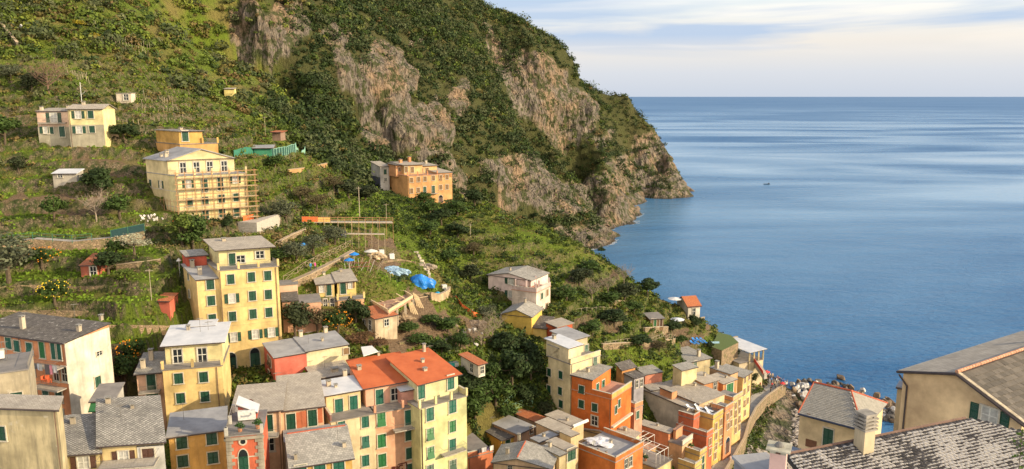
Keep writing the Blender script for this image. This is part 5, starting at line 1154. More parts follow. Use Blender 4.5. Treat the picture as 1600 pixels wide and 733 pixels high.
g = MB(); g.bar(Rr0+up*2, Rr1+up*2, .12, 6); g.bar(Rr1+up*2, A1+up*2, .11, 6); g.bar(Rr1+up*2, A2+up*2, .11, 6); g.bar(Rr0+up*2, A0+up*2, .09, 6); g.obj('ridge_tiles', simple('red ridge tile', (.42,.10,.05), .8), H.root)
g = MB(); g.bar(A0-e2*.08, A1-e2*.08, .13, 6); g.obj('gutter', simple('dark blue-grey gutter', (.03,.04,.075), .5), H.root)
H.win(m, 'f', [(1294,684)], 1.15, 2.3, 'door'); p_, dr, n = H.at(m, 'f', 1268, 693); g = MB(); g.box(p_-H.L-dr*.7+n*.02-Vector((0,0,.5)), dr*1.3, n*.06, Vector((0,0,.95))); g.obj('panel', simple('brown timber panel', (.16,.07,.035)), H.root)
g = MB(); q0 = p_-H.L-Vector((0,0,1.25)); q0 -= dr*3.2; g.box(q0, dr*6.5, n*3.2, Vector((0,0,.2))); g.obj('terrace', simple('bluish terrace paint', (.22,.27,.36), .6), H.root)
g = MB()
for k in range(9): a = q0+n*3.15+dr*6.5*k/8+Vector((0,0,.2)); g.bar(a, a+Vector((0,0,.95)), .02, 4)
g.bar(q0+n*3.15+Vector((0,0,1.15)), q0+n*3.15+dr*6.5+Vector((0,0,1.15)), .025, 4); g.obj('railing', simple('white railing', (.55,.56,.58)), H.root)
p2_, _, _ = H.at(m, 'f', 1264, 649); g = MB(); g.box(p2_-H.L-dr*.2+n*.01, dr*.4, n*.18, Vector((0,0,.25))); g.obj('lamp', simple('bronze wall lamp', (.15,.10,.06)), H.root)
# --- nearest roof with lichen tiles
H = House('house', 'nearest roof of dark slab tiles blotched with pale lichen, bottom right', 'house', GRP); HS['lichen'] = H
YR = 34.0; zr = P(1508,654.5,YR).z; Pr = PZ(1508,654.5,zr); Pl = PZ(1235,709.5,zr); eu = (Pr-Pl).normalized(); dn = Vector((eu.y, -eu.x, 0)); slp = math.tan(R(21)); EVd = (dn+Vector((0,0,-slp))).normalized()
H._root((Pr.x+dn.x*3, Pr.y+dn.y*3, 58))
Lft = (Pr-Pl).length+.25; Rgt = .0; LenD = 15.0
# right slope corner: where the ray of (1600,678) meets the roof plane
Nn = eu.cross(EVd).normalized(); r_ = ray(1600, 678); t_ = (Pr-Vector((0,0,CAMH))).dot(Nn)/r_.dot(Nn); Pc = Vector((0,0,CAMH))+r_*t_
uc = (Pc-Pr).dot(eu); vc = (Pc-Pr).dot(EVd)
O_ = Pr-eu*Lft+EVd*LenD-H.L; EUu = eu; EVv = -EVd; TOT = Lft+9.0
kx = uc/max(vc, .2)
def skp(u, v):
    vv = LenD-v; uu = u-Lft
    return uu > max(0, vv)*kx+.05
g = MB(); tp = [Pr-eu*Lft, Pr, Pr+(Pc-Pr)*2.2, Pr+eu*9+EVd*LenD, Pr-eu*Lft+EVd*LenD]
g.poly([p-H.L-Nn*0 for p in tp]); g.poly([p-H.L-Vector((0,0,.2)) for p in tp][::-1])
for i in range(5): j = (i+1) % 5; g.poly([tp[i]-H.L, tp[j]-H.L, tp[j]-H.L-Vector((0,0,.2)), tp[i]-H.L-Vector((0,0,.2))])
g.obj('roof_boarding', simple('dark roof boards', (.05,.045,.045)), H.root)
tile_field('roof', H.root, O_+Vector((0,0,.02)), EUu, EVv, int(TOT/.22), int(LenD/.16), .22, .16, [mat_tiles('lichen covered slab tiles', (.042,.040,.043), (.09,.085,.09), (.41,.39,.37), .925, 1.7, .36)], .016, .036, skip=skp, seed=9, curve=.030)
g = MB(); g.bar(Pl-eu*.3-H.L+Vector((0,0,.05)), Pr-H.L+Vector((0,0,.05)), .06, 6); g.obj('ridge_edge', simple('brown ridge mortar', (.16,.10,.08), .9), H.root)
g = MB(); bk = Pr-eu*Lft-H.L; zb_ = 56-H.L.z
ring = [Pr-eu*Lft+dn*.6, Pr+dn*.6-eu*.5, Pr+dn*LenD+eu*2, Pr-eu*Lft+dn*LenD]
for i in range(4):
    j = (i+1) % 4; a, b = ring[i], ring[j]; za = zr-slp*max(0,(a-Pr).dot(dn))-.25-H.L.z; zb2 = zr-slp*max(0,(b-Pr).dot(dn))-.25-H.L.z
    g.poly([Vector((a.x-H.L.x,a.y-H.L.y,zb_)), Vector((b.x-H.L.x,b.y-H.L.y,zb_)), Vector((b.x-H.L.x,b.y-H.L.y,zb2)), Vector((a.x-H.L.x,a.y-H.L.y,za))])
g.obj('wall', plaster(TAN), H.root)
def on_plane(u, v):
    r = ray(u, v); t = (Pr-Vector((0,0,CAMH))).dot(Nn)/r.dot(Nn); return Vector((0,0,CAMH))+r*t
# chimney with tiers of slabs
bp = on_plane(1349, 703)-H.L; g = MB(); ax, ay = eu, -dn; wd = .58
g.box(bp-ax*wd/2-ay*wd/2-Vector((0,0,.3)), ax*wd, ay*wd, Vector((0,0,1.30))); ch = g.obj('chimney', plaster((.52,.44,.30), .9, 'sooty chimney render'), H.root)
g = MB()
for k in range(4):
    zk = 1.0+k*.16; gg = .02
    g.box(bp-ax*(wd/2+.07)-ay*(wd/2+.07)+Vector((0,0,zk)), ax*(wd+.14), ay*(wd+.14), Vector((0,0,.075)))
    for i in (0,1):
        for j in (0,1): g.box(bp-ax*wd/2-ay*wd/2+ax*(wd-.14)*i+ay*(wd-.14)*j+Vector((0,0,zk+.075)), ax*.14, ay*.14, Vector((0,0,.085)))
g.box(bp-ax*(wd/2+.02)-ay*(wd/2+.02)+Vector((0,0,1.64)), ax*(wd+.04), ay*(wd+.04), Vector((0,0,.10)))
g.box(bp-ax*(wd/2-.05)-ay*(wd/2-.05)+Vector((0,0,1.0)), ax*(wd-.1), ay*(wd-.1), Vector((0,0,.6)))
g.obj('chimney_cap', simple('weathered concrete slab', (.28,.26,.23), .9, .4), ch)
cb = P(1217,705,27.0)-H.L; ax = Vector((math.cos(R(-25)), math.sin(R(-25)), 0)); ay = Vector((-ax.y, ax.x, 0)); wd = .58
g = MB(); g.box(cb-ax*wd/2-ay*wd/2-Vector((0,0,4.2)), ax*wd, ay*wd, Vector((0,0,4.2))); ch = g.obj('chimney', plaster((.58,.40,.36), .5, 'pink chimney render'), H.root)
g = MB()
for i in (0,1):
    for j in (0,1): g.box(cb-ax*wd/2-ay*wd/2+ax*(wd-.2)*i+ay*(wd-.2)*j, ax*.2, ay*.2, Vector((0,0,.14)))
g.box(cb-ax*(wd/2+.14)-ay*(wd/2+.14)+Vector((0,0,.14)), ax*(wd+.28), ay*(wd+.28), Vector((0,0,.06))); g.obj('chimney_cap', simple('pale chimney slab', (.40,.38,.30), .9, .4), ch)
g = MB()
for i in range(10):
    for j in range(4):
        f = lambda ii, jj: cb+Vector((math.cos(ii*2*math.pi/10)*math.cos(jj*math.pi/8)*.17, math.sin(ii*2*math.pi/10)*math.cos(jj*math.pi/8)*.17, .2+math.sin(jj*math.pi/8)*.17))
        g.poly([f(i,j), f(i+1,j), f(i+1,j+1), f(i,j+1)])
g.obj('chimney_pot', simple('grey stone cobble', (.16,.155,.15), .9, .4), ch)
H = House('house', 'blue-grey flat roof corner beneath the pink chimney', 'house', GRP)
m = H.block((1172,741), (1222,733), Y=33, yaw=12, d=1.5, roof='flat', wall=plaster((.3,.3,.34), .3), rmat='grey', ov=.1, zb=56)

# aerials, vents and cables on the village roofs
ar = random.Random(17)
for H in ALLHOUSES:
    if H.root is None or H.cat != 'house' or not H.blocks or H in (HS['tan'], HS['lichen'], HS['hip']): continue
    bb = [b for b in H.blocks if b.w*b.d > 20]
    if not bb: continue
    b = bb[-1]
    if ar.random() < .55: H.antenna(b, ar.uniform(.8, b.w-.8), ar.uniform(b.d*.4, b.d-.8), ar.uniform(1.4, 2.4))
    if ar.random() < .5: H.chimney(b, st=(ar.uniform(.8, b.w-.8), ar.uniform(b.d*.3, b.d-.8)), w=ar.uniform(.3, .5), h=ar.uniform(.5, 1.0))
    if ar.random() < .6 and H.blocks[0].z-H.blocks[0].zb > 6: H.pipe(H.blocks[0], 'f', ar.choice((.25, H.blocks[0].w-.25)))
# ================================================================== VEGETATION
def leafmat(name='leaves', trans=.15):
    if name in MC: return MC[name]
    n = NT(name); c = n.attr('col', 0); p = n.pos(); f = n.noise(p, 1.6, 3, .6)
    col = n.mix(n.ramp(f, [(.3, 0), (.7, .5)]), c, (.03, .035, .01)); n.set(n.b.inputs['Base Color'], col)
    n.b.inputs['Roughness'].default_value = .75; n.b.inputs['Specular IOR Level'].default_value = .2
    tr = n.N.new('ShaderNodeBsdfTranslucent'); n.L.new(c, tr.inputs[0]); mx = n.N.new('ShaderNodeMixShader'); mx.inputs[0].default_value = trans
    n.L.new(n.b.outputs[0], mx.inputs[1]); n.L.new(tr.outputs[0], mx.inputs[2]); n.L.new(mx.outputs[0], n.out.inputs[0])
    MC[name] = n.m; return n.m
def leaves(cent, rad, nl, size, colr, g, flat=.75, shell=.55, jit=.25):
    """leaf-sized quads spread through lumpy crowns. cent (n,3), rad (n,), colr (n,3)"""
    cent = np.asarray(cent, float); n = len(cent); rad = np.broadcast_to(np.asarray(rad, float), (n,)); nl = int(nl)
    d = g.normal(size=(n, nl, 3)); d /= np.linalg.norm(d, axis=2, keepdims=True)
    lump = 1+.28*np.sin(d[..., 0]*4+cent[:, None, 0]*3)*np.cos(d[..., 1]*5+cent[:, None, 1]*2+d[..., 2]*3)
    r = (shell+(1-shell)*g.random((n, nl)))*lump
    off = d*r[..., None]*rad[:, None, None]; off[..., 2] *= flat
    off[..., 2] = np.where(off[..., 2] < 0, off[..., 2]*.55, off[..., 2])
    c = cent[:, None, :]+off
    nrm = d+g.normal(size=d.shape)*.55; nrm[..., 2] += .25; nrm /= np.linalg.norm(nrm, axis=2, keepdims=True)
    a = np.cross(nrm, g.normal(size=d.shape)); a /= np.linalg.norm(a, axis=2, keepdims=True)+1e-9; b = np.cross(nrm, a)
    s = np.broadcast_to(np.asarray(size, float), (n,))[:, None, None]*(.6+.8*g.random((n, nl, 1)))
    a = a*s; b = b*s*.7
    v = np.stack([c-a, c-b*.9, c+a, c+b*.9], 2).reshape(-1, 3)
    col = np.broadcast_to(np.asarray(colr, float)[:, None, :], (n, nl, 3))*(1+jit*(g.random((n, nl, 1))*2-1))
    col = np.repeat(col.reshape(-1, 3), 4, 0)
    f = np.arange(len(v)).reshape(-1, 4)
    return v, f, col
def cloud_obj(name, parts, label=None, kind='stuff', parent=None):
    v = np.concatenate([p[0] for p in parts]); col = np.concatenate([p[2] for p in parts]); f = np.arange(len(v)).reshape(-1, 4)
    me = npmesh(name, v, f, [leafmat()], col=np.clip(col, 0, 1)); o = link(bpy.data.objects.new(name, me), parent)
    if kind: o['kind'] = kind
    if label: o['label'] = label
    return o
def ground_pts(n, g, a0, a1, r0, r1):
    a = R(a0)+(R(a1)-R(a0))*g.random(n); r = r0*np.exp(g.random(n)*math.log(r1/r0))
    return np.sin(a)*r, np.cos(a)*r
FOOT = []
for h_ in bpy.data.objects: pass
def collect_foot():
    for H_ in ALLH:
        for b in H_.blocks: FOOT.append((b.o.x, b.o.y, b.e1.x, b.e1.y, b.w, b.d))
ALLH = []
_hb = House.block
def clear_of_houses(x, y, m=.6):
    ok = np.ones(len(x), bool)
    for ox, oy, ex, ey, w, d in FOOT:
        dx = x-ox; dy = y-oy; s = dx*ex+dy*ey; t = -dx*ey+dy*ex
        ok &= ~((s > -m) & (s < w+m) & (t > -m) & (t < d+m))
    return ok
for ob in list(COL.objects):
    if ob.type == 'MESH' and ob.parent is not None and ob.name.split('.')[0] == 'wall':
        L_ = ob.parent.location; vs = np.array([v.co for v in ob.data.vertices]); 
        x_, y_ = vs[:, 0]+L_.x, vs[:, 1]+L_.y
        # oriented box from the first wall edge
        a = np.array([x_[0], y_[0]]); b = np.array([x_[1], y_[1]]); e = (b-a)/max(1e-6, np.linalg.norm(b-a)); nn = np.array([-e[1], e[0]])
        s = (x_-a[0])*e[0]+(y_-a[1])*e[1]; t = (x_-a[0])*nn[0]+(y_-a[1])*nn[1]
        o2 = a+e*s.min()+nn*t.min(); FOOT.append((o2[0], o2[1], e[0], e[1], s.max()-s.min(), t.max()-t.min()))
G = np.random.default_rng(21)
PAL = np.array([(.030,.055,.018),(.042,.075,.018),(.070,.110,.018),(.105,.150,.022),(.16,.19,.028),(.14,.115,.035),(.18,.125,.055),(.060,.090,.035),(.11,.12,.055)])
def pick(n, w, g): return PAL[g.choice(len(PAL), n, p=np.array(w)/sum(w))]*(1+.3*(g.random((n, 1))*2-1))
EXTENT = lambda x, y, z: proj(x, y, z)
# --- macchia on the far hill
x, y = ground_pts(60000, G, -36, 24, 240, 860); z = samp(TZ, x, y); u, v = proj(x, y, z)
rk = samp(rockf, x, y); dens = np.where(rk > .45, np.where(fbm(x/14, y/14, 3, 95)+.35*fbm(x/5, y/5, 2, 96) > -.03, .8, .05), 1.0)*(z > 7)*(u > -80)
dens *= np.clip((np.hypot(x, y)/430.)**1.1, .25, 1.0)
patch = fbm(x/30, y/30, 3, 91)
dens *= np.where(patch > .22, .5, 1.0)*np.where((u < 420) & (fbm(x/22, y/22, 3, 97) > .02), .35, 1.0)
keep = (G.random(len(x)) < dens) & (v > -60)
x, y, z, u, v, patch = (q_[keep] for q_ in (x, y, z, u, v, patch))
far_ = np.hypot(x, y)
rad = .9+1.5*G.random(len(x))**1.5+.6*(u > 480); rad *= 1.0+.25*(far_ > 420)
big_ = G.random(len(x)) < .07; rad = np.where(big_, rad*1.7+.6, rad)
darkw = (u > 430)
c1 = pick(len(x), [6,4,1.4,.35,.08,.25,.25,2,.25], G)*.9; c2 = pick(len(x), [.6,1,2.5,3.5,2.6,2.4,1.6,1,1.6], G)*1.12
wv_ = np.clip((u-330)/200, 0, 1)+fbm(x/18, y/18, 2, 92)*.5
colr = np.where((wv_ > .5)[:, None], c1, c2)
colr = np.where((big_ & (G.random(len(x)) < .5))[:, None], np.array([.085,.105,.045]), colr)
lite_ = (G.random(len(x)) < .06) & ~big_; colr = np.where(lite_[:, None], np.array([.16,.19,.05]), colr)
parts = []
m1 = far_ < 380
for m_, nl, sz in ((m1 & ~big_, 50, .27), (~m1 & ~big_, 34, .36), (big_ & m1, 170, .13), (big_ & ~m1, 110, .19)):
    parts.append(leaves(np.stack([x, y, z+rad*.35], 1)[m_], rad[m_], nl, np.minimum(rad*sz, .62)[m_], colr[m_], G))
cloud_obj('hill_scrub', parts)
print('far scrub', len(x))
# --- bushes and rough growth on the near slopes
x, y = ground_pts(42000, G, -38, 24, 88, 262); z = samp(TZ, x, y); u, v = proj(x, y, z)
wl = samp(TERW, x, y); tf = samp(terf, x, y); so_ = samp(soil, x, y); n1 = fbm(x/9, y/9, 3, 101); n2 = fbm(x/30, y/30, 2, 102)
left = (u < 560) & (v < 660)
ridge = (u > 560)
dens = np.zeros(len(x))
upper = left & (v < 260-.0*u)
dens = np.where(upper, .12+.45*wl+.35*(n2 > .0)+.3*(n1 > .15), dens)
mid = left & (v >= 200)
gard = inpoly(u, v, [(0,225),(225,215),(235,360),(280,430),(300,560),(200,640),(0,560)])
dens = np.where(mid, np.where(gard, .02+.27*wl+.10*(n1 > .35), .36+.35*(n1 > 0)), dens)
gd = inpoly(u, v, [(560,300),(760,300),(1000,440),(1110,500),(1120,560),(900,560),(700,480),(620,440)])
dens = np.where(ridge, .55+.35*(n1 > -.1), dens)
vine = inpoly(u, v, [(800,350),(950,410),(950,440),(820,410)])
dens *= np.where(so_ > .4, .12, 1)*np.where(vine, .3, 1)
site = inpoly(u, v, [(450,400),(560,350),(640,370),(700,450),(700,500),(640,560),(580,540),(560,470),(450,480)])
dens *= np.where(site, .05, 1)
keep = (G.random(len(x)) < dens) & (z > 3.5) & clear_of_houses(x, y, .3)
x, y, z, u, v, gard, n1, n2, ridge = (q_[keep] for q_ in (x, y, z, u, v, gard, n1, n2, ridge))
rad = .35+.75*G.random(len(x))**2; rad = np.where(gard, rad*.8, rad*1.1); rad = np.where(v < 160, rad*1.35, rad)
c2 = pick(len(x), [.5,1,2.6,3.4,2.6,1.8,1.4,1,1.4], G)*1.1; c3 = pick(len(x), [2,3,4,3,1,.3,.1,1,.3], G)
colr = np.where((ridge & (n2 > -.2))[:, None], c3, c2)
parts = [leaves(np.stack([x, y, z+rad*.3], 1), rad, 34, rad*.27, colr, G)]
x, y = ground_pts(26000, G, -8, 6, 98, 140); z = samp(TZ, x, y); u, v = proj(x, y, z)
k = inpoly(u, v, [(700,590),(760,560),(850,560),(880,640),(840,700),(700,720)]) & clear_of_houses(x, y, .2) & (G.random(len(x)) < .5)
x, y, z = x[k], y[k], z[k]; r_ = .3+.6*G.random(len(x)); parts.append(leaves(np.stack([x, y, z+r_*.3], 1), r_, 34, r_*.27, pick(len(x), [3,4,4,2,.6,.3,.2,1,.3], G), G))
x, y = ground_pts(9000, G, -38, -10, 120, 260); z = samp(TZ, x, y); nn_ = fbm(x/16, y/16, 3, 120); k = (nn_ > .16) & clear_of_houses(x, y, .5)
x, y, z = x[k], y[k], z[k]; r_ = .25+.45*G.random(len(x)); v_, f_, c_ = leaves(np.stack([x, y, z+r_*.4], 1), r_, 26, r_*.18, np.array([(.26,.20,.10)])*(1+.3*G.random((len(x), 1))), G); parts.append((v_, f_, c_))
# grass tufts: upright blades
x, y = ground_pts(60000, G, -38, 22, 92, 250); z = samp(TZ, x, y); so_ = samp(soil, x, y); n3 = fbm(x/5, y/5, 3, 111)
k = (z > 4) & (so_ < .5) & clear_of_houses(x, y, .1) & (G.random(len(x)) < .5+.5*(n3 > 0))
x, y, z, n3 = x[k], y[k], z[k], n3[k]; n = len(x); h = .12+.26*G.random(n)
c0 = np.stack([x, y, z], 1); aa = G.random(n)*6.28; dx = np.stack([np.cos(aa), np.sin(aa), np.zeros(n)], 1)*(.16+.1*G.random((n, 1))); up_ = np.stack([G.normal(size=n)*.08, G.normal(size=n)*.08, h], 1)
vv = np.stack([c0-dx, c0+dx, c0+dx*.6+up_, c0-dx*.8+up_], 1).reshape(-1, 3)
ug, vg = proj(x, y, z); gg = inpoly(ug, vg, [(0,340),(225,300),(235,360),(280,430),(300,560),(200,640),(0,560)]) | inpoly(ug, vg, [(390,225),(560,255),(640,330),(900,380),(1000,440),(900,480),(400,345)])
gc = np.where(((n3 > .05) | gg)[:, None], np.array([.14,.235,.020]), np.array([.22,.175,.055]))*(1+.35*(G.random((n, 1))*2-1))
parts.append((vv, None, np.repeat(gc, 4, 0)))
cloud_obj('rough_undergrowth', parts)
print('near bushes', len(rad), 'grass', n)
# --- individual trees and shrubs
def crown(name, g, h, r, base, color, dens=1.0, lobes=7, size=.22, flat=.85, var=.2):
    cs = []; rs = []
    for i in range(lobes):
        a = g.random()*6.28; q_ = g.random()**.6*r*.62; cs.append((math.cos(a)*q_, math.sin(a)*q_, base+(h-base)*(.25+.62*g.random())*(1-.25*q_/r))); rs.append(r*(.36+.22*g.random()))
    cs.append((0, 0, base+(h-base)*.62)); rs.append(r*.6)
    cols = np.array([color])*(1+var*(g.random((len(cs), 1))*2-1))
    v, f, c_ = leaves(np.array(cs), np.array(rs), int(150*dens), size, cols, g, flat=flat, shell=.45, jit=.35)
    return npmesh(name, v, f, [leafmat()], col=np.clip(c_, 0, 1))
def barkmat(c=(.10,.075,.05), nm='bark'): return simple(nm, c, .9, .4)
def trunk_mesh(name, g, h, r0, r, base, n=6, mat=None, twigs=0):
    m = MB(); top = Vector((g.normal()*.1*h*.3, g.normal()*.1*h*.3, base+(h-base)*.45)); m.bar((0, 0, -.4), top*.55+Vector((0, 0, 0)), r0, 7, r2=r0*.7); m.bar(top*.55, top, r0*.7, 6, r2=r0*.4)
    for i in range(n):
        a = i*6.28/n+g.random()*.8; st = top*(.45+.5*g.random()); en = Vector((math.cos(a)*r*.75, math.sin(a)*r*.75, base+(h-base)*(.4+.5*g.random()))); mid_ = (st+en)/2+Vector((0, 0, -.1*r))
        m.bar(st, mid_, r0*.42, 5, r2=r0*.28); m.bar(mid_, en, r0*.28, 4, r2=r0*.1)
        for k in range(twigs):
            s_ = mid_+(en-mid_)*g.random(); e_ = s_+Vector((g.normal()*.35*r, g.normal()*.35*r, abs(g.normal())*.4*r)); m.bar(s_, e_, r0*.13, 3, r2=.008)
            for kk in range(3): s2 = s_+(e_-s_)*(.4+.5*g.random()); m.bar(s2, s2+Vector((g.normal()*.2*r, g.normal()*.2*r, abs(g.normal())*.25*r)), .015, 3, r2=.005)
    return m.mesh(name, mat or barkmat())
KINDS = dict(dark=((.030,.055,.018), 1.3, .26, .9), green=((.055,.10,.022), 1.1, .25, .85), lime=((.12,.17,.03), 1.0, .22, .85), olive=((.11,.125,.075), 1.2, .16, .85), brown=((.12,.095,.05), .9, .15, .85),
             citrus=((.045,.085,.018), 1.1, .2, .8), blossom=((.42,.42,.30), .55, .13, .8), holm=((.045,.06,.028), 1.3, .22, .95), rust=((.16,.085,.045), .9, .16, .55), yellow=((.45,.36,.03), .7, .14, .8))
TM_ = {}
def tree(name, label, u, v, h, r, kind, group=None, Y=None, base=.25, rz=None, fruit=None, cat='tree', trunkr=None):
    p = hit(u, v) if Y is None else P(u, v, Y)
    if Y is not None: p.z = GZ(p.x, p.y)
    t = empty(name, p, label, cat, group, rz=random.random()*6.28); key = (kind, round(base, 2))
    col, dn, sz, fl = KINDS[kind]
    vi = random.randrange(3)
    if (key, vi) not in TM_:
        g = np.random.default_rng(hash((kind, vi)) % 1000 if False else (len(TM_)*13+5)); TM_[(key, vi)] = (crown('crown', g, 4, 2, 4*base, col, dn, 9, sz*.75, fl), trunk_mesh('trunk', g, 4, .16, 2, 4*base))
    cm, tm = TM_[(key, vi)]
    for nm, me_ in (('crown', cm), ('trunk', tm)):
        o = link(bpy.data.objects.new(nm, me_), t); o.scale = (r/2, r/2, h/4)
    if fruit:
        m = MB(); rn = random.Random(int(u))
        for k in range(60):
            d = Vector((rn.gauss(0,1), rn.gauss(0,1), rn.gauss(0,1))).normalized(); c = Vector((d.x*r*.8, d.y*r*.8, h*.6+d.z*h*.36)); s_ = .06
            m.box(c, (s_*2, 0, s_*.4), (0, s_*2, 0), (-s_*.3, 0, s_*2))
        fo = m.obj('fruit', simple('orange fruit' if fruit == 'o' else 'lemon fruit', (.75,.28,.02) if fruit == 'o' else (.75,.55,.04), .5), t); fo['kind'] = 'stuff'
    return t
def bare(name, label, u, v, h, r, group=None, col=(.17,.12,.08), nm='pale bark', cat='tree'):
    p = hit(u, v); t = empty(name, p, label, cat, group); key = ('bare', nm)
    if key not in TM_: TM_[key] = trunk_mesh('branches', np.random.default_rng(4), 4, .11, 2, .8, 11, barkmat(col, nm), 7)
    o = link(bpy.data.objects.new('branches', TM_[key]), t); o.scale = (r/2, r/2, h/4); return t
T = tree
T('evergreen_tree', 'bright green tree at the far left edge beside the hill house', 8, 226, 6, 3.6, 'green')
bare('bare_tree', 'large bare brown-twigged tree above the pink and yellow hill house', 77, 150, 8, 5, None, (.16,.10,.07), 'brown bark')
T('dark_tree', 'dark round evergreen left of the bare brown tree', 50, 146, 5, 3.6, 'holm')
T('dark_tree', 'dark shrub tree directly right of the hill house', 196, 226, 3.6, 3.2, 'dark')
T('olive_tree', 'grey-green tree above the hill house on the left edge', 18, 128, 4.5, 3.6, 'olive')
T('garden_tree', 'dark bushy tree right of the grey corrugated shed', 158, 308, 5.4, 3.6, 'dark')
T('garden_tree', 'round dark bush on the terrace left of the grey shed', 30, 272, 3, 2.2, 'holm')
T('garden_tree', 'conical dark green tree between terrace walls, left slope', 86, 348, 4.8, 2.6, 'green')
bare('bare_tree', 'leafless pale fig tree left of the rubble heap', 151, 344, 4.5, 2.8, None, (.30,.24,.19), 'pale bark')
T('garden_tree', 'green tree between the fig and the rubble heap', 188, 345, 4.6, 3.4, 'green')
T('olive_tree', 'big grey olive at the left edge below the green railing', 14, 440, 7.5, 5.2, 'olive')
T('citrus_tree', 'orange-laden citrus bush by the terrace wall left of the red ruin', 66, 420, 3.2, 3.4, 'citrus', fruit='o')
T('citrus_tree', 'lemon tree on the lower lawn, leftmost of its terrace', 86, 477, 3.4, 2.8, 'citrus', fruit='l')
T('blossom_tree', 'white blossoming fruit tree beneath the green railing', 210, 400, 3.8, 3.4, 'blossom')
T('garden_tree', 'dark tree hugging the right of the ruined red shed', 170, 430, 3.6, 2.8, 'dark')
T('garden_tree', 'green vine-covered tree right of the ruined red shed roof', 182, 405, 3.4, 2.4, 'green')
T('lime_tree', 'yellow-green feathery tree at the foot of the scaffolded house', 285, 386, 5.6, 3.2, 'lime')
T('garden_tree', 'dense green tree behind the slate roof of the tallest house', 303, 398, 6, 3.0, 'green')
T('cypress_shrub', 'small dark cypress in front of the scaffolded house door', 358, 365, 3.6, 1.2, 'dark')
T('citrus_tree', 'small orange tree against the soil bank left of the pink wing', 205, 572, 3.6, 2.2, 'citrus', fruit='o')
T('garden_tree', 'glossy green tree beside the pink balcony house', 196, 610, 5.2, 2.6, 'green')
T('garden_tree', 'small bush on the lawn in front of the low wall terrace', 196, 440, 1.8, 1.9, 'lime')
T('olive_tree', 'broad olive at the end of the paved square', 448, 352, 5, 4.0, 'olive')
T('olive_tree', 'olive by the rustic fence, nearest the small blue tarp', 463, 410, 3.8, 3.2, 'olive')
T('olive_tree', 'olive above the rustic fence, middle of the trio', 490, 398, 3.8, 3.4, 'olive')
T('olive_tree', 'olive at the top of the rustic fence under the board walk', 523, 383, 4, 3.4, 'olive')
T('hedge_shrub', 'bright clipped bush right of the tallest house roof', 438, 408, 2.4, 2.6, 'green')
T('brown_tree', 'russet leafed tree close to the right wall of the tallest house', 462, 530, 6.5, 3.6, 'holm')
T('brown_tree', 'tawny shrub between the russet tree and citrus bush', 497, 525, 4.6, 2.8, 'brown')
T('citrus_tree', 'orange tree full of fruit behind the red and cream house', 528, 520, 3.8, 3.0, 'citrus', fruit='o')
T('dark_tree', 'dark green tree left of the old stone house', 556, 512, 5, 2.8, 'dark')
T('reddish_shrub', 'wide rust-brown hedge in front of the old stone house', 566, 538, 2.0, 3.2, 'rust')
T('reddish_shrub', 'rust-brown hedge left of the white awning', 590, 545, 1.8, 2.4, 'rust')
for i, (u, v, h, r, k, lab) in enumerate([(545,310,4.5,4,'holm','dark spreading tree left of the tall pole'),(570,318,5,4.4,'holm','big dark spreading tree right of the tall pole'),(522,300,4,3,'brown','brown bush on the slope above the board walk'),
   (495,330,4.2,3.2,'brown','reddish bush over the orange netting'),(470,318,3.6,3.4,'brown','brown thicket above the olive by the square'),(430,262,2.6,2.6,'green','green bush under the green screens'),
   (664,322,3.6,3.0,'green','round tree in front of the orange farmhouse door'),(760,318,4.6,2.8,'lime','yellow-green tree at the ridge top right of the farmhouse'),(742,325,5,3.2,'dark','dark oak on the ridge left of the white cottage'),
   (715,340,4.4,3.4,'green','green oak below the farmhouse terrace'),(690,352,4.2,3.6,'dark','dark oak above the terraced vines'),(672,372,4,3.4,'green','green tree at the edge of the dirt mound'),(715,372,3.8,3.4,'dark','dark tree left of the cottage lane'),
   (740,400,3.6,3.0,'brown','brown-tinged bush above the reeds'),(700,410,3.6,3.2,'green','leafy tree above the blue tarpaulin'),(735,440,3.8,3.2,'holm','dull green tree left of the pale pink house'),(672,335,3.4,3,'green','low tree at the foot of the farmhouse wall')]):
    T('hillside_tree', lab, u, v, h, r, k)
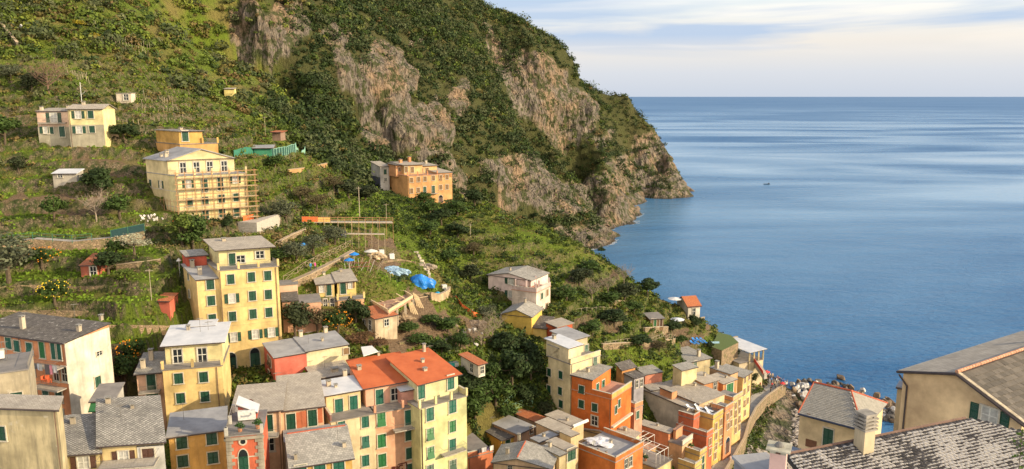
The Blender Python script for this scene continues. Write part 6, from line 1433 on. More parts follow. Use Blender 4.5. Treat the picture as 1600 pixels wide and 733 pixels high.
for i, (u, v, h, r, k, lab) in enumerate([(835,345,4,3.4,'dark','dark bush on the ridge crest right of the cottage'),(862,360,3.6,3.2,'holm','ridge crest bush above the vineyard'),(918,380,4,2.8,'dark','dark pine on the crest where the sea begins'),(940,398,4.2,3.0,'dark','second dark pine down the crest'),
   (968,415,3.6,2.4,'green','green shrub at the edge above the sea'),(1000,440,3,2,'green','small shrub beside the crest path'),(1012,462,4.5,3.6,'dark','dark round tree above the timber hut'),(975,470,4.4,4.0,'holm','wide dark tree in the centre of the point gardens'),
   (1042,462,2.6,1.7,'lime','small palm-like shrub on the crest'),(1066,470,3.6,2.6,'dark','dark tree left of the orange-roofed white house'),(1103,490,4,3.0,'olive','grey-green tree right of the orange-roofed white house'),(925,430,4,3.8,'green','green canopy over the brown plot'),
   (885,470,4,3.6,'green','bushy tree right of the pale pink house'),(905,450,4.4,3.8,'holm','dull tree above the garden walls'),(955,480,3.4,3,'green','fresh green tree beside the ruined arch wall'),(990,490,3,3,'green','leafy bush left of the timber hut'),(1052,520,3,2.6,'dark','dark shrub right of the stone platform'),
   (1085,512,3.4,2.4,'dark','dark palm shaded tree behind the sunbeds'),(1065,540,2.6,2.2,'green','bush at the foot of the stone platform'),(960,510,3.4,4,'dark','hedge mass behind the fence of the vegetable plot'),(925,525,3,3,'green','hedge right of the small red house'),(1000,545,3,3,'dark','dark creeper over the retaining wall, left'),(1030,550,2.6,2.6,'brown','dry creeper over the retaining wall, middle'),
   (1128,556,2.4,2.2,'brown','shrub on the wall by the lawn terrace'),(1148,560,2.2,1.8,'dark','trimmed shrub on the stone terrace by the sea'),(1110,545,1.8,1.4,'dark','clipped ball shrub beside the turquoise mat'),(1165,585,2.6,2.4,'dark','bush below the canopy bar'),(1178,600,3,2.2,'holm','scrub beside the harbour house')]):
    T('point_tree', lab, u, v, h, r, k)
for i, (u, v, h, r, k, lab) in enumerate([(800,610,7,3.8,'dark','tall shaded tree in the gully behind the mustard house'),(775,640,6,3.8,'green','large green tree left of the gully steps'),(745,640,5,3.6,'green','green tree behind the lemon house terrace'),(790,560,4.6,3.4,'dark','dark tree under the yellow gabled house'),
   (820,565,5,3.0,'dark','dark tree against the cream block wall'),(830,600,6,3.2,'dark','deep shaded tree beside the cream block'),(768,600,4.2,3.0,'citrus','citrus tree above the green handrail'),(700,520,2.8,2.8,'green','green shrub beside the junk garden'),(672,510,2.2,2.6,'green','creeping bush below the round stone wall'),
   (655,540,2.4,2.6,'green','bush above the big orange roof'),(720,545,2.8,2.8,'citrus','citrus bush over the garden hut'),(690,555,2.4,2,'dark','dark bush behind the turquoise laundry'),(640,520,2.0,2.4,'green','low bush along the site path'),(760,500,3,2.6,'olive','grey bush left of the pale pink house wall'),(430,612,1.5,1.6,'green','bush in the small yard below the arched doors'),(395,614,1.4,1.6,'dark','dark ivy bush under the tallest house')]):
    T('valley_tree', lab, u, v, h, r, k)
for (u, v, lab) in [(770,530,'leafless grey tree over the rubble below the pale pink house'),(752,545,'leafless grey tree above the orange-roofed garden hut'),(835,445,'bare trunks behind the pale pink house'),(925,470,'bare pollarded tree on the point, left'),(950,460,'bare pollarded tree on the point, middle'),(975,445,'tall bare pale tree near the crest')]:
    bare('bare_tree', lab, u, v, 4.5, 2.6, None, (.26,.21,.16), 'grey twig bark')
T('gorse_bush', 'bright yellow gorse bush on the upper left slope, lower one', 150, 66, 2.6, 2.2, 'yellow'); T('gorse_bush', 'bright yellow gorse bush on the upper left slope, upper one', 124, 44, 2.4, 2.4, 'yellow')
for (u, v, h, r, k, lab) in [(742,662,5,3.2,'green','green tree touching the right wall of the lemon house'),(728,628,4.5,3.0,'dark','dark tree beside the lemon house terrace corner'),(725,600,3.5,2.6,'citrus','citrus bush above the lemon house roof'),(790,655,3,2.4,'green','creeper clump above the mustard house roof'),(818,632,3.4,2.6,'dark','dark shrub behind the green handrail'),(850,655,3,2,'holm','dull shrub at the foot of the dark steps')]:
    T('valley_tree', lab, u, v, h, r, k)
# foreground twig at the right edge
p = P(1593, 745, 14); t = empty('sapling', (p.x, p.y, p.z-1.0), 'green leafy shoot poking in at the right bottom edge', 'plant')
g = np.random.default_rng(3); m = MB(); m.bar((0, 0, 0), (-.02, .05, 1.9), .012, 5, r2=.005); m.obj('stem', barkmat(), t)
cs = np.stack([g.normal(size=26)*.10-.01, g.normal(size=26)*.1, .7+1.25*g.random(26)], 1); v_, f_, c_ = leaves(cs, .08, 7, .035, np.array([(.10,.17,.03)]*26), g); link(bpy.data.objects.new('foliage', npmesh('foliage', v_, f_, [leafmat()], col=c_)), t)
# ================================================================== STREETS, WALLS, FENCES
def ribbon(name, left, right, mat, wallname=None, wlabel=None, wall_side='both', depth=2.2, kerb=0.0):
    """a level strip between two lines of 3-D points, carried by stone walls"""
    V_ = []; F_ = []
    for l, r in zip(left, right): V_ += [tuple(l), tuple(r)]
    for i in range(len(left)-1): F_.append((2*i, 2*i+1, 2*i+3, 2*i+2))
    me = bpy.data.meshes.new(name); me.from_pydata(V_, [], F_); me.materials.append(mat); o = link(bpy.data.objects.new(name, me)); o['kind'] = 'structure'
    return o
def mat_street():
    n = NT('worn paving'); p = n.pos(); c_ = n.mix(n.ramp(n.noise(p, .5, 5, .6), [(.35, 0), (.65, 1)]), (.28,.265,.245), (.42,.39,.35))
    c_ = n.mix(n.ramp(n.vor(p, 1.6, 'DISTANCE_TO_EDGE'), [(0, .6), (.05, 0)]), c_, (.12,.11,.10)); return n.fin(c_, .85, .3)
def mat_stone(nm='dry stone wall', a=(.34,.25,.16), b=(.20,.15,.10), moss=.5):
    if nm in MC: return MC[nm]
    n = NT(nm); p = n.pos((1, 1, 1.6)); d = n.vor(p, 2.3, 'DISTANCE_TO_EDGE'); c1 = n.vor(p, 2.3, 'F1', 1)
    sp = n.N.new('ShaderNodeSeparateColor'); n.L.new(c1, sp.inputs[0]); c_ = n.mix(sp.outputs[0], a, b)
    c_ = n.mix(n.ramp(d, [(0, 1), (.08, 0)]), c_, (.05,.04,.03)); c_ = n.mix(n.math('MULTIPLY', n.ramp(n.noise(n.pos(), .7, 5, .6), [(.5, 0), (.62, 1)]), moss), c_, (.07,.09,.03))
    n.bump(d, .8, .06); MC[nm] = n.fin(c_, .95, .15); return MC[nm]
# harbour street: inner (house) edge and outer (cliff) edge, descending towards the harbour
inn = [PZ(1104,742,13.5), PZ(1122,715,12.6), PZ(1140,690,11.4), PZ(1152,664,10.2), PZ(1160,640,8.6), PZ(1166,618,7.4), PZ(1180,600,6.6), PZ(1198,588,6.0)]
out = [PZ(1134,742,13.5), PZ(1150,715,12.6), PZ(1164,690,11.4), PZ(1172,662,10.2), PZ(1182,642,8.6), PZ(1198,624,7.4), PZ(1216,611,6.6), PZ(1228,603,6.0)]
ribbon('street', inn, out, mat_street())
def wall_line(name, label, top, h, th=.35, cap=True, cat='wall', mat=None, down=True):
    c0 = sum((Vector(p) for p in top), Vector())/len(top); t = empty(name, (c0.x, c0.y, c0.z-h), label, cat); L = Vector(t.location); m = MB(); cpm = MB()
    for i in range(len(top)-1):
        a, b = Vector(top[i]), Vector(top[i+1]); d = b-a; dh = Vector((d.x, d.y, 0)).normalized(); nn = Vector((-dh.y, dh.x, 0))*th
        za, zb = a.z-h, b.z-h; q = [a-L, b-L, b-L+nn, a-L+nn]; l = [Vector((p.x, p.y, zz_-L.z)) for p, zz_ in zip(q, (za, zb, zb, za))]
        ln = d.length
        m.poly([l[0], l[1], q[1], q[0]], [(0,0),(ln,0),(ln,h),(0,h)]); m.poly([l[2], l[3], q[3], q[2]], [(0,0),(ln,0),(ln,h),(0,h)]); m.poly(q)
        m.poly([l[3], l[0], q[0], q[3]]); m.poly([l[1], l[2], q[2], q[1]])
        if cap: cpm.box(a-L-nn*.2+Vector((0,0,.004)), d, nn*1.4, Vector((0,0,.12)))
    m.obj('wall_body', mat or mat_stone(), t)
    if cap: cpm.obj('coping', simple('wall coping', (.38,.30,.21), .9), t)
    return t
up = Vector((0, 0, .75))
wall_line('stone_wall', 'curving parapet wall on the cliff edge of the harbour street', [p+up for p in out], 3.4)
# gardens: lines of points on the ground picked in the photograph
def gl(pts, up_=0.0, **kw):
    r = []
    for p in pts: q_ = hit(*p, **kw); r.append(Vector((q_.x, q_.y, q_.z+up_)))
    return r
def dense(pts, step):
    r = []
    for a, b in zip(pts[:-1], pts[1:]):
        n = max(1, int((b-a).length/step))
        for k in range(n): r.append(a+(b-a)*k/n)
    r.append(pts[-1]); return r
def onland(p, up_=0): return Vector((p.x, p.y, GZ(p.x, p.y)+up_))
def fence(name, label, pts, h=1.0, step=1.6, mat=None, rails=(.5, .95), r=.04, cross=False, panel=None, group=None, cat='fence', follow=True):
    P_ = dense([Vector(p) for p in pts], step)
    if follow: P_ = [onland(p) for p in P_]
    t = empty(name, P_[0], label, cat, group); L = P_[0]; mat = mat or simple('grey fence timber', (.30,.24,.17), .9)
    pm = MB(); pm.bar((0, 0, -.3), (0, 0, h), r, 5); me = pm.mesh('post', mat)
    for p in P_[:95]: o = link(bpy.data.objects.new('post', me), t); o.location = p-L
    m = MB()
    for a, b in zip(P_[:-1], P_[1:]):
        for z_ in rails: m.bar(a-L+Vector((0,0,h*z_)), b-L+Vector((0,0,h*z_)), r*.7, 4)
        if cross: m.bar(a-L+Vector((0,0,h*.08)), b-L+Vector((0,0,h*.92)), r*.7, 4); m.bar(a-L+Vector((0,0,h*.92)), b-L+Vector((0,0,h*.08)), r*.7, 4)
    m.obj('rail', mat, t)
    if panel:
        m = MB()
        for a, b in zip(P_[:-1], P_[1:]): d = b-a; nn = Vector((-d.y, d.x, 0)).normalized()*.02; m.box(a-L+Vector((0,0,.05)), d, nn, Vector((0,0,h*.92)))
        m.obj('screen', panel, t)
    return t
GREENP = simple('green painted metal', (.04,.16,.10), .5)
# walkway with green railing along the terrace, left
lw = dense(gl([(-60,387),(0,383),(60,381),(120,379),(180,373),(232,367)]), 2.5)
lv = [Vector((p.x, p.y, p.z+.35)) for p in lw]; rv = [p+Vector((0.12, -1.5, 0)) for p in lv]
ribbon('walkway', lv, rv, mat_street()); wall_line('stone_wall', 'long stone wall carrying the walkway with the green railing', [p-Vector((0,0,.03)) for p in rv], 2.6, .4, cap=False)
fence('railing', 'green painted railing along the terrace walkway', rv[:int(len(rv)*.78)], 1.1, 2.2, GREENP, (.5, .97), .05, follow=False, cat='railing')
fence('screen_fence', 'dark blue-green screened fence at the end of the walkway', rv[int(len(rv)*.78):], 1.3, 2.0, GREENP, (.97,), .05, panel=simple('dark teal netting', (.015,.05,.055), .9), follow=False)
fence('screen_fence', 'teal green sheet fence right of the gabled scaffold house', gl([(366,247),(385,245),(412,242),(424,240)]), 1.7, 2.2, GREENP, (.97,), .05, panel=simple('teal green sheet', (.03,.17,.12), .7))
fence('screen_fence', 'pale green picket screen around the shed yard, right section', gl([(424,247),(445,243),(462,239),(478,236)]), 2.1, 1.0, simple('mint painted post', (.22,.42,.33), .6), (.97,), .09, panel=simple('dark netting', (.02,.07,.06), .9))
fence('rustic_fence', 'rustic crossed-pole fence along the path above the twin yellow houses', gl([(443,442),(465,428),(490,412),(515,400),(540,388),(548,384)]), 1.1, 1.9, None, (.08, .95), .05, cross=True)
fence('rustic_fence', 'rustic crossed-pole fence on the upper path by the square', gl([(430,388),(445,380),(462,372),(478,364)]), 1.1, 1.9, None, (.08, .95), .05, cross=True)
fence('rustic_fence', 'pole fence along the building-site path', gl([(610,438),(590,428),(600,412),(615,400)]), 1.1, 1.8, None, (.5,.95), .045)
fence('garden_fence', 'post and wire fence before the retaining wall, centre right', gl([(945,545),(970,541),(1000,537),(1030,533),(1055,531)]), 1.5, 1.9, simple('pale fence post', (.42,.36,.27), .9), (.45,.95), .04)
fence('garden_fence', 'fence of pale canes below the brown plot', gl([(900,492),(925,490),(955,488)]), 1.3, 1.5, simple('pale fence post', (.42,.36,.27), .9), (.9,), .035)
fence('handrail', 'green handrail on the garden steps above the terracotta roof', gl([(786,640),(800,628),(815,618)]), 1.1, 1.5, simple('light green pipe', (.25,.45,.30), .5), (.5,.97), .05, cat='railing')
fence('handrail', 'pale green crossed railing beside the terracotta roof', gl([(793,648),(806,640),(820,634),(832,640)]), 1.3, 1.4, simple('light green pipe', (.25,.45,.30), .5), (.1,.97), .05, cross=True, cat='railing')
fence('orange_net', 'orange safety net fence by the rubble slope', gl([(712,470),(722,483),(740,496),(756,499)]), 1.1, 1.6, simple('rusty stake', (.25,.12,.06), .8), (), .03, panel=simple('orange safety net', (.62,.13,.03), .8))
# path to the square
pw = dense(gl([(430,452),(455,440),(480,428),(505,415),(530,402),(548,392)]), 2.0); lv = [Vector((p.x, p.y, p.z+.18)) for p in pw]; rv2 = [p+Vector((1.0, -1.3, 0)) for p in lv]
ribbon('path', lv, rv2, simple('pale earth path', (.42,.33,.22), .95)); wall_line('stone_wall', 'pale stone wall under the path with the rustic fence', [p-Vector((0,0,.03)) for p in rv2], 2.0, .35, cap=True)
sq = gl([(372,356),(398,346),(438,344),(436,356),(402,366)], .15); me = bpy.data.meshes.new('paved_square'); zc = max(p.z for p in sq)
me.from_pydata([(p.x, p.y, zc) for p in sq]+[(p.x, p.y, zc-2.5) for p in sq], [], [(0,1,2,3,4)]+[(i,(i+1)%5,(i+1)%5+5,i+5) for i in range(5)]); me.materials.append(simple('pale concrete paving', (.42,.38,.33), .9)); o = link(bpy.data.objects.new('paved_square', me)); o['kind'] = 'structure'
for lab, pts, h, th, mt in (('rendered bastion wall below the timber hut, point gardens', [(1008,522),(1024,521),(1044,520)], 3.6, .5, None),('stone bastion at the tip of the point', [(1092,507),(1104,500),(1117,494)], 4.0, .6, None),('massive stone wall of the lawn terrace above the canopy bar', [(1122,545),(1138,540),(1153,533)], 5.0, .6, None),
     ('long overgrown retaining wall behind the vegetable plot', [(942,548),(975,546),(1010,543),(1055,538)], 3.0, .5, None),('round rendered wall end at the building site', [(674,470),(688,473),(700,466),(704,460)], 4.0, .4, plaster((.50,.38,.24), .6)),
     ('grey stone wall climbing the slope at the top left edge', [(-8,40),(4,49),(12,60),(26,76)], 4.5, .5, mat_stone('grey stone', (.17,.14,.12), (.11,.095,.08), .2)),('broken arch wall on the point', [(960,477),(968,476),(993,478)], 1.8, .4, None),
     ('orange garden wall right of the green screens', [(450,272),(470,270),(500,263),(515,259)], 1.8, .4, plaster((.52,.32,.15), .5)),('low dry wall beneath the terrace with the plank ramp', [(182,425),(215,423),(252,420)], 2.2, .5, None),('brick edged path wall behind the twin yellow houses', [(440,385),(460,373),(478,366)], 1.6, .4, None),
     ('thin pale wall by the crest path above the sea', [(1003,437),(1012,441),(1022,445)], 1.0, .3, plaster((.6,.5,.38), .4)), ('pinkish garden wall right of the hill house', [(160,220),(174,219),(186,218)], 1.6, .3, plaster((.5,.38,.28), .4))):
    wall_line('stone_wall', lab, gl(pts, .5+h*.25), h, th, mat=mt)
# lawn terrace by the sea
lt = gl([(1118,548),(1133,541),(1152,535),(1140,527),(1120,520),(1110,527)], 0); zt_ = P(1140,540,196).z; L4 = [PZ(u, v, zt_) for u, v in [(1112,542),(1128,548),(1154,535),(1142,524),(1122,519)]]
me = bpy.data.meshes.new('lawn_terrace'); n5 = len(L4); me.from_pydata([tuple(p) for p in L4]+[(p.x, p.y, p.z-6) for p in L4], [], [tuple(range(n5))]+[(i,(i+1)%n5,(i+1)%n5+n5,i+n5) for i in range(n5)]); me.materials.append(mat_stone()); o = link(bpy.data.objects.new('lawn_terrace', me)); o['kind'] = 'structure'
m = MB(); m.poly([p+Vector((0,0,.02)) for p in L4]); o = m.obj('lawn', simple('clipped lawn', (.10,.14,.04), .9)); o['kind'] = 'structure'
m = MB(); m.box(PZ(1103,537,zt_)+Vector((0,0,.05)), Vector((3.6,0,0)), Vector((.4,1.6,0)), Vector((0,0,.05))); tag(m.obj('mat', simple('turquoise mat', (.35,.55,.62), .7)), 'turquoise mat on the grey deck above the slate house', 'mat')
# ------------------------------------------------------------------ boulders
def rock_mesh(name, seed, n=3):
    bm = bmesh.new(); bmesh.ops.create_icosphere(bm, subdivisions=n, radius=1); r = random.Random(seed); pl = [(Vector((r.gauss(0,1), r.gauss(0,1), r.gauss(0,1))).normalized(), r.uniform(.42,.72)) for _ in range(13)]
    for v in bm.verts:
        for n_, d in pl:
            k = v.co.dot(n_)
            if k > d: v.co -= n_*(k-d)
        v.co *= 1.25+r.uniform(-.02,.02)
    me = bpy.data.meshes.new(name); bm.to_mesh(me); bm.free(); return me
def mat_rock(nm, a, b):
    n = NT(nm); p = n.pos(); c_ = n.mix(n.ramp(n.noise(p, .9, 6, .65), [(.35, 0), (.65, 1)]), a, b); c_ = n.mix(n.ramp(n.noise(p, 5, 4, .7), [(.55, 0), (.7, .6)]), c_, tuple(x*.5 for x in a)); n.bump(n.noise(p, 3, 6, .7), .6, .12); return n.fin(c_, .9, .25)
RKP = mat_rock('pale marble boulder', (.42,.40,.38), (.62,.60,.57)); RKB = mat_rock('brown boulder', (.10,.075,.055), (.24,.175,.12)); RKG = mat_rock('grey boulder', (.07,.065,.06), (.17,.155,.14)); RKO = mat_rock('wet shore rock', (.10,.08,.06), (.24,.18,.13))
RM = {}
for nm, mt in (('p', RKP), ('b', RKB), ('g', RKG), ('o', RKO)):
    for k in range(4): me = rock_mesh('boulder', k*7+ord(nm)); me.materials.append(mt); RM[(nm, k)] = me
def boulder(x, y, z, s, kind, label, group):
    o = link(bpy.data.objects.new('boulder', RM[(kind, random.randrange(4))])); o.location = (x, y, z); o.rotation_euler = (random.random()*6, random.random()*6, random.random()*6)
    o.scale = (s*random.uniform(.8,1.3), s*random.uniform(.7,1.1), s*random.uniform(.6,.9)); tag(o, label, 'boulder', group); return o
rb = random.Random(4)
BR = [(1232,598),(1262,592),(1300,595),(1340,605),(1380,620),(1412,640),(1405,662),(1370,650),(1340,640),(1300,640),(1255,650),(1240,632)]
cnt = 0
for k in range(1500):
    u, v = rb.uniform(1226,1412), rb.uniform(590,664)
    if not bool(inpoly(np.array([u]), np.array([v]), BR)[0]) or cnt > 232: continue
    pale = (u < 1290 and v > 598 and rb.random() < .72) or rb.random() < .12; p = PZ(u, v, rb.uniform(-.2,.9)+max(0,(1300-u)/60)*.5)
    s = rb.uniform(.6,1.35); cnt += 1
    boulder(p.x, p.y, p.z, s, 'p' if pale else rb.choice('bbg'), 'white-grey angular boulder in the harbour breakwater' if pale else 'brown weathered boulder in the harbour breakwater', 'pale boulders of the breakwater' if pale else 'brown boulders of the breakwater')
sv = []; sf = []
for k in range(900):
    if k % 3: u = rb.uniform(1224,1264); v = rb.uniform(640,735); p = PZ(u, v, .5+rb.random()*.4)
    else: u = rb.uniform(1165,1240); v = rb.uniform(697,735); p = hit(u, v); p.z += .1
    me_ = RM[('g', k % 4)]; s_ = rb.uniform(.15,.6); b0 = len(sv); rz_ = rb.random()*6; c_, n_ = math.cos(rz_), math.sin(rz_)
    sv += [(p.x+(q.co.x*c_-q.co.y*n_)*s_*1.2, p.y+(q.co.x*n_+q.co.y*c_)*s_, p.z+q.co.z*s_*.7) for q in me_.vertices]; sf += [tuple(b0+i for i in f.vertices) for f in me_.polygons]
me_ = bpy.data.meshes.new('shingle'); me_.from_pydata(sv, [], sf); me_.materials.append(mat_rock('mixed shingle', (.20,.17,.15), (.46,.42,.38))); o = link(bpy.data.objects.new('shingle', me_)); o['kind'] = 'stuff'
for (u, v, s, lab) in ((985,330,4.5,'rounded sea rock off the near headland'),(972,333,4,'low sea rock touching the headland base'),(996,329,2.5,'smallest sea rock off the near headland'),(1064,290,6.5,'tall rock stack at the headland tip'),(1072,298,6,'pointed rock beyond the headland tip'),(1081,299,3,'outermost flat rock of the headland'),(960,342,3.5,'broken rock at the cove waterline'),(1312,592,1.4,'dark rock awash off the breakwater')):
    p = PZ(u, v, 0); o = boulder(p.x, p.y, s*.15, s, 'o', lab, None)
# ------------------------------------------------------------------ scaffolding on the gabled house
b = SC; pole_m = simple('rusty orange scaffold tube', (.42,.24,.12), .6); t = empty('scaffolding', (b.o.x, b.o.y, b.zb+1), 'tubular scaffolding with plank decks on the pale gabled house', 'scaffolding'); L = Vector(t.location)
n_ = Vector((b.e1.y, -b.e1.x, 0)); base = Vector((b.o.x, b.o.y, 0)); hs = b.z+.9; zb0 = GZ(b.o.x, b.o.y)-1
for dd in (.35, 1.25):
    k = 0
    for i in range(10):
        s_ = -.4+i*(b.w+1.8)/9; a = base+b.e1*s_+n_*dd; m = MB(); m.bar(Vector((a.x, a.y, zb0))-L, Vector((a.x, a.y, hs))-L, .045, 4); m.obj('pole', pole_m, t)
for lv_ in range(5):
    z_ = b.z-.3-lv_*2.0
    for dd in (.35, 1.25):
        for zo in (0, .95): a = base+b.e1*-.7+n_*dd; m = MB(); m.bar(Vector((a.x, a.y, z_+zo))-L, Vector((a.x, a.y, z_+zo))-L+b.e1*(b.w+2.6), .04, 4); m.obj('ledger', pole_m, t)
    a = base+b.e1*-.3+n_*.42; m = MB(); m.box(Vector((a.x, a.y, z_+.05))-L, b.e1*(b.w+1.9), n_*.75, Vector((0,0,.05))); m.obj('deck', simple('scaffold plank', (.45,.36,.24), .9), t)
for i in range(6):
    s_ = i*1.3; a = base+b.e2*s_-b.e1*.9
    m = MB(); m.bar(Vector((a.x, a.y, zb0))-L, Vector((a.x, a.y, b.z-4.2))-L, .04, 4); m.obj('pole', pole_m, t)
for z_ in (b.z-4.6, b.z-6.5, b.z-8.2): a = base-b.e1*.9; m = MB(); m.bar(Vector((a.x, a.y, z_))-L, Vector((a.x, a.y, z_))-L+b.e2*6.5, .04, 4); m.obj('ledger', pole_m, t)
fence('orange_net', 'orange barrier net at the foot of the scaffolding, left end', gl([(270,352),(285,353),(298,351)]), 1.1, 1.5, simple('rusty stake', (.25,.12,.06), .8), (), .03, panel=simple('orange safety net', (.62,.13,.03), .8))
fence('orange_net', 'orange barrier net at the foot of the scaffolding, right end', gl([(380,348),(388,347),(397,344)]), 1.1, 1.5, simple('rusty stake', (.25,.12,.06), .8), (), .03, panel=simple('orange safety net', (.62,.13,.03), .8))
# ------------------------------------------------------------------ board walk on scaffold above the playground
def Pt(u, v, Y): return P(u, v, Y)
t = empty('board_walk', hit(540,362), 'plank walkway on scaffold legs with orange netting at its left end', 'walkway'); L = Vector(t.location)
a, b_ = P(472,348,158), P(614,349,164); d = b_-a; nn = Vector((-d.y, d.x, 0)).normalized()
m = MB(); m.box(a-L, d, nn*1.8, Vector((0,0,.18))); m.obj('deck', simple('grey planks', (.40,.34,.27), .9), t)
m = MB(); m.box(a-L+Vector((0,0,.2)), d*.17, nn*.05, Vector((0,0,1.1))); m.obj('netting', simple('orange safety net', (.62,.13,.03), .8), t)
m = MB(); m.box(a-L+d*.17+Vector((0,0,.2)), d*.13, nn*.05, Vector((0,0,1.0))); m.obj('board', simple('ochre board', (.60,.38,.12), .8), t)
m = MB(); m.bar(a-L+Vector((0,0,1.2)), b_-L+Vector((0,0,1.2)), .05, 4); m.bar(a-L+Vector((0,0,.7)), b_-L+Vector((0,0,.7)), .05, 4); m.obj('rail', simple('reddish rail', (.36,.18,.11), .8), t)
for i in range(14):
    q_ = a+d*i/13; gz = GZ(q_.x, q_.y); m = MB(); m.bar(Vector((q_.x, q_.y, min(gz, q_.z)-.5))-L, q_-L+Vector((0,0,1.3)), .05, 4); m.obj('leg', pole_m, t)
a2, b2 = P(508,366,150), P(601,367,153); d2 = b2-a2
t = empty('plank_bridge', onland(a2), 'lower plank bridge with poles above the dark slate hut', 'walkway'); L = Vector(t.location)
m = MB(); m.box(a2-L, d2, nn*.9, Vector((0,0,.16))); m.obj('deck', simple('grey planks', (.40,.34,.27), .9), t)
for i in range(10):
    q_ = a2+d2*i/9; m = MB(); m.bar(onland(q_, -.4)-L, q_-L+Vector((0,0,1.4 if i % 2 else 3.2)), .04, 4); m.obj('leg', simple('pale scaffold pole', (.45,.37,.26), .7), t)
m = MB(); p = P(520,362,156); m.box(p, Vector((2.6,.4,0)), Vector((0,.06,0)), Vector((0,0,-2.2)));
tag(m.obj('tarp', simple('dark blue tarp', (.05,.07,.22), .7)), 'dark blue tarp hanging under the plank walkway', 'tarp')
# utility poles
def pole(u, vb, vt, label, r=.1, Y=None, lamp=False, group=None):
    p = hit(u, vb) if Y is None else P(u, vb, Y); top = P(u, vt, p.y); t = empty('utility_pole', p, label, 'pole', group); h = top.z-p.z; m = MB(); m.bar((0,0,-.5), (0,0,h), r, 6, r2=r*.7); m.obj('pole', simple('weathered pole', (.40,.34,.26), .8), t)
    m = MB(); m.bar((-.6,0,h-.3), (.6,0,h-.3), .05, 4); m.obj('crossarm', simple('weathered pole', (.40,.34,.26), .8), t)
pole(562,342,292, 'tall pale utility pole in front of the dark spreading trees'); pole(237,470,420, 'slender green pole right of the plank ramp', .05); pole(604,345,318, 'short pole rising over the plank walkway', .06); pole(735,372,350,'stub pole left of the little white cottage', .1); pole(415,215,182,'thin pole on the grassy slope above the shelter', .05)
# vine stakes: rows across the slopes
st_m = MB(); st_m.bar((0,0,-.2), (.03,.02,1.35), .035, 4); STM = st_m.mesh('vine_stake', simple('pale chestnut stake', (.42,.35,.26), .9))
rs = random.Random(8)
def stakes(rows, n, label, group, sc=1.0):
    for (u0, v0, u1, v1) in rows:
        a, b_ = hit(u0, v0), hit(u1, v1)
        for k in range(n):
            p = a+(b_-a)*(k+rs.uniform(-.25,.25))/max(1, n-1); p = onland(p); o = link(bpy.data.objects.new('vine_stake', STM)); o.location = p; o.rotation_euler = (rs.uniform(-.12,.12), rs.uniform(-.12,.12), rs.random()*6); s_ = sc*rs.uniform(.8,1.3); o.scale = (1.2, 1.2, s_); tag(o, label, 'vine stake', group)
stakes([(172,66,235,78),(168,78,232,90),(160,72,228,84)], 14, 'pale vine stake in the dry rows below the yellow gorse', 'vine stakes below the gorse', 1.3)
stakes([(100,108,135,128),(104,118,140,136)], 9, 'pale vine stake beside the bare brown tree', 'vine stakes by the brown tree', 1.3)
stakes([(222,168,285,184),(215,176,280,196),(215,160,275,172),(225,150,265,160)], 11, 'vine stake on the green slope above the ochre house', 'vine stakes above the ochre house')
stakes([(160,185,225,205),(165,195,228,214)], 9, 'vine stake between the hill house and ochre house', 'vine stakes behind the hill house')
stakes([(430,100,470,118),(300,130,345,150)], 6, 'lone stake in the scrub of the middle slope', 'stakes in the scrub')
# ------------------------------------------------------------------ building site
q0 = hit(640, 470); t = empty('building_frame', q0, 'timber and concrete building frame under construction beside the blue tarp', 'building frame'); L = Vector(t.location)
A_, B_, C_, D_ = P(607,489,126), P(645,452,136), P(612,428,146), P(566,452,136); zt2 = max(p.z for p in (A_,B_))
cs_ = [Vector((p.x, p.y, A_.z)) for p in (A_, B_, C_, D_)]
m = MB(); m.poly([p-L for p in cs_]); m.poly([p-L-Vector((0,0,.35)) for p in cs_][::-1])
for i in range(4): j = (i+1) % 4; m.poly([cs_[i]-L, cs_[j]-L, cs_[j]-L-Vector((0,0,.35)), cs_[i]-L-Vector((0,0,.35))])
m.obj('slab', simple('raw brick-red slab', (.40,.24,.16), .9, .5), t)
for i in range(4):
    a, b2_ = cs_[i], cs_[(i+1) % 4]; m = MB(); m.box(a-L+Vector((0,0,.004)), b2_-a, Vector((-(b2_-a).y, (b2_-a).x, 0)).normalized()*.25, Vector((0,0,.5))); m.obj('beam', simple('new timber formwork', (.62,.47,.28), .8), t)
    for f in (0, .33, .66):
        p = a+(b2_-a)*f; m = MB(); gz = GZ(p.x, p.y); m.box(Vector((p.x-.18, p.y-.18, min(gz, p.z-2.2)-.6))-L, Vector((.36,0,0)), Vector((0,.36,0)), Vector((0,0,p.z-.35-min(gz, p.z-2.2)+.6))); m.obj('column', simple('raw concrete column', (.50,.43,.33), .9), t)
rr = random.Random(3)
for k in range(16):
    a = cs_[3]+(cs_[2]-cs_[3])*rr.random()+(cs_[0]-cs_[3])*rr.random(); m = MB(); an = rr.random()*6.28; ln = rr.uniform(1.5,3.2); m.box(a-L+Vector((0,0,.05+.1*rr.random())), Vector((math.cos(an)*ln, math.sin(an)*ln, rr.uniform(0,.8))), Vector((-math.sin(an)*.2, math.cos(an)*.2, 0)), Vector((0,0,.06))); m.obj('plank', simple('new timber formwork', (.62,.47,.28), .8), t)
for k in range(9):
    p = hit(590+rr.uniform(-30,20), 455+rr.uniform(-8,25)); 
for lab, u, v in (('stack of leaning pale planks below the blue tarp, left one', 647,492),('stack of leaning pale planks below the blue tarp, right one', 656,482)):
    p = hit(u, v); t = empty('plank_stack', p, lab, 'planks')
    for k in range(4): m = MB(); m.box(Vector((k*.35-.5, 0, 0)), Vector((.22,0,0)), Vector((0,.06,0)), Vector((-.9-.1*k,1.2,2.6-.2*k))); m.obj('plank', simple('new timber formwork', (.62,.47,.28), .8), t)
